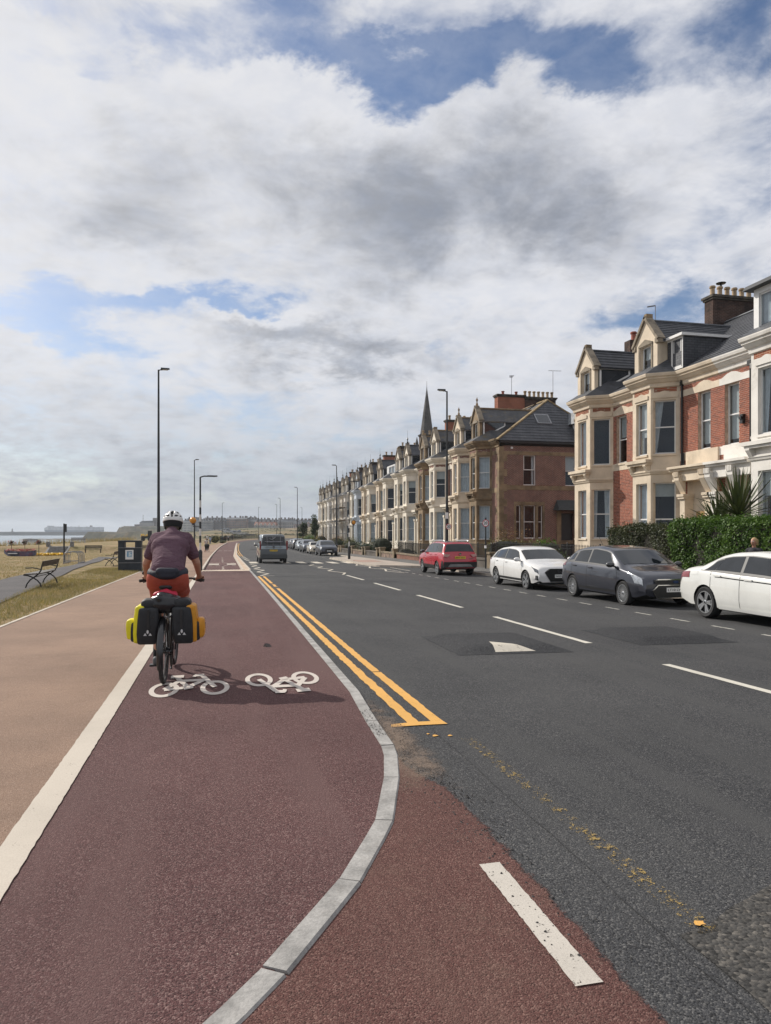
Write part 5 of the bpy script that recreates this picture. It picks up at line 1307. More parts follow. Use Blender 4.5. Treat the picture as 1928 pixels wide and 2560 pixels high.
MB().prism([(2.12, -.62, .44), (2.12, -.48, .56), (2.12, .48, .56), (2.12, .62, .44), (2.12, .5, .27), (2.12, -.5, .27)], (.075, 0, 0)).build('lower_grille', M_plast, c.T)
mb = MB(); q = [(-.64, .44), (-.49, .575), (.49, .575), (.64, .44), (.52, .26), (-.52, .26)]
for (ya, za), (yb, zb_) in zip(q, q[1:]+q[:1]): mb.bar((2.195, ya, za), (2.195, yb, zb_), .02, .02, up=(1, 0, 0))
mb.build('grille_surround', M_chrome, c.T)
MB().add([(2.20, .075*math.cos(a), .652+.033*math.sin(a)) for a in frange(0, 6.02, .262)]+[(2.185, .075*math.cos(a), .652+.033*math.sin(a)) for a in frange(0, 6.02, .262)], [tuple(range(24))]+[(i, (i+1) % 24, 24+(i+1) % 24, 24+i) for i in range(24)]).build('badge', mat('badge_blue', (.05, .08, .18), .2, .6), c.T)
for sg in (-1, 1): MB().lathe([(.06, 0), (.06, .02), (.02, .03)], (2.06, sg*.72, .40), 'X', 14).build('fog_lamp', M_lamp, c.T)
c.plate(2.205, .46, 'LT10 LWA', M_plateW); c.bits(.86, (-.32, -1.22), mirror=P_black); c.wheels('multi')
for k in (-1, 1): MB().bar((1.20, k*.05, 1.02), (1.02, k*.62, 1.085), .018, .012).build('wiper', M_plast, c.T)
MB().tube([(-1.2, 0, 1.48), (-1.42, 0, 1.72)], .006, 5).build('roof_aerial', M_plast, c.T)
FX = 9.92+.92
c.place(FX, 17.50, road_z(10.5, 17.5), R(-90))
# ---- white hatchback behind it
c = Car(4.34, 1.82, 1.43, 2.64, .32,
  [(-2.17, .62), (-2.14, .88), (-2.06, 1.00), (-1.88, 1.12), (-1.62, 1.27), (-1.2, 1.375), (-.5, 1.435), (.1, 1.41), (.40, 1.35), (1.12, .99), (1.25, .96), (1.75, .88), (2.05, .79), (2.14, .66), (2.17, .56)],
  [(-2.17, .94), (-1.5, .97), (-.5, .94), (.6, .915), (1.1, .90), (1.6, .82), (2.17, .68)], 'parked_car', 'white hatchback with black hexagonal grille parked behind the dark hatchback', P_white, 'cars parked along the right kerb', axle=(1.30, -1.33))
c.screen(1.06, .46, GL, 'windscreen'); c.screen(-2.0, -1.68, GL, 'rear_window', wf=.86)
c.patch(-1.7, 1.0, 8.06, 9.06, M_plast, 'window_surround', .003, nx=16, xa=lambda f: -1.78+.28*f, xb=lambda f: .98-.52*f)
c.patch(-.50, .95, 8.16, 8.96, GL, 'front_window', xb=lambda f: .88-.48*f); c.patch(-1.36, -.58, 8.16, 8.96, GL, 'rear_side_window', xa=lambda f: -1.36+.14*f); c.patch(-1.70, -1.42, 8.3, 8.9, GL, 'quarter_window', xa=lambda f: -1.72+.22*f, xb=lambda f: -1.42+.10*f)
c.patch(1.5, 2.05, 5.6, 7.75, mat('smoked_headlamp', (.06, .065, .075), .08, .3, var=.4, scale=9, coat=1), 'headlamp', .010, xa=lambda f: 1.95-.40*f, xb=lambda f: 2.13-.08*f, nt=8); c.patch(-2.12, -1.85, 6.4, 8.0, M_tail, 'tail_lamp', .008)
c.seams((1.0, -.54, -1.44)); c.patch(-1.0, .95, 2.3, 3.0, M_plast, 'sill_trim', .004, nx=8, nt=2)
MB().prism([(2.10, -.42, .74), (2.10, .42, .74), (2.10, .60, .62), (2.10, .40, .32), (2.10, -.40, .32), (2.10, -.60, .62)], (.095, 0, 0)).build('grille', M_plast, c.T)
for sg in (-1, 1): MB().prism([(1.98, sg*.62, .50), (1.98, sg*.84, .52), (1.98, sg*.86, .38), (1.98, sg*.66, .34)], (.13, 0, 0)).build('air_intake', M_plast, c.T)
for k in range(4): MB().lathe([(.052, 2.196), (.052, 2.206), (.040, 2.206), (.040, 2.196)], (0, -.105+k*.07, .66), 'X', 18, cap=False).build('badge_ring', M_chrome, c.T)
MB().box(2.05, 2.19, -.8, .8, .25, .29).build('splitter', M_plast, c.T)
c.plate(2.21, .50, 'NG24 OZK', M_plateW); c.bits(.84, (-.34, -1.22)); c.wheels('double', nspoke=5)
c.place(9.92+.91, 23.42, road_z(10.5, 23.4), R(-90))
# ---- white saloon cut by the frame
c = Car(4.63, 1.82, 1.43, 2.81, .33,
  [(-2.315, .66), (-2.30, .88), (-2.22, 1.02), (-1.95, 1.07), (-1.62, 1.10), (-1.05, 1.34), (-.75, 1.40), (-.2, 1.43), (.3, 1.40), (.55, 1.34), (1.15, 1.0), (1.3, .97), (1.9, .87), (2.2, .76), (2.29, .62), (2.315, .55)],
  [(-2.315, .92), (-1.6, .99), (-.5, .945), (.6, .91), (1.1, .90), (1.6, .84), (2.315, .66)], 'parked_car', 'white saloon with black five spoke alloy wheels parked beside the bright green hedge', P_white2, 'cars parked along the right kerb', axle=(1.42, -1.39))
c.screen(1.08, .60, GL, 'windscreen'); c.screen(-1.62, -1.10, GL, 'rear_window', wf=.9)
c.patch(-1.4, 1.0, 8.06, 9.06, M_plast, 'window_surround', .003, nx=16, xa=lambda f: -1.48+.32*f, xb=lambda f: 1.0-.46*f)
c.patch(-.30, .95, 8.16, 8.96, GL, 'front_window', xb=lambda f: .90-.40*f); c.patch(-1.10, -.38, 8.16, 8.96, GL, 'rear_side_window', xa=lambda f: -1.10+.16*f); c.patch(-1.40, -1.12, 8.16, 8.9, GL, 'quarter_window', xa=lambda f: -1.42+.26*f, xb=lambda f: -1.115+.16*f)
c.patch(-2.28, -1.92, 5.7, 7.6, M_tail, 'tail_lamp', .008); c.patch(1.75, 2.2, 6.4, 7.7, M_lamp, 'headlamp', .008)
c.seams((1.05, -.34, -1.20)); c.patch(-1.55, .9, 8.02, 8.14, M_plast, 'window_trim', .006, nx=14, nt=1); c.patch(-1.05, 1.05, 5.9, 6.02, M_under, 'painted_crease_shade', .0015, nx=8, nt=1); c.patch(-.95, .95, 2.0, 2.6, P_white2, 'sill_skirt', .025, nx=8, nt=3)  # thin dark strip paints the shade of the body crease along the doors
c.patch(-1.86, -1.62, 5.9, 7.0, P_white2, 'fuel_flap', .003, sides=(-1,), nx=4, nt=4)
c.bits(.86, (-.10, -.98), mirror=P_white2); c.wheels('double', nspoke=5, tw=.24); c.plate(-2.33, .72, 'NL17 XTV', M_plateY, -1)
MB().lathe([(.05, 0), (.05, .012), (.01, .014)], (-2.32, 0, .92), 'X', 16).build('badge', M_chrome, c.T)
c.place(9.90+.91, 11.66, road_z(10.5, 11.7), R(-90))
# ---- red compact SUV seen from the rear
c = Car(4.18, 1.78, 1.61, 2.5, .335,
  [(-2.09, .62), (-2.07, .95), (-2.0, 1.10), (-1.80, 1.46), (-1.62, 1.575), (-1.0, 1.605), (-.2, 1.60), (.25, 1.55), (.50, 1.49), (1.05, 1.10), (1.2, 1.07), (1.75, .98), (1.98, .88), (2.06, .72), (2.09, .60)],
  [(-2.09, 1.02), (-1.4, 1.06), (-.5, 1.03), (.6, 1.02), (1.1, 1.0), (1.6, .93), (2.09, .78)], 'parked_car', 'red compact SUV with black roof and bumper parked tail towards the white hatchback', P_red, 'cars parked along the right kerb', sill=.27, axle=(1.26, -1.22), tumble=.28, nose=.07)
c.screen(1.0, .56, GL, 'windscreen'); c.screen(-1.98, -1.76, GL, 'rear_window', wf=.95, nx=10)
c.screen(-1.64, .40, P_black, 'roof_panel', wf=.98, nx=14)
c.patch(-1.7, .9, 8.06, 9.06, M_plast, 'window_surround', .003, nx=16, xa=lambda f: -1.80+.12*f, xb=lambda f: .90-.40*f)
c.patch(-.38, .85, 8.16, 8.96, GL, 'front_window', xb=lambda f: .80-.36*f); c.patch(-1.20, -.46, 8.16, 8.96, GL, 'rear_side_window'); c.patch(-1.68, -1.26, 8.2, 8.95, GL, 'quarter_window', xa=lambda f: -1.74+.10*f)
for sg in (-1, 1):
    MB().prism([(-2.05, sg*.50, 1.0), (-2.05, sg*.78, 1.04), (-2.05, sg*.80, .92), (-2.05, sg*.62, .88)], (-.06, 0, 0)).build('tail_lamp', mat('clear_tail_lamp', (.62, .35, .33), .15, coat=1), c.T)
    MB().tube([(-1.55, sg*.58, 1.60), (-1.45, sg*.58, 1.645), (.2, sg*.58, 1.625), (.35, sg*.58, 1.56)], .02, 6).build('roof_rail', M_alloy, c.T)
mb = MB(); n = 14; c.patch(-2.085, -1.62, 1.0, 4.7, M_plast, 'rear_bumper', .012, nx=8, nt=8, xb=lambda f: -1.62-.28*f)
MB().box(-2.115, -2.02, -.80, .80, .40, .66).build('rear_bumper', M_plast, c.T); MB().prism([(-2.115, -.6, .44), (-2.115, .6, .44), (-2.115, .48, .56), (-2.115, -.48, .56)], (-.012, 0, 0)).build('skid_plate', M_grey, c.T)
c.patch(-.85, .85, 2.0, 3.6, M_plast, 'sill_trim', .008, nx=8, nt=3); c.seams((.9, -.42, -1.28))
MB().lathe([(.05, 0), (.05, -.02), (.01, -.022)], (-2.075, 0, 1.03), 'X', 12).build('badge', M_chrome, c.T)
MB().box(-2.10, -2.06, -.62, -.44, .80, .82).build('script_badge', M_chrome, c.T)
c.plate(-2.105, .86, 'ME65 EEW', M_plateY, -1); c.bits(.78, (-.25, -1.05), mirror=P_black); c.wheels('one', nspoke=5)
MB().tube([(-1.3, 0, 1.60), (-1.38, 0, 1.78)], .008, 5).build('roof_aerial', M_plast, c.T)
c.place(9.90+.89, 33.3, road_z(10.5, 33.3), R(90))
# ---- grey camper van driving away
c = Car(4.90, 1.92, 1.99, 3.0, .335,
  [(-2.45, .70), (-2.44, 1.0), (-2.42, 1.2), (-2.36, 1.70), (-2.30, 1.92), (-2.15, 1.98), (-1.0, 1.99), (.6, 1.985), (.95, 1.92), (1.55, 1.22), (1.75, 1.12), (2.2, 1.02), (2.38, .85), (2.45, .62)],
  [(-2.45, 1.16), (-1.5, 1.18), (.6, 1.16), (1.4, 1.10), (2.45, .8)], 'camper_van', 'grey camper van with empty bicycle rack driving along the road', P_van, sill=.28, axle=(1.52, -1.45), tumble=.14, cat='van', nose=.05)
c.patch(-2.40, 1.3, 8.0, 8.2, P_vantop, 'waist_band', .010, nx=16, nt=2); c.patch(-2.3, .9, 8.95, 11.4, P_vantop, 'roof_panel', .006, nx=14, nt=4)
c.patch(.50, 1.45, 8.25, 8.9, GL, 'front_window', xb=lambda f: 1.40-.5*f); c.patch(-.75, .40, 8.25, 8.9, GL, 'side_window'); c.patch(-2.2, -.85, 8.25, 8.9, GL, 'rear_side_window')
c.screen(1.50, .98, GL, 'windscreen')
MB().hexa([(-2.475, -.78, 1.24), (-2.44, -.78, 1.24), (-2.44, .78, 1.24), (-2.475, .78, 1.24), (-2.385, -.68, 1.84), (-2.33, -.68, 1.84), (-2.33, .68, 1.84), (-2.385, .68, 1.84)]).build('rear_window', GL, c.T)
MB().hexa([(-2.482, -.86, 1.0), (-2.40, -.86, 1.0), (-2.40, .86, 1.0), (-2.482, .86, 1.0), (-2.478, -.84, 1.22), (-2.40, -.84, 1.22), (-2.40, .84, 1.22), (-2.478, .84, 1.22)]).build('tailgate_band', P_vantop, c.T)
for sg in (-1, 1): MB().box(-2.47, -2.36, sg*.90-.05, sg*.90+.05, .95, 1.55).build('tail_lamp', M_tail, c.T)
MB().box(-2.53, -2.40, -.92, .92, .36, .62).build('rear_bumper', P_van, c.T)
mb = MB()
for y in (-.45, .05, .45): mb.tube([(-2.50, y, 1.05), (-2.56, y, 1.5), (-2.46, y, 1.85)], .018, 6)
for z in (1.12, 1.5): mb.tube([(-2.58, -.6, z), (-2.58, .6, z)], .02, 6)
mb.tube([(-2.6, -.3, 1.5), (-2.75, -.3, 1.48)], .02, 6).tube([(-2.6, .3, 1.5), (-2.75, .3, 1.48)], .02, 6).tube([(-2.75, -.5, 1.48), (-2.75, .5, 1.48)], .02, 6)
mb.tube([(-2.52, -.12, 1.8), (-2.56, .12, 1.62), (-2.54, .3, 1.7)], .03, 6)
mb.build('bicycle_rack', M_grey, c.T)
MB().lathe([(.085, -2.485), (.085, -2.495), (.02, -2.497)], (0, 0, 1.12), 'X', 18).build('badge', M_plast, c.T)
c.plate(-2.49, .90, 'SK11 VNU', M_plateY, -1); c.bits(1.25, (.1,), mirror=P_black); c.wheels('one')
c.place(3.50, 51.2, road_z(3.5, 50), R(90))
# ---- far parked cars facing the camera
def simple_car(kind, paint, label, X, Y, rz, front=True, plate=None, grille=True, group='cars parked along the right kerb'):
    if kind == 'suv': L, W, H, wb, wr, sl = 4.75, 1.92, 1.63, 2.9, .37, .28
    elif kind == 'mini': L, W, H, wb, wr, sl = 3.82, 1.72, 1.41, 2.5, .31, .2
    else: L, W, H, wb, wr, sl = 4.4, 1.80, 1.45, 2.65, .32, .2
    k = H/1.45; h = L/2
    top = [(-h, .62*k), (-h+.03, .90*k), (-h+.12, 1.02*k), (-h+.45, 1.28*k), (-h+.75, 1.40*k), (-.4, 1.45*k), (.15, 1.42*k), (.42, 1.36*k), (1.12*h/2.2, 1.0*k), (1.26*h/2.2, .97*k), (h-.4, .90*k), (h-.12, .80*k), (h-.03, .66*k), (h, .56*k)]
    if kind == 'mini': top = [(-h, .62), (-h+.03, .92), (-h+.1, 1.02), (-h+.34, 1.30), (-h+.55, 1.38), (-.4, 1.41), (.3, 1.39), (.5, 1.35), (.98, 1.0), (1.08, .97), (h-.35, .92), (h-.1, .82), (h-.03, .66), (h, .56)]
    c = Car(L, W, H, wb, wr, top, [(-h, .95*k), (0, .95*k), (h*.6, .88*k), (h, .7*k)], 'parked_car', label, paint, group, sill=sl, nose=.10)
    x1 = 1.06*h/2.2 if kind != 'mini' else .92
    c.screen(x1, .50, GL, 'windscreen'); c.screen(-h+.18, -h+.62, GL, 'rear_window', wf=.88)
    c.patch(-1.4, .9, 8.06, 9.06, M_plast, 'window_surround', .003, nx=12, xa=lambda f: -1.34+.10*f, xb=lambda f: .88-.42*f)
    c.patch(-.45, .8, 8.16, 8.96, GL, 'front_window', xb=lambda f: .78-.38*f); c.patch(-1.2, -.52, 8.16, 8.96, GL, 'rear_side_window')
    c.patch(h-.65, h-.06, 5.4, 7.6, M_lamp, 'headlamp', .008, xa=lambda f: h-.35-.3*f); c.patch(-h+.05, -h+.3, 6.2, 7.9, M_tail, 'tail_lamp', .008)
    if grille: MB().box(h-.06, h+.02, -.45, .45, .42*k, .68*k).build('grille', M_plast, c.T)
    if front: c.plate(h+.03, .48*k, plate or 'NX19 KLD', M_plateW)
    c.plate(-h-.015, .78*k, plate or 'NX19 KLD', M_plateY, -1)
    c.bits(.76); c.wheels('one'); c.seams((.85, -.48))
    c.place(X, Y, road_z(X-.3+0*Y, Y), rz)
    if kind == 'mini': c.screen(-h+.6, .40, P_white2, 'roof_panel', wf=.98)
    return c
simple_car('suv', P_navy, 'dark navy SUV parked facing the zebra crossing', 10.95, 75.2, R(-90), plate='ND21 XKO')
simple_car('mini', P_cream, 'small cream hatchback parked behind the navy SUV', 10.9, 84.0, R(-90), plate='YJ13 GHU')
simple_car('suv', P_grey, 'mid grey SUV parked behind the small cream hatchback', 11.1, 92.3, R(-90), plate='NK66 UYP')
simple_car('hatch', P_silver, 'silver hatchback parked behind the mid grey SUV', 11.3, 101.0, R(-90), plate='NV15 HRR')
simple_car('suv', P_black, 'black SUV parked tail out behind the silver hatchback', 11.4, 108.6, R(90), plate='MT18 DFO')
simple_car('hatch', P_blue, 'blue grey hatchback at the far end of the parked row', 11.6, 116.0, R(90), plate='NL12 AVE')
# ================================================================== CYCLIST
BX, BY = -.60, 8.02
BZ = zb(BY)
HD = R(-2.0)
M_frame = mat('black_bike_frame', (.014, .014, .016), .3, var=.1, coat=.5); M_btyre = mat('bike_tyre', (.022, .021, .021), .75, var=.25, scale=20); M_spoke = mat('spoke_steel', (.3, .3, .3), .3, .9)
bike = thing('bicycle', (BX, BY, BZ), 'black touring bicycle with mudguards and loaded rear rack on the red path', 'bicycle', rz=HD)
def bike_wheel(y, n=36):
    r = .35; mb = MB(); k = 10; vs = []; fs = []
    for i in range(40):
        a = 2*math.pi*i/40
        for j in range(k):
            b = 2*math.pi*j/k; rr = r-.024+.024*math.cos(b); vs.append((.024*math.sin(b), rr*math.cos(a), rr*math.sin(a)))
    for i in range(40):
        for j in range(k): fs.append((i*k+j, i*k+(j+1) % k, ((i+1) % 40)*k+(j+1) % k, ((i+1) % 40)*k+j))
    w_ = mb.add(vs, fs).build('wheel', M_btyre, bike, smooth=60); w_.location = (0, y, r)
    MB().lathe([(.305, -.013), (.305, .013), (.285, .011), (.285, -.011), (.305, -.013)], axis='X', n=40, cap=False).build('rim', M_frame, w_, smooth=40)
    sp_ = MB()
    for i in range(28):
        a = 2*math.pi*i/28; s_ = .03 if i % 2 else -.03; sp_.tube([(s_, .02*math.cos(a+1.2), .02*math.sin(a+1.2)), (0, .29*math.cos(a), .29*math.sin(a))], .0013, 4)
    tag(sp_.build('spokes', M_spoke, w_), kind='stuff')
    MB().lathe([(.022, -.055), (.022, .055)], axis='X', n=12).build('hub', M_frame, w_)
bike_wheel(0); bike_wheel(1.12)
def btube(name, pts, r, n=10, m=None): return MB().tube(pts, r, n).build(name, m or M_frame, bike, smooth=50)
BB = (0, .46, .29); ST = (0, .30, .80); HT = (0, .90, .86); HB = (0, .955, .70)
btube('seat_tube', [BB, ST], .019); btube('seat_post', [ST, (0, .27, 1.00)], .014); btube('down_tube', [BB, (0, .72, .52), HB], .034); btube('top_tube', [(0, .31, .76), HT], .019); btube('head_tube', [HB, HT, (0, .875, .98)], .022)
for s_ in (-1, 1):
    btube('chain_stay', [(s_*.02, .44, .29), (s_*.07, 0, .35)], .011); btube('seat_stay', [(s_*.02, .31, .74), (s_*.065, 0, .36)], .009)
    btube('fork_blade', [(s_*.05, .965, .70), (s_*.055, 1.12, .35)], .014)
    btube('rack_strut', [(s_*.075, .0, .37), (s_*.085, -.05, .74)], .006); btube('rack_strut', [(s_*.075, .02, .37), (s_*.085, .20, .74)], .006); btube('rack_rail', [(s_*.085, -.22, .74), (s_*.085, .26, .75)], .007)
def guard(y, a0, a1):
    vs = []; fs = []; n = 22
    for i in range(n+1):
        a = a0+(a1-a0)*i/n
        for x, d in ((-.034, -.014), (-.026, .004), (0, .010), (.026, .004), (.034, -.014)): rr = .372+d; vs.append((x, y+rr*math.cos(a), .35+rr*math.sin(a)))
    for i in range(n):
        for j in range(4): fs.append((i*5+j, i*5+j+1, (i+1)*5+j+1, (i+1)*5+j))
    MB().add(vs, fs).build('mudguard', M_frame, bike, smooth=60)
guard(0, R(45), R(202)); guard(1.12, R(35), R(170))
sm = organic('saddle', [((0, .42, 1.02), .03, (0, .28, 1.03), .05), ((-.05, .21, 1.035), .035, (.05, .21, 1.035), .035), ((-.04, .18, 1.03), .035, (.04, .18, 1.03), .035)], M_plast, .012, bike)
btube('handlebar', [(-.34, .86, 1.06), (-.22, .93, 1.075), (0, .945, 1.07), (.22, .93, 1.075), (.34, .86, 1.06)], .013); btube('stem', [(0, .875, .98), (0, .945, 1.07)], .018)
for s_ in (-1, 1):
    btube('grip', [(s_*.37, .835, 1.055), (s_*.25, .905, 1.07)], .019, m=M_plast); btube('brake_lever', [(s_*.24, .93, 1.06), (s_*.34, .92, 1.03)], .007)
MB().lathe([(.10, .055), (.10, .062), (.03, .064)], (0, .46, .29), 'X', 24).build('chain_ring', M_frame, bike)
for s_, z1 in ((-1, -.165), (1, .165)):
    MB().bar((s_*.075, .46, .29), (s_*.085, .46+.03*s_, .29+z1), .025, .018, up=(1, 0, 0)).build('crank', M_frame, bike)
    MB().box(s_*.09 if s_ > 0 else -.20, .20 if s_ > 0 else -.09, .42+.03*s_, .51+.03*s_, .28+z1, .30+z1).build('pedal', M_plast, bike)
MB().lathe([(.05, -.015), (.03, .012)], (.045, 0, .35), 'X', 18).build('cassette', M_frame, bike)
btube('derailleur', [(.07, .0, .31), (.075, .05, .20), (.07, .03, .15)], .018)
btube('bottom_motor', [(-.05, .47, .31), (.05, .47, .31)], .075, 16)
# luggage ----------------------------------------------------------
def fabric(name, col, rough=.55, bump=.5, bs=9): return mat(name, col, rough, var=.14, scale=5, bump=bump, bscale=bs, bdist=.02, spec=.35)
M_bag = fabric('black_bag_fabric', (.020, .021, .024)); M_byel = fabric('yellow_bag_fabric', (.66, .58, .020), .45); M_bora = fabric('orange_bag_fabric', (.62, .27, .020), .45); M_refl = mat('reflective_print', (.55, .55, .55), .4, var=.05)
def soft_box(name, x0, x1, y0, y1, z0, z1, m, parent, r=.03, bulge=.015, tilt=0.0):
    mb = MB(); bm = bmesh.new(); bmesh.ops.create_cube(bm, size=1.0)
    for v in bm.verts: v.co = Vector(((x0+x1)/2+v.co.x*(x1-x0), (y0+y1)/2+v.co.y*(y1-y0), (z0+z1)/2+v.co.z*(z1-z0)))
    bmesh.ops.bevel(bm, geom=bm.edges[:], offset=r, segments=3, profile=.6, affect='EDGES')
    bmesh.ops.subdivide_edges(bm, edges=[e for e in bm.edges if e.calc_length() > .07], cuts=3, use_grid_fill=True)
    cx, cy, cz = (x0+x1)/2, (y0+y1)/2, (z0+z1)/2
    for v in bm.verts:
        u = Vector(((v.co.x-cx)/(x1-x0), (v.co.y-cy)/(y1-y0), (v.co.z-cz)/(z1-z0)))
        w_ = math.sin(v.co.z*31+v.co.x*17)*.4+math.sin(v.co.y*29+v.co.z*13+1)*.4
        d = Vector((u.x, u.y, u.z*.4)); k = max(0, 1-4*min(u.z*u.z, .25))
        v.co += d*(bulge*2*k)+d*(w_*.008)
        v.co.x += tilt*(v.co.z-cz)
    me = bpy.data.meshes.new(name); bm.to_mesh(me); bm.free(); me.materials.append(m)
    me.polygons.foreach_set('use_smooth', [True]*len(me.polygons))
    return link(name, me, parent)
def logo(parent, x, y, z, s_=1.0):
    mb = MB(); k = .036*s_
    n = 14; mb.sheet([(x+.32*k*math.cos(a)*(1.0 if abs(math.sin(a)) < .9 else .6), y, z+.55*k+.58*k*math.sin(a)) for a in frange(0, 2*math.pi-.4, .4)])
    o1 = mb.build('logo_petal', M_refl, parent)
    for s2 in (-1, 1): MB().sheet([(x+s2*.25*k, y, z-.55*k), (x+s2*1.2*k, y, z-.55*k), (x+s2*.68*k, y, z+.25*k)]).build('logo_leaf', M_refl, parent)
def pannier(sg, col, label):
    t = thing('pannier_bag', (BX, BY, BZ), label, 'bag', rz=HD)
    sf = 0 if sg > 0 else -.065; a, b = (.115+sf, .305+sf); s_ = sg
    X = lambda u, v: (min(s_*u, s_*v), max(s_*u, s_*v))
    x0, x1 = X(a, b); soft_box('main_compartment', x0, x1, -.19, .10, .45, .84, M_bag, t, .035, tilt=-.05*s_)
    x0, x1 = X(.255+sf, .345+sf); soft_box('coloured_side_panel', x0, x1, -.165, .12, .46, .86, col, t, .035, tilt=-.06*s_)
    x0, x1 = X(a+.01, b-.03); soft_box('roll_top', x0, x1, -.14, .07, .80, .925, M_bag, t, .04, tilt=-.08*s_)
    x0, x1 = X(.31+sf, .385+sf); soft_box('pocket', x0, x1, -.15, .03, .475, .69, M_bag, t, .03, .01)
    x0, x1 = X(.355+sf, .425+sf); soft_box('coloured_pocket_side', x0, x1, -.14, .04, .50, .715, col, t, .03, .012)
    logo(t, s_*(.205+sf), -.213, .57)
    MB().box(s_*(.2+sf)-.012, s_*(.2+sf)+.012, -.212, -.205, .62, .82).build('closing_strap', M_plast, t)
    MB().box(min(s_*(.425+sf), s_*(.44+sf)), max(s_*(.425+sf), s_*(.44+sf)), -.07, -.03, .60, .66).build('buckle', M_plast, t)
pannier(-1, M_byel, 'yellow and black pannier bag on the left of the rear rack'); pannier(1, M_bora, 'orange and black pannier bag on the right of the rear rack')
dry = organic('dry_bag', [((-.055, -.07, .86), .098, (.09, -.06, .86), .095), ((-.05, .04, .87), .10, (.09, .04, .87), .10), ((-.02, -.05, .945), .055, (.06, -.04, .93), .05), ((-.09, -.09, .91), .045, (-.03, -.13, .93), .04)], mat('glossy_black_bag', (.012, .012, .014), .25, var=.1, bump=.45, bscale=9, bdist=.03), .016, None, 4)
dry.location = (BX, BY, BZ); dry.rotation_euler = (0, 0, HD); tag(dry, 'glossy black dry bag strapped across the rear rack', 'bag')
redb = organic('rain_cover', [((-.09, .05, .955), .032, (.02, .07, .985), .038), ((.02, .07, .985), .036, (.12, .03, .945), .028), ((-.08, .12, .955), .035, (.10, .12, .955), .035)], fabric('red_rain_cover', (.50, .018, .055), .5, .9, 14), .012, None, 3)
redb.location = (BX, BY, BZ); redb.rotation_euler = (0, 0, HD); tag(redb, 'bundled red rain cover tucked on top of the black dry bag', 'bag')
# rider ------------------------------------------------------------
M_skin = mat('skin', (.40, .205, .135), .55, var=.10, scale=7)
M_shirt, T, b = principled('burgundy_shirt'); v = coords(T); mp = T.add('ShaderNodeMapping'); T.l.new(v, mp.inputs[0]); mp.inputs['Rotation'].default_value = (R(35), R(12), 0); mp.inputs['Scale'].default_value = (3.2, 15, 15)
fold = T.m('ADD', T.noise(mp.outputs[0], 1.3, 4, .55, .8), T.m('MULTIPLY', T.noise(v, 260, 2, .5), .05))
T.set(b.inputs['Base Color'], T.mix(T.ramp(T.noise(v, 220, 2, .6), .35, .65), (.100, .054, .074), (.150, .088, .112))); b.inputs['Roughness'].default_value = .9; b.inputs['Specular IOR Level'].default_value = .2
bp = T.add('ShaderNodeBump', ins={'Strength': 1.0, 'Distance': .035, 'Height': fold}); T.l.new(bp.outputs[0], b.inputs['Normal'])
M_dummy = None; M_short = fabric('rust_shorts', (.34, .066, .040), .8, .5, 10); M_sock = mat('black_sock', (.012, .012, .013), .9); M_pack = fabric('waist_pack_fabric', (.022, .024, .036), .7)
rider = thing('person', (BX+.012, BY, BZ), 'cyclist in burgundy shirt, rust shorts and white helmet riding the loaded bicycle', 'person', rz=HD)
HIP = .105; SH = (.165, .70, 1.555)
def mir(p, s_): return (p[0]*s_, p[1], p[2])
parts = [((0, .30, 1.12), .13, (0, .44, 1.30), .12), ((0, .44, 1.30), .13, (0, .62, 1.50), .13), ((-.15, .66, 1.53), .075, (.15, .66, 1.53), .075), ((0, .70, 1.58), .062, (0, .79, 1.68), .058),
         ((0, .83, 1.735), (.077, .098, .118), None, None), ((0, .885, 1.70), (.055, .06, .085), None, None), ((-.078, .82, 1.72), (.012, .022, .033), None, None), ((.078, .82, 1.72), (.012, .022, .033), None, None), ((0, .965, 1.72), .014, (0, .955, 1.75), .010)]
for s_ in (-1, 1):
    el_ = (s_*.285, .70, 1.27); hand = (s_*.305, .865, 1.095)
    parts += [(mir(SH, s_), .062, el_, .045), (el_, .045, (s_*.303, .83, 1.125), .030), ((s_*.303, .83, 1.125), .030, hand, .034)]
    for k in range(4):       # fingers curl over the grip
        fx = s_*(.285+.022*k); parts += [((fx, .865, 1.10), .011, (fx, .915, 1.095), .0105), ((fx, .915, 1.095), .0105, (fx, .92, 1.055), .010), ((fx, .92, 1.055), .010, (fx, .885, 1.045), .009)]
    parts += [((s_*.275, .84, 1.085), .013, (s_*.262, .885, 1.055), .011), ((s_*.262, .885, 1.055), .011, (s_*.285, .91, 1.045), .010)]
LEG = {-1: ((-.135, .70, .70), (-.14, .47, .235)), 1: ((.135, .80, .90), (.14, .50, .545))}
for s_ in (-1, 1):
    kn, an = LEG[s_]; parts += [((s_*HIP, .34, 1.08), .092, kn, .058), (kn, .058, ((kn[0]+an[0])/2, (kn[1]+an[1])/2-.03, (kn[2]+an[2])/2+.03), .054), (((kn[0]+an[0])/2, (kn[1]+an[1])/2-.03, (kn[2]+an[2])/2+.03), .054, an, .036)]
organic('body', parts, M_skin, .0085, rider, 3)
sp_ = [((-.03, .33, 1.24), .155, (-.045, .58, 1.46), .15), ((.03, .33, 1.24), .155, (.045, .58, 1.46), .15), ((-.14, .655, 1.525), .088, (.14, .655, 1.525), .088), ((0, .64, 1.56), .10, (0, .73, 1.635), .072),
       ((-.08, .54, 1.45), .14, (.08, .54, 1.45), .14), ((-.05, .29, 1.20), .145, (.05, .29, 1.20), .145), ((0, .70, 1.60), .075, (-.15, .68, 1.555), .078), ((0, .70, 1.60), .075, (.15, .68, 1.555), .078)]
for s_ in (-1, 1): sp_ += [(mir(SH, s_), .084, (s_*.232, .695, 1.40), .074), ((s_*.232, .695, 1.40), .074, (s_*.246, .697, 1.365), .072)]
organic('shirt', sp_, M_shirt, .013, rider, 14)
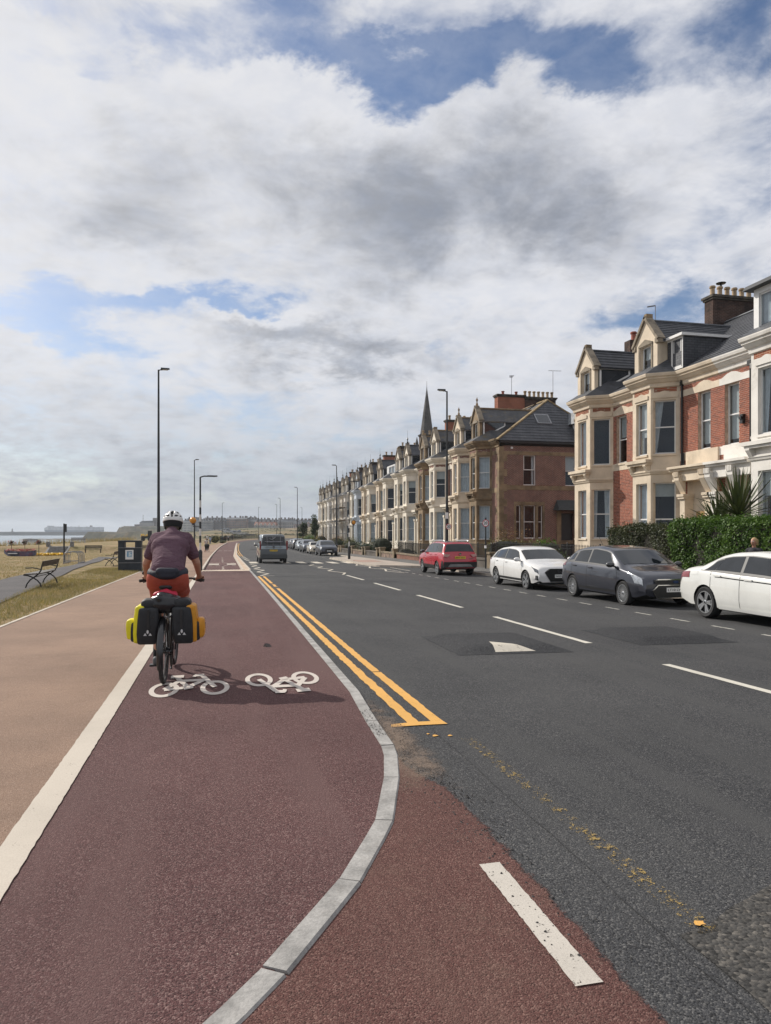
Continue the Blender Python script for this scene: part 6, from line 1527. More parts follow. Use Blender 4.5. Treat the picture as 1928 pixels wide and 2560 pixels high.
sp_ = [((-.10, .30, 1.07), .135, (.10, .30, 1.07), .135), ((-.09, .27, 1.12), .14, (.09, .27, 1.12), .14)]
for s_ in (-1, 1):
    kn, an = LEG[s_]; k2 = tuple(Vector((s_*HIP, .34, 1.08)).lerp(Vector(kn), .72)); sp_ += [((s_*HIP, .32, 1.06), .115, k2, .088)]
organic('shorts', sp_, M_short, .014, rider, 6)
# waist pack with belt
organic('waist_pack', [((-.07, .125, 1.20), .048, (.09, .125, 1.195), .05), ((-.05, .115, 1.16), .04, (.08, .115, 1.16), .04)], M_pack, .012, rider, 2)
organic('belt', [((.175*math.sin(a), .285-.130*math.cos(a), 1.185+.03*math.cos(a)*-1), .052, (.175*math.sin(a+.35), .285-.130*math.cos(a+.35), 1.185+.03*math.cos(a+.35)*-1), .052) for a in frange(0, 6.3, .35)], M_pack, .014, rider, 4)
for s_ in (-1, 1):
    kn, an = LEG[s_]; up = tuple(Vector(an).lerp(Vector(kn), .8 if s_ < 0 else .45))
    organic('sock', [(an, .044, up, .064 if s_ < 0 else .058), ((an[0], an[1]+.0, an[2]-.05), .042, an, .042)], M_sock, .012, rider, 2)
    organic('shoe', [((an[0], an[1]-.035, an[2]-.075), .043, (an[0], an[1]+.13, an[2]-.095), .038), ((an[0], an[1]+.13, an[2]-.095), .038, (an[0], an[1]+.19, an[2]-.095), .03), ((an[0], an[1]-.03, an[2]-.05), .045, (an[0], an[1]+.02, an[2]-.05), .045)], mat('grey_shoe', (.13, .135, .14), .7, var=.3, scale=12), .011, rider, 2)
# watch strap
MB().lathe([(.036, -.012), (.037, 0), (.036, .012)], (0, 0, 0), 'Z', 14).build('watch', M_plast, rider).matrix_local = Matrix.Translation((-.3125, .805, 1.155)) @ Matrix.Rotation(R(-40), 4, 'X')
# helmet: shell with vents
hc = Vector((0, .845, 1.765)); tilt = R(-14)
hm = thing('helmet', (0, 0, 0), None, None); bpy.data.objects.remove(hm)
def hshell(rx, ry, rz, zlo, m, name, holes=(), n=40, mm=18):
    vs = []; fs = []
    rows = []
    for i in range(mm+1):
        e = zlo+(math.pi/2-zlo)*i/mm
        for j in range(n):
            q = 2*math.pi*j/n; vs.append((rx*math.cos(e)*math.sin(q), ry*math.cos(e)*-math.cos(q), rz*math.sin(e)))
    for i in range(mm):
        for j in range(n):
            f = (i*n+j, i*n+(j+1) % n, (i+1)*n+(j+1) % n, (i+1)*n+j)
            c_ = sum((Vector(vs[k]) for k in f), Vector())/4
            if any(h(c_) for h in holes): continue
            fs.append(f)
    o = MB().add(vs, fs); me = o.mesh(name, m, smooth=70); ob = link(name, me, rider)
    ob.matrix_local = Matrix.Translation(hc) @ Matrix.Rotation(tilt, 4, 'X'); return ob
M_helm = mat('white_helmet_shell', (.66, .65, .63), .3, var=.04, coat=.4); M_hin = mat('helmet_foam', (.012, .012, .013), .85)
def slot(x0, z0, x1, z1, wd, back=True):
    a = Vector((x0, z0)); b = Vector((x1, z1)); d = b-a; L2 = d.length_squared
    def h(c_):
        if c_.y > .03: return False
        p = Vector((c_.x, c_.z)); t = max(0, min(1, (p-a).dot(d)/L2)); return (p-(a+d*t)).length < wd*(1-.5*abs(t-.5))
    return h
holes = [slot(0, .105, 0, .062, .022), slot(-.055, .095, -.068, .085, .016), slot(.055, .095, .068, .085, .016), slot(-.062, .042, -.035, .036, .013), slot(.062, .042, .035, .036, .013), slot(0, .045, 0, .028, .012), slot(-.098, .05, -.092, .04, .010), slot(.098, .05, .092, .04, .010)]
def rs(c_): return False
sh_ = hshell(.118, .138, .128, R(-8), M_helm, 'helmet', holes, 72, 34)
sol = sh_.modifiers.new('s', 'SOLIDIFY'); sol.thickness = .012; sol.offset = -1
inn = hshell(.103, .122, .112, R(-16), M_hin, 'helmet_foam', (), 28, 12); inn.parent = sh_; inn.matrix_local = Matrix.Identity(4)
band = MB().lathe([(.098, -.058), (.108, -.035), (.113, -.010), (.108, .004)], n=36, cap=False).build('helmet_lower_shell', M_hin, sh_, smooth=60); band.scale = (1, 1.16, 1.5)
MB().lathe([(.018, 0), (.018, .012), (.01, .014)], (0, -.128, -.012), 'Y', 14).build('helmet_dial', M_grey, sh_)
for s_ in (-1, 1): MB().tube([(s_*.085, -.03, -.04), (s_*.075, .02, -.14), (s_*.02, .07, -.17)], .006, 5).build('chin_strap', M_hin, sh_)
MB().tube([(0, -.11, -.05), (.0, -.085, -.085)], .012, 6).build('helmet_cradle', M_hin, sh_)
# short dark hair under the helmet, brows and eyes
organic('hair', [((0, .80, 1.695), (.079, .084, .070), None, None)], mat('grey_hair', (.12, .09, .07), .8, bump=.5, bscale=90), .012, rider, 1)
for s_ in (-1, 1): MB().sphere((s_*.032, .938, 1.745), .012, 8, 6).build('eye', M_plateW, rider)
MB().box(-.022, .022, .925, .945, 1.665, 1.672).build('mouth', mat('lip', (.28, .10, .08), .6), rider)
# ================================================================== STREET FURNITURE, PLANTS, PEOPLE
M_post = mat('dark_grey_post_paint', (.018, .020, .022), .45, var=.15); M_wood = mat('dark_bench_timber', (.045, .036, .030), .6, var=.3, scale=6, bump=.3, bscale=30); M_iron = mat('black_cast_iron', (.012, .012, .012), .45, var=.2)
M_bandw = mat('beacon_white_band', (.62, .61, .58), .6, var=.05); M_amber = mat('amber_globe', (.62, .26, .03), .25, var=.05)
def lamp(X, Y, h, z0, label, side=1, group='street lamps', head=.55, name='street_lamp'):
    t = thing(name, (X, Y, z0), label, 'street lamp', group)
    MB().lathe([(.10, -.1), (.10, 1.35), (.088, 1.5), (.066, 4.0), (.045, h-.1), (.045, h)], n=14).build('column', M_post, t, smooth=40)
    MB().tube([(0, 0, h-.03), (side*.18, 0, h+.03)], .03, 8).build('bracket', M_post, t)
    MB().hexa([(side*.12, -.14, h), (side*head, -.11, h+.05), (side*head, .11, h+.05), (side*.12, .14, h), (side*.12, -.12, h+.10), (side*head, -.08, h+.10), (side*head, .08, h+.10), (side*.12, .12, h+.10)] if side > 0 else
        [(side*head, -.11, h+.05), (side*.12, -.14, h), (side*.12, .14, h), (side*head, .11, h+.05), (side*head, -.08, h+.10), (side*.12, -.12, h+.10), (side*.12, .12, h+.10), (side*head, .08, h+.10)]).build('lantern', M_post, t)
    MB().box(min(side*.2, side*(head-.08)), max(side*.2, side*(head-.08)), -.08, .08, h-.005 if False else h+.0, h+.02).build('lens', mat('lamp_lens', (.55, .55, .5), .3), t)
    return t
lamp(-3.15, 38.6, 10.4, zb(38.6), 'tall street lamp on the buff footway beside the litter bin')
lamp(-2.85, 81.5, 10.4, zb(81), 'tall street lamp on the footway past the zebra crossing', head=.5)
lamp(-4.6, 163, 10.4, -1.08, 'street lamp on the footway behind the yellow bush'); lamp(.4, 201, 10.4, -1.08, 'street lamp by the walkers where the footway bends'); lamp(12.0, 236, 10.4, -1.08, 'street lamp beside the railings on the outside of the bend')
R1 = lamp(12.45, 38.3, 9.95, pav_z(38), 'tall street lamp with a round 20 sign on the right pavement', -1)
lamp(13.0, 81, 10.1, pav_z(81), 'tall street lamp behind the parked navy SUV', -1); lamp(13.1, 125, 10.3, -1.1, 'street lamp behind the black SUV at the parked row end', -1); lamp(13.5, 167, 10.3, -1.1, 'street lamp on the right kerb beyond the parked row', -1)
lamp(15.6, 205, 10.3, -1.1, 'street lamp on the inside of the bend', -1); lamp(25.6, 230, 10.3, -1.1, 'far street lamp standing past the inside of the bend', -1)
def beacon(X, Y, z0, h, globe_z, gside, label, arm=True):
    t = thing('belisha_beacon', (X, Y, z0), label, 'beacon', 'zebra crossing beacons')
    MB().lathe([(.105, -.1), (.105, .95), (.09, 1.0), (.055, 1.05)], n=14).build('base', M_post, t, smooth=40)
    n = 7; z = 1.05
    for i in range(n): MB().lathe([(.052, z), (.052, z+.36)], n=12).build('white_band' if i % 2 == 0 else 'black_band', M_bandw if i % 2 == 0 else M_post, t, smooth=40); z += .36
    MB().lathe([(.045, z), (.04, h)], n=10).build('column', M_post, t, smooth=40)
    MB().tube([(0, 0, h), (.18, 0, h+.06), (.75, 0, h+.06)], .035, 8).box(.35, .85, -.09, .09, h+.04, h+.10).build('lantern', M_post, t) if arm else None
    MB().tube([(0, 0, globe_z-.32), (gside*.36, 0, globe_z-.30), (gside*.36, 0, globe_z-.18)], .02, 6).lathe([(.10, globe_z-.24), (.05, globe_z-.16)], (gside*.36, 0, 0), n=12).build('globe_arm', M_post, t)
    MB().sphere((gside*.36, 0, globe_z), .165, 18, 12).build('globe', M_amber, t, smooth=80)
    MB().lathe([(.185, -.06), (.185, .06), (.17, .06), (.17, -.06)], (gside*.36, 0, globe_z), 'Y', 20).build('globe_shroud', M_post, t) if gside > 0 else None
beacon(-1.02, 37.4, zb(37.4), 4.75, 2.55, -1, 'black and white beacon column with amber globe at the tactile strip'); beacon(10.04, 56.2, road_z(9.2, 56)+.1, 6.2, 2.95, 1, 'black and white beacon column with amber globe on the right crossing pavement')
# round 20 signs
M_sred = mat('sign_red', (.42, .02, .025), .5, var=.05); M_swhite = mat('sign_white', (.75, .75, .74), .5, var=.02)
def sign20(parent, x, y, z, r, rz, txt='20'):
    d = MB().lathe([(r, 0), (r, .012)], axis='Y', n=30).build('sign_disc', M_sred, parent); d.location = (x, y, z); d.rotation_euler = (0, 0, rz)
    f = MB().lathe([(r*.80, -.004), (r*.80, .002)], axis='Y', n=30).build('sign_face', M_swhite, d)
    t = text_mesh(txt, r*1.15, M_ink, 'lettering', d, .001, r*.03); t.rotation_euler = (R(90), 0, 0); t.location = (0, -.006, 0)
sign20(R1, 0.05, -.15, 2.30, .165, R(-8)); MB().tube([(.06, -.06, 2.2), (.06, -.06, 3.4)], .03, 8).build('sign_tube', M_post, R1)
MB().box(-.12, .04, -.12, -.10, 2.75, 3.1).build('notice_plate', M_swhite, R1)
sp_ = thing('road_sign', (13.9, 36.04, pav_z(36)), 'thin black sign post with a round speed sign by the garden wall corner', 'road sign')
MB().tube([(0, 0, -.1), (0, 0, 2.75)], .038, 10).build('post', M_post, sp_); sign20(sp_, -.02, -.05, 2.45, .20, R(-52)); sign20(sp_, .03, .05, 2.45, .20, R(128), '30')
MB().box(-.045, .045, -.045, .045, 1.1, 1.25).build('post_label', M_swhite, sp_)
# ---- litter bin
bn = thing('litter_bin', (-4.5, 38.3, zb(38.3)), 'large dark litter bin with a poster beside the footway', 'bin')
M_bin = mat('dark_bin_panel', (.016, .022, .030), .55, var=.2, scale=3, dirt=(.04, .045, .05), dirt_scale=2.5)
mb = MB().box(-.55, .55, -.36, .36, 0, 1.16); mb.build('bin_body', M_bin, bn)
MB().box(-.55, -.26, -.36, .36, 1.16, 1.45).build('bin_hood_cheek', M_bin, bn); MB().box(.26, .55, -.36, .36, 1.16, 1.45).build('bin_hood_cheek', M_bin, bn); MB().box(-.56, .56, -.37, .37, 1.45, 1.54).build('bin_lid', M_bin, bn)
for z in (.40, 1.16): MB().box(-.556, .556, -.366, .366, z, z+.022).build('trim_band', M_grey, bn)
ps = MB().box(-.20, .19, -.378, -.362, .58, 1.06).build('poster_frame', M_swhite, bn)
pm, T, b = principled('poster_print'); v = coords(T); nn_ = T.noise(v, 14, 3, .7)
T.set(b.inputs['Base Color'], T.mix(T.ramp(nn_, .42, .58), (.62, .68, .70), (.10, .30, .48))); b.inputs['Roughness'].default_value = .5
MB().box(-.13, .12, -.384, -.378, .70, .99).build('poster', pm, ps)
pm2 = mat('poster_headline', (.04, .16, .32), .5)
MB().box(-.13, .12, -.387, -.384, .95, .99).build('poster_heading', pm2, ps)
# ---- cast iron benches
def arc(c_, r, a0, a1, n=10, sx=1.0): return [(c_[0]+sx*r*math.cos(a0+(a1-a0)*i/n), c_[1], c_[2]+r*math.sin(a0+(a1-a0)*i/n)) for i in range(n+1)]
def bench(X, Y, z0, label, L=1.95, rz=0, slats=True):
    t = thing('park_bench', (X, Y, z0), label, 'bench', 'cast iron park benches', rz)
    for y in (0, L):
        # front leg sweeping up to the back post, rear leg sweeping up to the seat front: the crossed curved legs
        mb = MB(); mb.tube([(-.20, y, 0), (-.15, y, .14), (-.06, y, .26), (.08, y, .36), (.20, y, .46), (.27, y, .58), (.29, y, .70), (.34, y, .86)], .023, 8); mb.build('end_frame', M_iron, t, smooth=50)
        MB().tube([(.28, y, 0), (.24, y, .14), (.15, y, .25), (.02, y, .34), (-.12, y, .40), (-.26, y, .42)], .022, 8).build('leg', M_iron, t, smooth=50)
        MB().tube([(.27, y, .60), (.18, y, .62), (.02, y, .655), (-.12, y, .645), (-.20, y, .65)], .018, 8).build('armrest', M_iron, t, smooth=50)
    for i in range(4): x = -.24+i*.125; MB().box(x, x+.105, -.04, L+.04, .425+.006*i, .46+.006*i).build('seat_slat', M_wood, t)
    MB().hexa([(.275, -.06, .68), (.305, -.06, .68), (.305, L+.06, .68), (.275, L+.06, .68), (.325, -.06, .87), (.355, -.06, .87), (.355, L+.06, .87), (.325, L+.06, .87)]).build('back_plank', M_wood, t)
    MB().tube([(.0, 0, .33), (.0, L, .33)], .012, 6).build('tie_bar', M_iron, t)
    return t
bench(-5.98, 25.1, lawn_z(-6, 25)+.03, 'dark cast iron bench on the lawn edge facing the sea', 2.3); bench(-6.55, 45.3, lawn_z(-6.5, 46)+.02, 'dark cast iron bench partly hidden by the litter bin', 2.2)
def plain_bench(X, Y, z0, label, L=1.9, m=None, rz=0, back=True):
    t = thing('park_bench', (X, Y, z0), label, 'bench', None, rz); m = m or M_wood
    for x in (.12, L-.12): MB().box(x-.03, x+.03, -.02, .42, 0, .40).box(x-.03, x+.03, .38, .44, .0, .85).build('leg', m, t)
    for k in range(3): MB().box(0, L, .0+k*.14, .12+k*.14, .40, .44).build('seat_slat', m, t)
    for k in range(3): MB().box(0, L, .42, .45, .52+k*.13, .62+k*.13).build('back_slat', m, t)
plain_bench(-15.8, 90.1, lawn_z(-15, 89.8), 'dark long bench at the foot of the grass bank by the steps', 1.95); plain_bench(-9.6, 89.5, lawn_z(-9.6, 89), 'dark long bench at the bank foot behind the litter bin', 1.95)
plain_bench(-27.3, 109, lawn_z(-26.5, 109), 'grey slatted bench on the cliff edge near the flower boat', 2.0, M_grey); plain_bench(-23.4, 122, lawn_z(-23, 122), 'grey slatted bench on the cliff edge above the steps', 2.2, M_grey)
# ---- slim dark post and toast-rack bike stand
t = thing('sign_post', (-10.75, 53.8, lawn_z(-10.7, 53.8)), 'slim dark post with a small plate beside the bicycle stand', 'post')
MB().tube([(0, 0, -.1), (0, 0, 2.75)], .055, 8).build('post', M_post, t); MB().box(-.03, .18, -.012, .012, 2.15, 2.72).build('plate', M_post, t)
t = thing('bicycle_stand', (-9.75, 51.0, lawn_z(-9.7, 51)), 'galvanised hoop bicycle stand on the lawn', 'bike stand')
for i in range(5):
    y = i*.5; MB().tube([(-.46, y, 0), (-.46, y, .55), (-.40, y, .70), (-.26, y, .78), (.26, y, .78), (.40, y, .70), (.46, y, .55), (.46, y, 0)], .024, 8).build('hoop', M_grey, t, smooth=50)
for x in (-.46, .46): MB().box(x-.03, x+.03, -.1, 2.1, .02, .08).build('floor_rail', M_grey, t)
MB().box(-.46, .46, -.06, 0, .16, .22).build('cross_rail', M_grey, t)
# ---- flower boat, bed, steps
def flowers(name, pts, cols, size, parent=None, label=None, cat=None, kind=None):
    q = []
    for (x, y, z) in pts:
        a = random.uniform(0, 6.28); tl = random.uniform(-.6, .6); s_ = size*random.uniform(.6, 1.2)
        u = Vector((math.cos(a), math.sin(a), tl*.5))*s_; v = Vector((-math.sin(a), math.cos(a), tl))*s_; c_ = Vector((x, y, z))
        q.append([c_-u-v, c_+u-v, c_+u+v, c_-u+v])
    o = np_quads(name, np.array([[tuple(p) for p in f] for f in q]), cols, parent)
    if label: tag(o, label, cat, kind=kind)
    elif parent: o['kind'] = 'stuff'
    return o
M_redfl = leafmat('red_flowers', (.38, .03, .04), (.42, .14, .16)); M_yelfl = leafmat('yellow_flowers', (.70, .50, .02), (.60, .40, .02)); M_leafd = leafmat('dark_leaves', (.020, .035, .012), (.045, .065, .02))
zl = lawn_z(-19, 77)
t = thing('flower_boat', (-19.4, 77.0, zl), 'boat shaped planter full of red flowers on the lawn', 'planter'); t.scale = (.85, .85, .9)
MB().add([(x, y*s_, z) for x, hw, zt, zl_ in ((-1.75, .05, .75, .35), (-1.3, .42, .62, .05), (-.4, .58, .52, 0), (.6, .58, .52, 0), (1.4, .5, .6, .03), (1.65, .42, .66, .1)) for (y, s_, z) in ((hw, -1, zt), (hw*.75, -1, zl_), (hw*.75, 1, zl_), (hw, 1, zt))],
   [(i*4+a, i*4+a+1, i*4+a+5, i*4+a+4) for i in range(5) for a in range(3)]+[(i*4+3, i*4, i*4+4, i*4+7) for i in range(5)]+[(3, 2, 1, 0), (20, 21, 22, 23)]).build('hull', mat('painted_boat_hull', (.07, .075, .12), .5, var=.8, scale=1.6, dirt=(.30, .04, .05), dirt_scale=1.2), t)
MB().box(-1.2, -.2, -.60, -.57, .28, .36).build('name_board', M_swhite, t)
flowers('flower_mass', [(random.uniform(-1.5, 1.6), random.uniform(-.5, .5), random.uniform(.5, .82)) for _ in range(500)], M_redfl, .06, t)
for x, y in ((-1.0, .1), (.2, .15), (1.5, .1)):
    p = thing('flower_ball', (-19.3+x, 77.2+y, zl), 'round flower basket on a thin post above the flower boat', 'planter', 'flower baskets on posts')
    MB().tube([(0, 0, 0), (0, 0, 1.2)], .025, 6).build('post', M_post, p); flowers('foliage', [tuple(Vector((random.gauss(0, .12), random.gauss(0, .12), 1.35+random.gauss(0, .11)))) for _ in range(160)], M_leafd, .05, p); flowers('blooms', [tuple(Vector((random.gauss(0, .15), random.gauss(0, .15), 1.38+random.gauss(0, .12)))) for _ in range(60)], M_redfl, .045, p)
pts = []
for _ in range(900):
    a = random.uniform(0, 6.28); r = math.sqrt(random.random()); pts.append((-16.9+1.7*r*math.cos(a), 78.8+1.3*r*math.sin(a), lawn_z(-17, 79)+random.uniform(.03, .24)))
flowers('yellow_flower_bed', pts, M_yelfl, .07, None, 'low bed of yellow flowers next to the flower boat', 'flower bed')
M_conc = mat('weathered_concrete', (.20, .19, .18), .9, var=.2, kind='World', dirt=(.10, .09, .08))
t = thing('stone_steps', (-19.2, 91.5, lawn_z(-19, 90)), 'short flight of grey steps with two square pedestals in the grass bank', 'steps')
for i in range(6): MB().box(-.95, .95, i*.42-.5, 3.2, -.2 if i == 0 else -.2, .05+i*.14).build('step', M_conc, t)
for s_ in (-1, 1): MB().box(s_*1.35-.2, s_*1.35+.2, 2.2, 2.6, 0, 1.3).build('pedestal', M_conc, t); MB().prism([(s_*1.1-.1, -.6, -.1), (s_*1.1-.1, 2.4, .85), (s_*1.1-.1, 2.4, .6), (s_*1.1-.1, -.4, -.3)], (.24, 0, 0)).build('side_wall', M_conc, t)
# mine cart planter
t = thing('cart_planter', (-13.9, 143, -.35), 'dark wheeled cart planter with yellow flowers on the upper lawn', 'planter')
MB().box(-.9, .9, -.5, .5, .55, .95).build('cart_box', M_post, t); MB().box(.3, 1.0, -.5, .5, .95, 2.0).build('cart_hopper', M_post, t)
for x in (-.6, .6): MB().lathe([(.34, -.06), (.34, .06)], (x, -.55, .34), 'Y', 16).build('wheel', M_iron, t); MB().lathe([(.34, -.06), (.34, .06)], (x, .55, .34), 'Y', 16).build('wheel', M_iron, t)
flowers('flower_mass', [(random.uniform(-1.0, .5), random.uniform(-.5, .5), random.uniform(.9, 1.3)) for _ in range(160)], M_yelfl, .09, t)

# ---- garden walls and railings on the right
M_gw = brickmat('garden_brick', (.26, .10, .065), (.19, .08, .06), (.28, .22, .17)); M_cop = mat('stone_coping', (.22, .17, .11), .9, var=.25, scale=2, kind='World', dirt=(.08, .07, .05)); M_gstone = mat('dark_garden_stone', (.10, .085, .070), .9, var=.3, scale=1.5, kind='World', dirt=(.04, .035, .03))
def gwall(y0, y1, ztop, m, label, x=14.45, rail=None, piers=(), group=None):
    t = thing('garden_wall', (x, (y0+y1)/2, pav_z((y0+y1)/2)), label, 'wall', group)
    MB().box(x-.12, x+.18, y0, y1, pav_z(y1)-.4, ztop-.12).build('wall_body', m, t, world=True)
    n = max(1, int((y1-y0)/1.1))
    for i in range(n): MB().box(x-.17, x+.23, y0+(y1-y0)*i/n+.006, y0+(y1-y0)*(i+1)/n-.006, ztop-.12, ztop).build('coping_stone', M_cop if m is not M_gstone else m, t, world=True)
    for y in piers: MB().box(x-.2, x+.26, y-.25, y+.25, pav_z(y)-.3, ztop+.25).box(x-.26, x+.32, y-.31, y+.31, ztop+.25, ztop+.36).build('pier', M_cop, t, world=True)
    if rail: railing((x+.03, y0), (x+.03, y1), ztop, ztop+rail, label.replace('wall', 'wall').split(' ')[0])
    return t
NR = [0]
RL = ['black spiked railings on the garden wall behind the white hatchback', 'black spiked railings around the corner house side garden', 'black spiked railings in front of the corner house bay', 'black railings in front of the cream bay houses', 'black inner railings before the brown stone bay']
def railing(p0, p1, z0, z1, lab=None):
    lab = RL[NR[0] % len(RL)]; NR[0] += 1
    t = thing('railings', (p0[0], p0[1], z0), lab, 'railings'); a = Vector((*p0, 0)); b = Vector((*p1, 0)); d = b-a; L = d.length; d /= L; n = int(L/.125)
    mb = MB()
    for i in range(n+1):
        p = a+d*(L*i/n); mb.box(p.x-.009, p.x+.009, p.y-.009, p.y+.009, z0-.02, z1); mb.add([(p.x-.018, p.y-.018, z1), (p.x+.018, p.y-.018, z1), (p.x+.018, p.y+.018, z1), (p.x-.018, p.y+.018, z1), (p.x, p.y, z1+.09)], [(0, 1, 4), (1, 2, 4), (2, 3, 4), (3, 0, 4)])
    tag(mb.build('bars', M_iron, t, world=True), kind='stuff')
    for z in (z0+.10, z1-.12): MB().bar((a.x, a.y, z), (b.x, b.y, z), .04, .012).build('rail', M_iron, t, world=True)
    k = max(2, int(L/2.2))
    for i in range(k+1): p = a+d*(L*i/k); MB().tube([(p.x, p.y, z0-.05), (p.x, p.y, z1+.06)], .022, 6).sphere((p.x, p.y, z1+.1), .04, 8, 5).build('standard', M_iron, t, world=True)
gwall(25.2, 36.0, .30, M_gstone, 'low dark stone garden wall behind the white hatchback', rail=.62)
gwall(36.7, 40.8, .05, M_gstone, 'dark stone garden wall behind the red SUV', rail=.72, piers=(36.5,))
railing((14.48, 36.6), (20.0, 48.6), -.2, .75)
gwall(41.2, 47.8, -.12, M_gw, 'red brick garden wall with stone coping in front of the corner house', rail=.78)
gwall(48.6, 57.6, -.22, M_gw, 'red brick garden wall in front of the cream bays', rail=.8)
for i, (y0, y1) in enumerate(((58.4, 64.0), (65.0, 71), (72, 78.5), (79.5, 86), (87, 94), (95, 104))):
    gwall(y0, y1, zb(y0)+.42, M_gstone if i % 2 else mat('mixed_garden_stone', (.22, .15, .11), .9, var=.4, scale=1.6, kind='World'), ['rough stone garden wall with square piers by the beacon', 'dark stone garden wall under the big round bush', 'mixed stone garden wall with flowering shrubs above', 'low dark wall behind the navy SUV', 'mixed stone wall behind the cream hatchback', 'dark wall behind the silver hatchback'][i], piers=(y0+.25, y1-.25))

# ---- leaves
def leaf_cloud(pts, nrm, size, jitter=.8):
    n = len(pts); pts = np.asarray(pts); nrm = np.asarray(nrm)+rng.normal(0, jitter, (n, 3)); nrm /= np.linalg.norm(nrm, axis=1, keepdims=True)
    ref = rng.normal(0, 1, (n, 3)); u = np.cross(nrm, ref); u /= np.linalg.norm(u, axis=1, keepdims=True)+1e-9; v = np.cross(nrm, u)
    s_ = size*rng.uniform(.6, 1.3, (n, 1)); a = u*s_; b = v*s_*.62
    return np.stack([pts-a, pts-b*.9, pts+a, pts+b*.9], axis=1)
def hedge(name, x0, x1, y0, y1, z0, z1, m, dens, size, label, wob=.17):
    t = thing(name, ((x0+x1)/2, (y0+y1)/2, z0), label, 'hedge')
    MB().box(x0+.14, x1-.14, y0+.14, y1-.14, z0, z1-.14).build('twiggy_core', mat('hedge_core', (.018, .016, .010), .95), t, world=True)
    P = []; Nn = []
    def face(n, f, nr):
        q = rng.random((n, 2)); p = f(q[:, 0], q[:, 1]); P.append(p); Nn.append(np.tile(nr, (n, 1)))
    lx, ly, lz = x1-x0, y1-y0, z1-z0
    face(int(dens*ly*lz), lambda a, b: np.stack([np.full_like(a, x0), y0+a*ly, z0+b*lz], 1), (-1, 0, .2)); face(int(dens*ly*lx), lambda a, b: np.stack([x0+b*lx, y0+a*ly, np.full_like(a, z1)], 1), (0, 0, 1))
    face(int(dens*lx*lz), lambda a, b: np.stack([x0+a*lx, np.full_like(a, y0), z0+b*lz], 1), (0, -1, .2)); face(int(dens*lx*lz), lambda a, b: np.stack([x0+a*lx, np.full_like(a, y1), z0+b*lz], 1), (0, 1, .2))
    P = np.concatenate(P); Nn = np.concatenate(Nn)
    w_ = wob*(np.sin(P[:, 1]*2.1+P[:, 2]*1.7)+np.sin(P[:, 1]*4.7-P[:, 2]*3.1+P[:, 0]*2)*.6+np.sin(P[:, 1]*9+P[:, 2]*8)*.3)
    P = P+Nn*(w_[:, None]*.6)+rng.normal(0, .035, P.shape)-Nn*np.abs(rng.normal(0, .06, (len(P), 1)))
    ns = int(260*ly); sx = x0+rng.random(ns)*lx; sy = y0+rng.random(ns)*ly; hh = np.abs(rng.normal(0, .10, ns))*(rng.random(ns) < .5)
    S = np.concatenate([np.stack([sx+rng.normal(0, .02, ns), sy+rng.normal(0, .02, ns), z1+.02+hh*k_], 1) for k_ in (.4, .8, 1.2)]); P = np.concatenate([P, S]); Nn = np.concatenate([Nn, np.tile((0., 0, 1), (len(S), 1))])
    off = np.array(wloc(t)); np_quads('foliage', leaf_cloud(P-off, Nn, size), m, t)['kind'] = 'stuff'
M_hb = leafmat('bright_hedge_leaves', (.030, .075, .012), (.085, .155, .022), .3); M_hd = leafmat('dark_hedge_leaves', (.022, .034, .012), (.060, .066, .024), .2)
hedge('hedge', 14.5, 16.2, 9.0, 20.75, -.5, 1.83, M_hb, 1300, .040, 'bright green clipped hedge beside the white saloon'); hedge('hedge', 14.55, 16.0, 20.7, 24.9, -.5, 1.66, M_hd, 1300, .034, 'dark olive hedge behind the dark hatchback')
def bush(X, Y, z0, rx, ry, rz, m, label, n=1400, size=.06, cat='shrub', name='shrub', group=None, lumps=9, clump=None):
    t = thing(name, (X, Y, z0), label, cat, group)
    P = []; Nn = []
    ls = [(Vector((random.gauss(0, .35)*rx, random.gauss(0, .35)*ry, rz*random.uniform(.5, 1.2))), random.uniform(.45, .75)) for _ in range(lumps)]
    for c_, k in ls:
        q = rng.normal(0, 1, (n//lumps, 3)); q /= np.linalg.norm(q, axis=1, keepdims=True); rr = rng.uniform(.7, 1.05, (len(q), 1))
        P.append(np.array(c_)+q*rr*np.array([rx, ry, rz])*k); Nn.append(q)
    P = np.concatenate(P); Nn = np.concatenate(Nn); k = P[:, 2] > .02; P = P[k]; Nn = Nn[k]
    np_quads('foliage', leaf_cloud(P, Nn, size), m, t)['kind'] = 'stuff'
    MB().sphere((0, 0, rz*.75), (rx*.72, ry*.72, rz*.72), 12, 8).build('leafy_core', mat('shrub_core', (.014, .018, .008), .95), t)
    mb = MB()
    for i in range(5): a = i*1.26; mb.tube([(0.05*math.cos(a), .05*math.sin(a), -.1), (.35*rx*math.cos(a), .35*ry*math.sin(a), rz*.9)], [.03, .012], 5)
    mb.build('stems', mat('shrub_stem', (.06, .045, .03), .9), t)
    return t
M_l1 = leafmat('olive_leaves', (.075, .085, .025), (.16, .15, .045)); M_l2 = leafmat('fresh_leaves', (.05, .11, .02), (.11, .19, .035)); M_l3 = leafmat('deep_green_leaves', (.016, .032, .010), (.036, .058, .018)); M_l4 = leafmat('yellow_green_leaves', (.16, .15, .03), (.26, .22, .05)); M_l5 = leafmat('pink_bloom_leaves', (.12, .06, .05), (.30, .22, .20)); M_l6 = leafmat('russet_leaves', (.14, .07, .035), (.20, .13, .06))
zg = pav_z(42)
bush(18.0, 43.0, zg, 1.7, 1.2, 1.0, M_l1, 'loose olive shrub with dry plumes in the corner house side garden', 2600, .06); flowers('dry_plumes', [(18.0+random.gauss(.3, .6), 43+random.gauss(0, .5), zg+1.9+random.gauss(0, .22)) for _ in range(350)], M_l6, .035, None, 'dry russet plumes standing above the olive shrub', 'plant', kind='stuff')
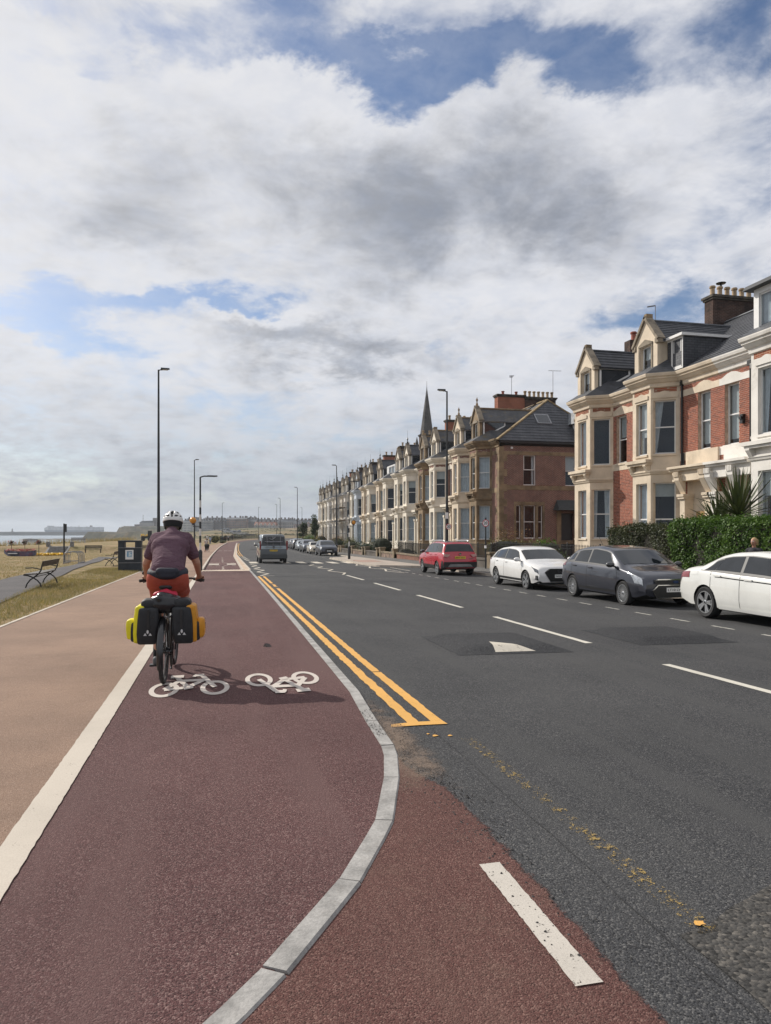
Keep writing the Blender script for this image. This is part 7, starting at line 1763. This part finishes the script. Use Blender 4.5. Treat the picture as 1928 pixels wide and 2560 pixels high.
bush(19.6, 40.0, zg, 1.0, .9, .95, M_l2, 'fresh green leafy shrub by the end house corner', 1500, .075); 
t = thing('plant_pot', (18.6, 38.3, zg), 'grey square plant pot below the fresh green shrub', 'pot'); MB().hexa([(-.3, -.3, 0), (.3, -.3, 0), (.3, .3, 0), (-.3, .3, 0), (-.38, -.38, .7), (.38, -.38, .7), (.38, .38, .7), (-.38, .38, .7)]).build('pot', M_conc, t)
BL = [(15.9, 70.0, 1.45, 1.25, M_l3, 'big round dark bush over the garden wall'), (15.5, 76.0, 1.3, .85, M_l3, 'dark spreading bush next to the pink roses'), (16.2, 79.3, 1.2, .6, M_l5, 'pink flowering roses behind the garden wall'), (16.0, 84, 1.3, .6, M_l5, 'pale pink flowering shrub behind the navy SUV'),
 (16.2, 89, 1.4, .9, M_l3, 'dark shrub by the lamp behind the navy SUV'), (17, 95, 1.3, 1.1, M_l1, 'olive shrub below the scaffolding'), (16.3, 100, 1.4, 1.0, M_l3, 'dark leafy shrub below the scaffolding'), (17, 106, 1.5, 1.2, M_l6, 'russet shrub in the scaffolded garden'), (16.4, 112, 1.5, .8, M_l1, 'low olive shrub behind the black SUV'),
 (16, 122, 1.3, 1.0, M_l4, 'light yellow green round bush behind the parked row'), (16.2, 131, 1.3, 1.25, M_l2, 'round mid green clipped bush past the yellow green bush'), (17.5, 126, 1.4, 1.3, M_l6, 'russet shrub between the two round bushes'), (15.8, 139, 1.6, 1.0, M_l1, 'olive shrub at the end of the terrace'), (16.5, 146, 2.0, 1.1, M_l4, 'sprawling yellowish shrub past the terrace end'), (18, 155, 2.4, 1.2, M_l1, 'wide olive thicket past the terrace end'), (16, 165, 2.2, 1.0, M_l3, 'dark thicket on the inside of the bend'), (19, 176, 3.0, 1.2, M_l1, 'broad olive thicket on the inside of the bend'), (22, 190, 3.5, 1.3, M_l4, 'yellowish thicket on the inside of the bend'),
 (16.6, 62.5, .8, .5, M_l3, 'small dark shrub behind the garden railings'), (16.8, 53, .9, .45, M_l3, 'low dark shrub in front of the corner bay')]
for X, Y, r, h, m_, lb in BL: bush(X+bend(Y)*(Y > 140), Y, pav_z(Y)-.1, r, r, h, m_, lb, 2600 if Y < 110 else 1500, .055 if Y < 110 else .07)
bush(-1.3, 164, -1.1, 1.35, 1.35, 1.15, M_l4, 'golden yellow bush beside the far footway', 900, .09); bush(.3, 160, -1.1, .8, .8, .4, M_l1, 'low grey green bush next to the golden bush', 500, .07)
# trees at the terrace end
def tree(X, Y, z0, h, r, m_, label, n=1800, size=.16, trunk=.14):
    t = thing('tree', (X, Y, z0), label, 'tree')
    mb = MB(); mb.tube([(0, 0, -.2), (.1, .05, h*.35), (.0, .1, h*.7), (.05, 0, h*.92)], [trunk, trunk*.8, trunk*.5, trunk*.2], 7)
    for i in range(6): a = i*1.05; z = h*(.35+.09*i); mb.tube([(0, 0, z), (r*.6*math.cos(a), r*.6*math.sin(a), z+r*.4)], [trunk*.4, trunk*.12], 5)
    mb.build('trunk', mat('tree_bark', (.06, .05, .04), .95), t)
    P = []; Nn = []
    for i in range(14):
        zc = h*random.uniform(.4, .97); a = random.uniform(0, 6.28); rr = r*random.uniform(.1, .8)*(1.15-zc/h*.75); q = rng.normal(0, 1, (n//14, 3)); q /= np.linalg.norm(q, axis=1, keepdims=True)
        P.append(np.array([rr*math.cos(a), rr*math.sin(a), zc])+q*rng.uniform(.5, 1, (len(q), 1))*r*random.uniform(.3, .5)); Nn.append(q)
    np_quads('crown', leaf_cloud(np.concatenate(P), np.concatenate(Nn), size), m_, t)['kind'] = 'stuff'
tree(17.2, 133, -1.1, 5.6, 1.3, M_l3, 'dark upright tree in front of the terrace end', 1600, .14); tree(17.0, 152, -1.1, 4.4, 1.6, M_l3, 'dark spreading garden tree past the terrace end', 1200, .16); tree(21, 160, -1.1, 4.6, 1.8, M_l1, 'olive garden tree behind the far bushes', 1200, .17)
# cordylines: every sword leaf its own piece
M_sw = leafmat('cordyline_leaves', (.020, .034, .012), (.075, .095, .035), .15, .4)
def sword():
    vs = []; n = 6
    for i in range(n+1):
        u = i/n; wd = .030*math.sin(math.pi*min(1, .12+u*.88))**.7+.001; vs += [(u, -wd, -.02*wd), (u, wd, 0)]
    return vs
sw = []
for bendk in (.0, .18, .42):
    mb = MB(); n = 6; v = sword(); v = [(x, y, z-bendk*x**2.2) for x, y, z in v]
    mb.add(v, [(2*i, 2*i+1, 2*i+3, 2*i+2) for i in range(n)]); sw.append(mb.mesh('sword_leaf', M_sw, smooth=60))
def cordyline(X, Y, z0, th, label, n=90, L=1.0):
    t = thing('cordyline_palm', (X, Y, z0), label, 'palm'); MB().tube([(0, 0, -.1), (.02, .02, th*.6), (0, 0, th)], [.10, .08, .09], 10).build('trunk', mat('fibrous_trunk', (.10, .08, .055), .95, bump=.6, bscale=30), t)
    for i in range(n):
        e = R(-35+120*(i/n)**.8); a = i*2.39996; k = 0 if e > R(45) else 1 if e > R(10) else 2
        o = link('sword_leaf', sw[k], t); o.location = (.05*math.cos(a), .05*math.sin(a), th-.08+.16*(i/n)); s_ = L*random.uniform(.8, 1.15); o.rotation_euler = (random.uniform(-.4, .4), -e, a); o.scale = (s_, 1.25, s_)
cordyline(16.9, 20.5, pav_z(21), 2.35, 'tall cordyline palm with stiff sword leaves behind the bright hedge', 130, 1.45); cordyline(17.4, 22.0, pav_z(22), 1.95, 'shorter drooping cordyline palm in front of the cream porch', 110, 1.3); cordyline(16.5, 20.9, pav_z(21), 1.75, 'small fine leaved cordyline beside the tall one', 80, 1.15)

# ---- grass verge blades, cliff-edge fringe
def blades(n, fxy, hmin, hmax, wd, m, name, label):
    P = np.array([fxy() for _ in range(n)]); a = rng.uniform(0, 6.28, n); h = rng.uniform(hmin, hmax, n); lx = rng.normal(0, .45, n)*h; ly = rng.normal(0, .45, n)*h
    d = np.stack([np.cos(a), np.sin(a), np.zeros(n)], 1)*wd; tip = P+np.stack([lx, ly, h], 1)
    tag(np_quads(name, np.stack([P-d, P+d, tip+d*.15, tip-d*.15], 1), m), label, 'grass', kind='stuff')
M_gr = leafmat('verge_grass', (.13, .135, .042), (.33, .25, .13), .35); M_gr2 = leafmat('dry_grass', (.30, .23, .12), (.20, .17, .07), .35)
def vxy():
    while True:
        Y = 8+34*random.random()**.8; X = random.uniform(-6.6, -3.86)
        if X > tp_in(Y)-.1 and (nz(X*9, Y*5) > -.5 or random.random() < .25) and (X < -4.05 or random.random() < .35): return (X, Y, lawn_z(X, Y))
blades(26000, vxy, .03, .11, .006, M_gr, 'verge_grass', 'short grass growing on the verge beside the footway')
def lxy():
    while True:
        Y = random.uniform(26, 90); X = random.uniform(-.33*Y-3, -8)
        if X < tp_out(min(Y, 70))-.1: return (X, Y, lawn_z(X, Y))
blades(16000, lxy, .03, .09, .012, M_gr2, 'lawn_grass', 'dry short grass over the lawn')
blades(2500, lambda: (lambda Y: (xc(Y)+2.2+random.random()*1.6, Y, lawn_z(xc(Y)+3, Y)-.05))(random.uniform(100, 172)), .3, 1.0, .03, M_gr2, 'cliff_edge_grass', 'tall dry grass fringe along the cliff edge')

# ---- pedestrians
def person(X, Y, z0, h, face, label, shirt, legs, skin=None, hairc=(.08, .05, .03), walk=.22, pony=False, arms='walk', group=None, vox=.022, dress=False):
    k = h/1.75; t = thing('person', (X, Y, z0), label, 'person', group, face); sk = skin or M_skin; V = lambda *p: tuple(q*k for q in p)
    L1, L2 = ((-.09, walk*.55, .50), (-.10, walk*1.0, .07)), ((.09, -walk*.1, .50), (.10, -walk*1.05, .10))
    pr = [(V(0, 0, .95), .13*k, V(0, 0, 1.15), .12*k), (V(0, 0, 1.15), .125*k, V(0, .01, 1.36), .125*k), (V(-.13, 0, 1.42), .055*k, V(.13, 0, 1.42), .055*k), (V(0, 0, 1.45), .052*k, V(0, .02, 1.56), .05*k), (V(0, .025, 1.64), (.072*k, .09*k, .112*k), None, None), (V(0, .115, 1.63), .014*k, V(0, .11, 1.66), .01*k)]
    for s_, (kn, an) in ((-1, L1), (1, L2)): pr += [(V(s_*.09, 0, .92), .085*k, V(*kn), .055*k), (V(*kn), .055*k, V(*an), .04*k), (V(an[0], an[1]-.02, an[2]-.03), .04*k, V(an[0], an[1]+.16, an[2]-.04), .032*k)]
    hands = []
    for s_ in (-1, 1):
        sw_ = -s_*walk*.6 if arms == 'walk' else .25; hz = .86 if arms == 'walk' else 1.02
        e_ = (s_*.22, sw_*.3, 1.16); hd = (s_*.23, sw_ if arms == 'walk' else .38, hz); hands.append(hd)
        pr += [(V(s_*.175, 0, 1.40), .052*k, V(*e_), .042*k), (V(*e_), .040*k, V(*hd), .028*k)]
        for q in range(4): fx = hd[0]+(q-1.5)*.016; pr.append((V(fx, hd[1], hd[2]-.02), .011*k, V(fx, hd[1]+.025, hd[2]-.085), .009*k))
        pr.append((V(hd[0]-s_*.025, hd[1]+.02, hd[2]), .011*k, V(hd[0]-s_*.03, hd[1]+.05, hd[2]-.04), .009*k))
    organic('body', pr, sk, vox*k, t, 2)
    sp = [(V(0, 0, .97), .155*k, V(0, 0, 1.15), .145*k), (V(0, 0, 1.15), .145*k, V(0, .01, 1.35), .15*k), (V(-.14, 0, 1.41), .075*k, V(.14, 0, 1.41), .075*k)]
    for s_ in (-1, 1): sp.append((V(s_*.175, 0, 1.40), .07*k, V(s_*.205, 0, 1.22), .062*k))
    organic('shirt', sp, shirt, vox*k, t, 3)
    lp = [(V(-.06, 0, .95), .125*k, V(.06, 0, .95), .125*k)]
    for s_, (kn, an) in ((-1, L1), (1, L2)): lp += [(V(s_*.09, 0, .92), .105*k, V(*kn), .072*k), (V(*kn), .072*k, V(an[0], an[1], an[2]+.06), .058*k)]
    organic('trousers', lp, legs, vox*k, t, 3)
    hm_ = mat('hair_%02d' % int(hairc[0]*100), hairc, .7, bump=.6, bscale=60)
    hp = [(V(0, 0, 1.675), (.083*k, .092*k, .092*k), None, None), (V(0, -.03, 1.62), (.078*k, .07*k, .08*k), None, None)]
    if pony: hp += [(V(0, -.09, 1.70), .035*k, V(0, -.15, 1.68), .035*k), (V(0, -.15, 1.68), .035*k, V(0, -.17, 1.56), .022*k)]
    organic('hair', hp, hm_, vox*k*.8, t, 2)
    for s_ in (-1, 1): MB().sphere(V(s_*.03, .108, 1.655), .010*k, 6, 4).build('eye', M_plateW, t)
    return t
cl = lambda n, c_: fabric('clothing_'+n, c_, .9, .3)
person(13.2, 15.45, pav_z(15.4), 1.60, R(110), 'blonde woman with ponytail walking behind the white saloon', cl('dark', (.03, .03, .035)), cl('black', (.02, .02, .022)), hairc=(.42, .29, .14), pony=True, vox=.014)
person(-1.75, 90.3, zb(90), 1.70, R(180), 'person in pale top pushing a pushchair on the footway', cl('pale', (.55, .50, .45)), cl('denim', (.06, .08, .13)), arms='push')
t = thing('pushchair', (-1.65, 89.4, zb(89.4)), 'black pushchair being pushed along the footway', 'pushchair')
organic('hood', [((-.12, 0, .80), .20, (.12, 0, .80), .20), ((-.1, .05, .55), .16, (.1, .05, .55), .16)], M_sock, .03, t, 3)
MB().tube([(-.22, .05, .35), (-.24, .35, 1.02), (.24, .35, 1.02), (.22, .05, .35)], .018, 6).build('handle', M_post, t); MB().box(-.22, .22, -.25, .3, .30, .36).build('frame', M_post, t)
for x in (-.24, .24):
    for y in (-.25, .3): MB().lathe([(.13, -.02), (.13, .02)], (x, y, .13), 'X', 12).build('wheel', M_tyre, t)
person(-3.0, 165, -1.08, 1.75, R(0), 'walker in white shirt on the far footway', cl('white', (.62, .60, .58)), cl('brown', (.10, .07, .05))); person(-2.0, 142, -1.08, 1.65, R(0), 'walker in light blue top on the far footway', cl('lblue', (.30, .38, .50)), cl('denim2', (.08, .10, .16)))
person(1.0, 171, -1.08, 1.75, R(0), 'walker dressed in black where the footway bends', cl('dark2', (.02, .02, .02)), cl('black2', (.015, .015, .015))); person(1.9, 188, -1.08, 1.72, R(180), 'walker in grey top and black trousers where the footway bends', cl('grey', (.30, .30, .30)), cl('black3', (.015, .015, .015))); person(3.2, 205, -1.08, 1.75, R(180), 'walker in dark coat near the bend railings', cl('dark3', (.03, .03, .04)), cl('black4', (.02, .02, .02)))
# ================================================================== FAR COAST AND TOWN
def bearing(px, Zc):      # a point at a given bearing and depth from the viewpoint street
    r = (px-964)/1775; return (Zc*(r*math.cos(YAW)+math.sin(YAW)), Zc*(math.cos(YAW)-r*math.sin(YAW)))
# railings on the bend
t = thing('railings', (3, 200, -1.08), 'dark post and rail fence along the outside of the bend', 'railings')
pl = [(-.96+bend(Y)-2.3, Y) for Y in frange(176, 268, 2.3)]
bars = MB()
for (xa, ya), (xb, yb) in zip(pl[:-1], pl[1:]):
    MB().box(xa-.04, xa+.04, ya-.04, ya+.04, -1.2, .12).build('post', M_iron, t, world=True)
    for z in (.08, -.85): bars.bar((xa, ya, z), (xb, yb, z), .05, .05)
    for i in range(1, 10): x = xa+(xb-xa)*i/10; y = ya+(yb-ya)*i/10; bars.box(x-.012, x+.012, y-.012, y+.012, -.85, .08)
tag(bars.build('rails', M_iron, t, world=True), kind='stuff')
# town
def tb(name, c_): return mat(name, c_, .9, var=.18, scale=.12, kind='World')
TC = [tb('far_grey_stone', (.26, .25, .24)), tb('far_brown_brick', (.20, .13, .10)), tb('far_pale_render', (.44, .42, .39)), tb('far_dark_brick', (.12, .095, .085)), tb('far_pink_render', (.34, .24, .21))]
TR = [tb('far_slate', (.085, .09, .10)), tb('far_red_tile', (.24, .11, .075))]
M_fw = mat('far_window', (.05, .06, .075), .2, var=.05); win_me = MB().box(-.5, .5, -.06, .02, -.8, .8).mesh('window', M_fw)
fr_me = MB().box(-.62, .62, -.04, .02, -.95, .95).mesh('frame', tb('far_window_frame', (.5, .5, .5)))
def block(px0, px1, ytop, Zc, wm, rm, label, floors=3, cols=6, roof=3.0, depth=14, chim=3, gables=0, base=1330, turret=False):
    (xa, ya), (xb, yb) = bearing(px0, Zc), bearing(px1, Zc); L = math.hypot(xb-xa, yb-ya); zt = 1.55+(1328-ytop)/1775*Zc; z0 = 1.55+(1328-base)/1775*Zc-4
    t = thing('far_building', ((xa+xb)/2, (ya+yb)/2, z0), label, 'building', rz=math.atan2(yb-ya, xb-xa)); H = zt-z0
    MB().box(-L/2, L/2, 0, depth, 0, H).build('wall', wm, t)
    rf = MB().prism([(-L/2-.3, -.4, H), (-L/2-.3, depth/2, H+roof), (-L/2-.3, depth+.4, H)], (L+.6, 0, 0)).build('roof', rm, t)
    for i in range(chim): x = -L/2+L*(i+.5)/chim; MB().box(x-.9, x+.9, depth/2-.8, depth/2+.8, H+roof-1.4, H+roof+1.9).build('chimney', TC[3], rf)
    for i in range(gables): x = -L/2+L*(i+.5)/gables; MB().prism([(x-1.6, -.5, H), (x, -.5, H+2.4), (x+1.6, -.5, H)], (0, 5, 0)).build('dormer', wm, rf)
    fh = (H-4.5)/floors
    for f in range(floors):
        for q in range(cols):
            o = link('window', win_me, t); o.location = (-L/2+L*(q+.5)/cols, -.06, 4.5+fh*(f+.5)); o.scale = (min(1.5, L/cols*.42), 1, fh*.34)
            link('frame', fr_me, o)
    return t
block(456, 480, 1306, 830, TC[2], TR[0], 'pale far terrace block left of the amber beacon globe', 4, 7, 2.6, gables=0)
block(480, 502, 1304, 860, TC[0], TR[0], 'grey far terrace block behind the beacon column', 4, 6, 3.5, gables=3)
block(503, 532, 1306, 830, TC[0], TR[0], 'grey far terrace with pale bays on the bay shore', 4, 9, 3, chim=4, gables=4); block(533, 563, 1305, 835, TC[3], TR[0], 'dark far terrace beside the big brown hotel', 4, 9, 3.2, chim=4, gables=4)
block(565, 617, 1298, 840, TC[1], TR[0], 'big brown far hotel with four rows of windows', 5, 12, 2.2, 18, 4)
block(618, 641, 1304, 850, TC[3], TR[0], 'dark narrow far block right of the brown hotel', 4, 5, 3.5, chim=3); block(636, 690, 1313, 800, TC[2], TR[1], 'low far row with red tiled roof', 2, 14, 4.0, chim=5, gables=5)
block(697, 734, 1306, 830, TC[0], TR[0], 'grey far terrace with tall chimneys', 3, 8, 4, chim=4); block(735, 747, 1311, 780, TC[4], TR[0], 'pink gabled far house', 2, 3, 4, chim=1); block(748, 794, 1309, 800, TC[4], TR[0], 'long pinkish far terrace with slate roof', 3, 12, 4, chim=5, gables=3)
k = 0
LB2 = ['dark roofed far block on the skyline above the pale terrace', 'dark far block on the skyline left of the hotel', 'slate far block on the skyline behind the hotel', 'far block on the skyline above the red tiled row', 'far block with chimneys on the skyline past the red row', 'low far block on the skyline near the cream terrace', 'far block on the skyline behind the pink terrace']
for px0, px1, yt in ((466, 500, 1303), (510, 558, 1301), (600, 640, 1301), (640, 672, 1305), (668, 700, 1306), (720, 760, 1306), (760, 800, 1307)):
    block(px0, px1, yt, 960, TC[k % 4], TR[0], LB2[k], 3, 6, 4, chim=4, base=1326); k += 1
# priory ruin on the headland, flag mast
x, y = bearing(372, 1140)
t = thing('priory_ruin', (x, y, 9), 'ruined priory and lookout station on the far headland', 'ruin'); z = 9
MB().box(-14, 8, 0, 10, 0, 6.5).build('station', TC[0], t); MB().box(6, 12, 2, 8, 0, 14).build('tower', TC[3], t); MB().box(-22, -12, 2, 9, 0, 3.5).build('low_wall', TC[3], t); MB().tube([(-9, 4, 5), (-9, 4, 19)], .35, 5).build('mast', TC[3], t); MB().prism([(-14, 0, 6.5), (8, 0, 6.5), (6, 0, 9.5), (-10, 0, 9)], (0, 8, 0)).build('roof', TR[0], t)
# pier, lighthouse, ship
x0, y0 = bearing(-60, 1750); x1, y1 = bearing(222, 1800)
t = thing('harbour_pier', (x0, y0, SEA), 'long dark stone pier reaching across the harbour mouth', 'pier'); M_pier = tb('pier_stone', (.055, .055, .058))
MB().bar((x0, y0, -5.6), (x1, y1, -5.6), 9.0, 8.0).build('pier_wall', M_pier, t, world=True); MB().bar((x0, y0+3, -.9), (x1, y1+3, -.9), 2.0, 1.6).build('parapet', M_pier, t, world=True)
x, y = bearing(31, 1755); t = thing('lighthouse', (x, y, -1.6), 'small dark lighthouse on the pier', 'lighthouse')
MB().lathe([(3.6, 0), (3.4, 2.2), (1.7, 2.4), (1.3, 7), (1.8, 7.1), (1.8, 7.5), (1.0, 7.6), (1.0, 9), (.2, 10)], n=12).build('tower', M_pier, t)
x, y = bearing(183, 2400); t = thing('cargo_ship', (x, y, SEA), 'long blue and white car carrier ship beyond the pier', 'ship', rz=-YAW)
M_hull = tb('ship_blue', (.035, .07, .15)); M_ship = tb('ship_white', (.27, .29, .32))
def hullpts(z0, z1, bow0, bow1): return [(-100+bow0, -14, z0), (100, -14, z0), (100, 14, z0), (-100+bow0, 14, z0), (-100+bow1, -14, z1), (100, -14, z1), (100, 14, z1), (-100+bow1, 14, z1)]
MB().add([(-90, 0, 0), (-70, -14, 0), (98, -14, 0), (98, 14, 0), (-70, 14, 0), (-98, 0, 14), (-80, -14, 14), (99, -14, 14), (99, 14, 14), (-80, 14, 14)], [(0, 1, 6, 5), (1, 2, 7, 6), (2, 3, 8, 7), (3, 4, 9, 8), (4, 0, 5, 9), (5, 6, 7, 8, 9)]).build('hull', M_hull, t)
MB().add([(-98, 0, 14), (-80, -14, 14), (99, -14, 14), (99, 14, 14), (-80, 14, 14), (-97, 0, 22), (-78, -14, 26.5), (99, -14, 24.5), (99, 14, 24.5), (-78, 14, 26.5)], [(0, 1, 6, 5), (1, 2, 7, 6), (2, 3, 8, 7), (3, 4, 9, 8), (4, 0, 5, 9), (5, 6, 9), (6, 7, 8, 9)]).build('car_decks', M_ship, t)
MB().box(-82, -70, -12, 12, 26, 29).build('bridge_house', M_ship, t); MB().box(58, 64, -4, 4, 24, 30).build('funnel', M_pier, t); MB().tube([(20, 0, 24), (20, 0, 31)], .5, 5).build('mast', M_pier, t)
for i in range(5): MB().box(-60+i*26, -56+i*26, -2, 2, 24.5, 26.6).build('vent', M_ship, t)
# rocks awash
mb = MB()
for i in range(90):
    x, y = bearing(random.uniform(55, 205), random.uniform(820, 960)); s_ = random.uniform(2, 6); mb.sphere((x, y, SEA-.2), (s_*2.2, s_, random.uniform(.5, 1.3)), 7, 4)
tag(mb.build('rocks_awash', mat('wet_rock', (.03, .03, .032), .6)), 'dark line of rocks awash in the bay', 'rocks', kind='stuff')
# hedgerow and scrub on the far slope, a road with cars
mb_p = []; 
for i in range(16000):
    px = random.uniform(430, 830); Zc = random.choice((random.uniform(300, 420), random.uniform(420, 790))); x, y = bearing(px, Zc)
    if x < xc(y)+15 or (nz(x*1.3, y*.9) < .45): continue
    mb_p.append((x, y, terrain(x, y)+random.uniform(.0, .9)))
flowers('far_scrub', mb_p, leafmat('far_scrub_leaves', (.045, .05, .025), (.11, .10, .05)), .42, None, 'scrubby bushes on the far grassy slope', 'scrub', kind='stuff')
fr_ = [bearing(545+70*i/8, 640-34*i) for i in range(9)]
mb = MB(); 
for (xa, ya), (xb, yb) in zip(fr_[:-1], fr_[1:]): mb.bar((xa, ya, terrain(xa, ya)+.35), (xb, yb, terrain(xb, yb)+.35), 9, .5)
tag(mb.build('far_road', M_road), kind='structure')
src = [o for o in COL.objects if o.name.startswith('parked_car') and 'silver' in o.get('label', '')][0]
for i in (1, 2, 3, 4, 5, 6):
    c_ = copy_tree(src); xa, ya = fr_[i]; c_.location = (xa, ya, terrain(xa, ya)+.62); c_.rotation_euler = (0, 0, R(70 if i % 2 else 250)); c_.name = 'distant_car'; c_['label'] = 'tiny car on the road across the far slope'; c_['group'] = 'cars on the far slope road'
# ---- sea haze
mh = bpy.data.materials.new('haze_air'); mh.use_nodes = True; T = NT(mh.node_tree); T.n.remove(T.n['Principled BSDF'])
pv = T.add('ShaderNodeVolumePrincipled'); pv.inputs['Color'].default_value = (.80, .87, .95, 1); pv.inputs['Density'].default_value = .00017; pv.inputs['Anisotropy'].default_value = .3
T.l.new(pv.outputs[0], T.n['Material Output'].inputs['Volume'])
tag(MB().box(-2500, 2600, -1200, 4200, -14.5, 45).build('haze', mh), 'thin pale sea haze in the air', 'haze', kind='stuff')
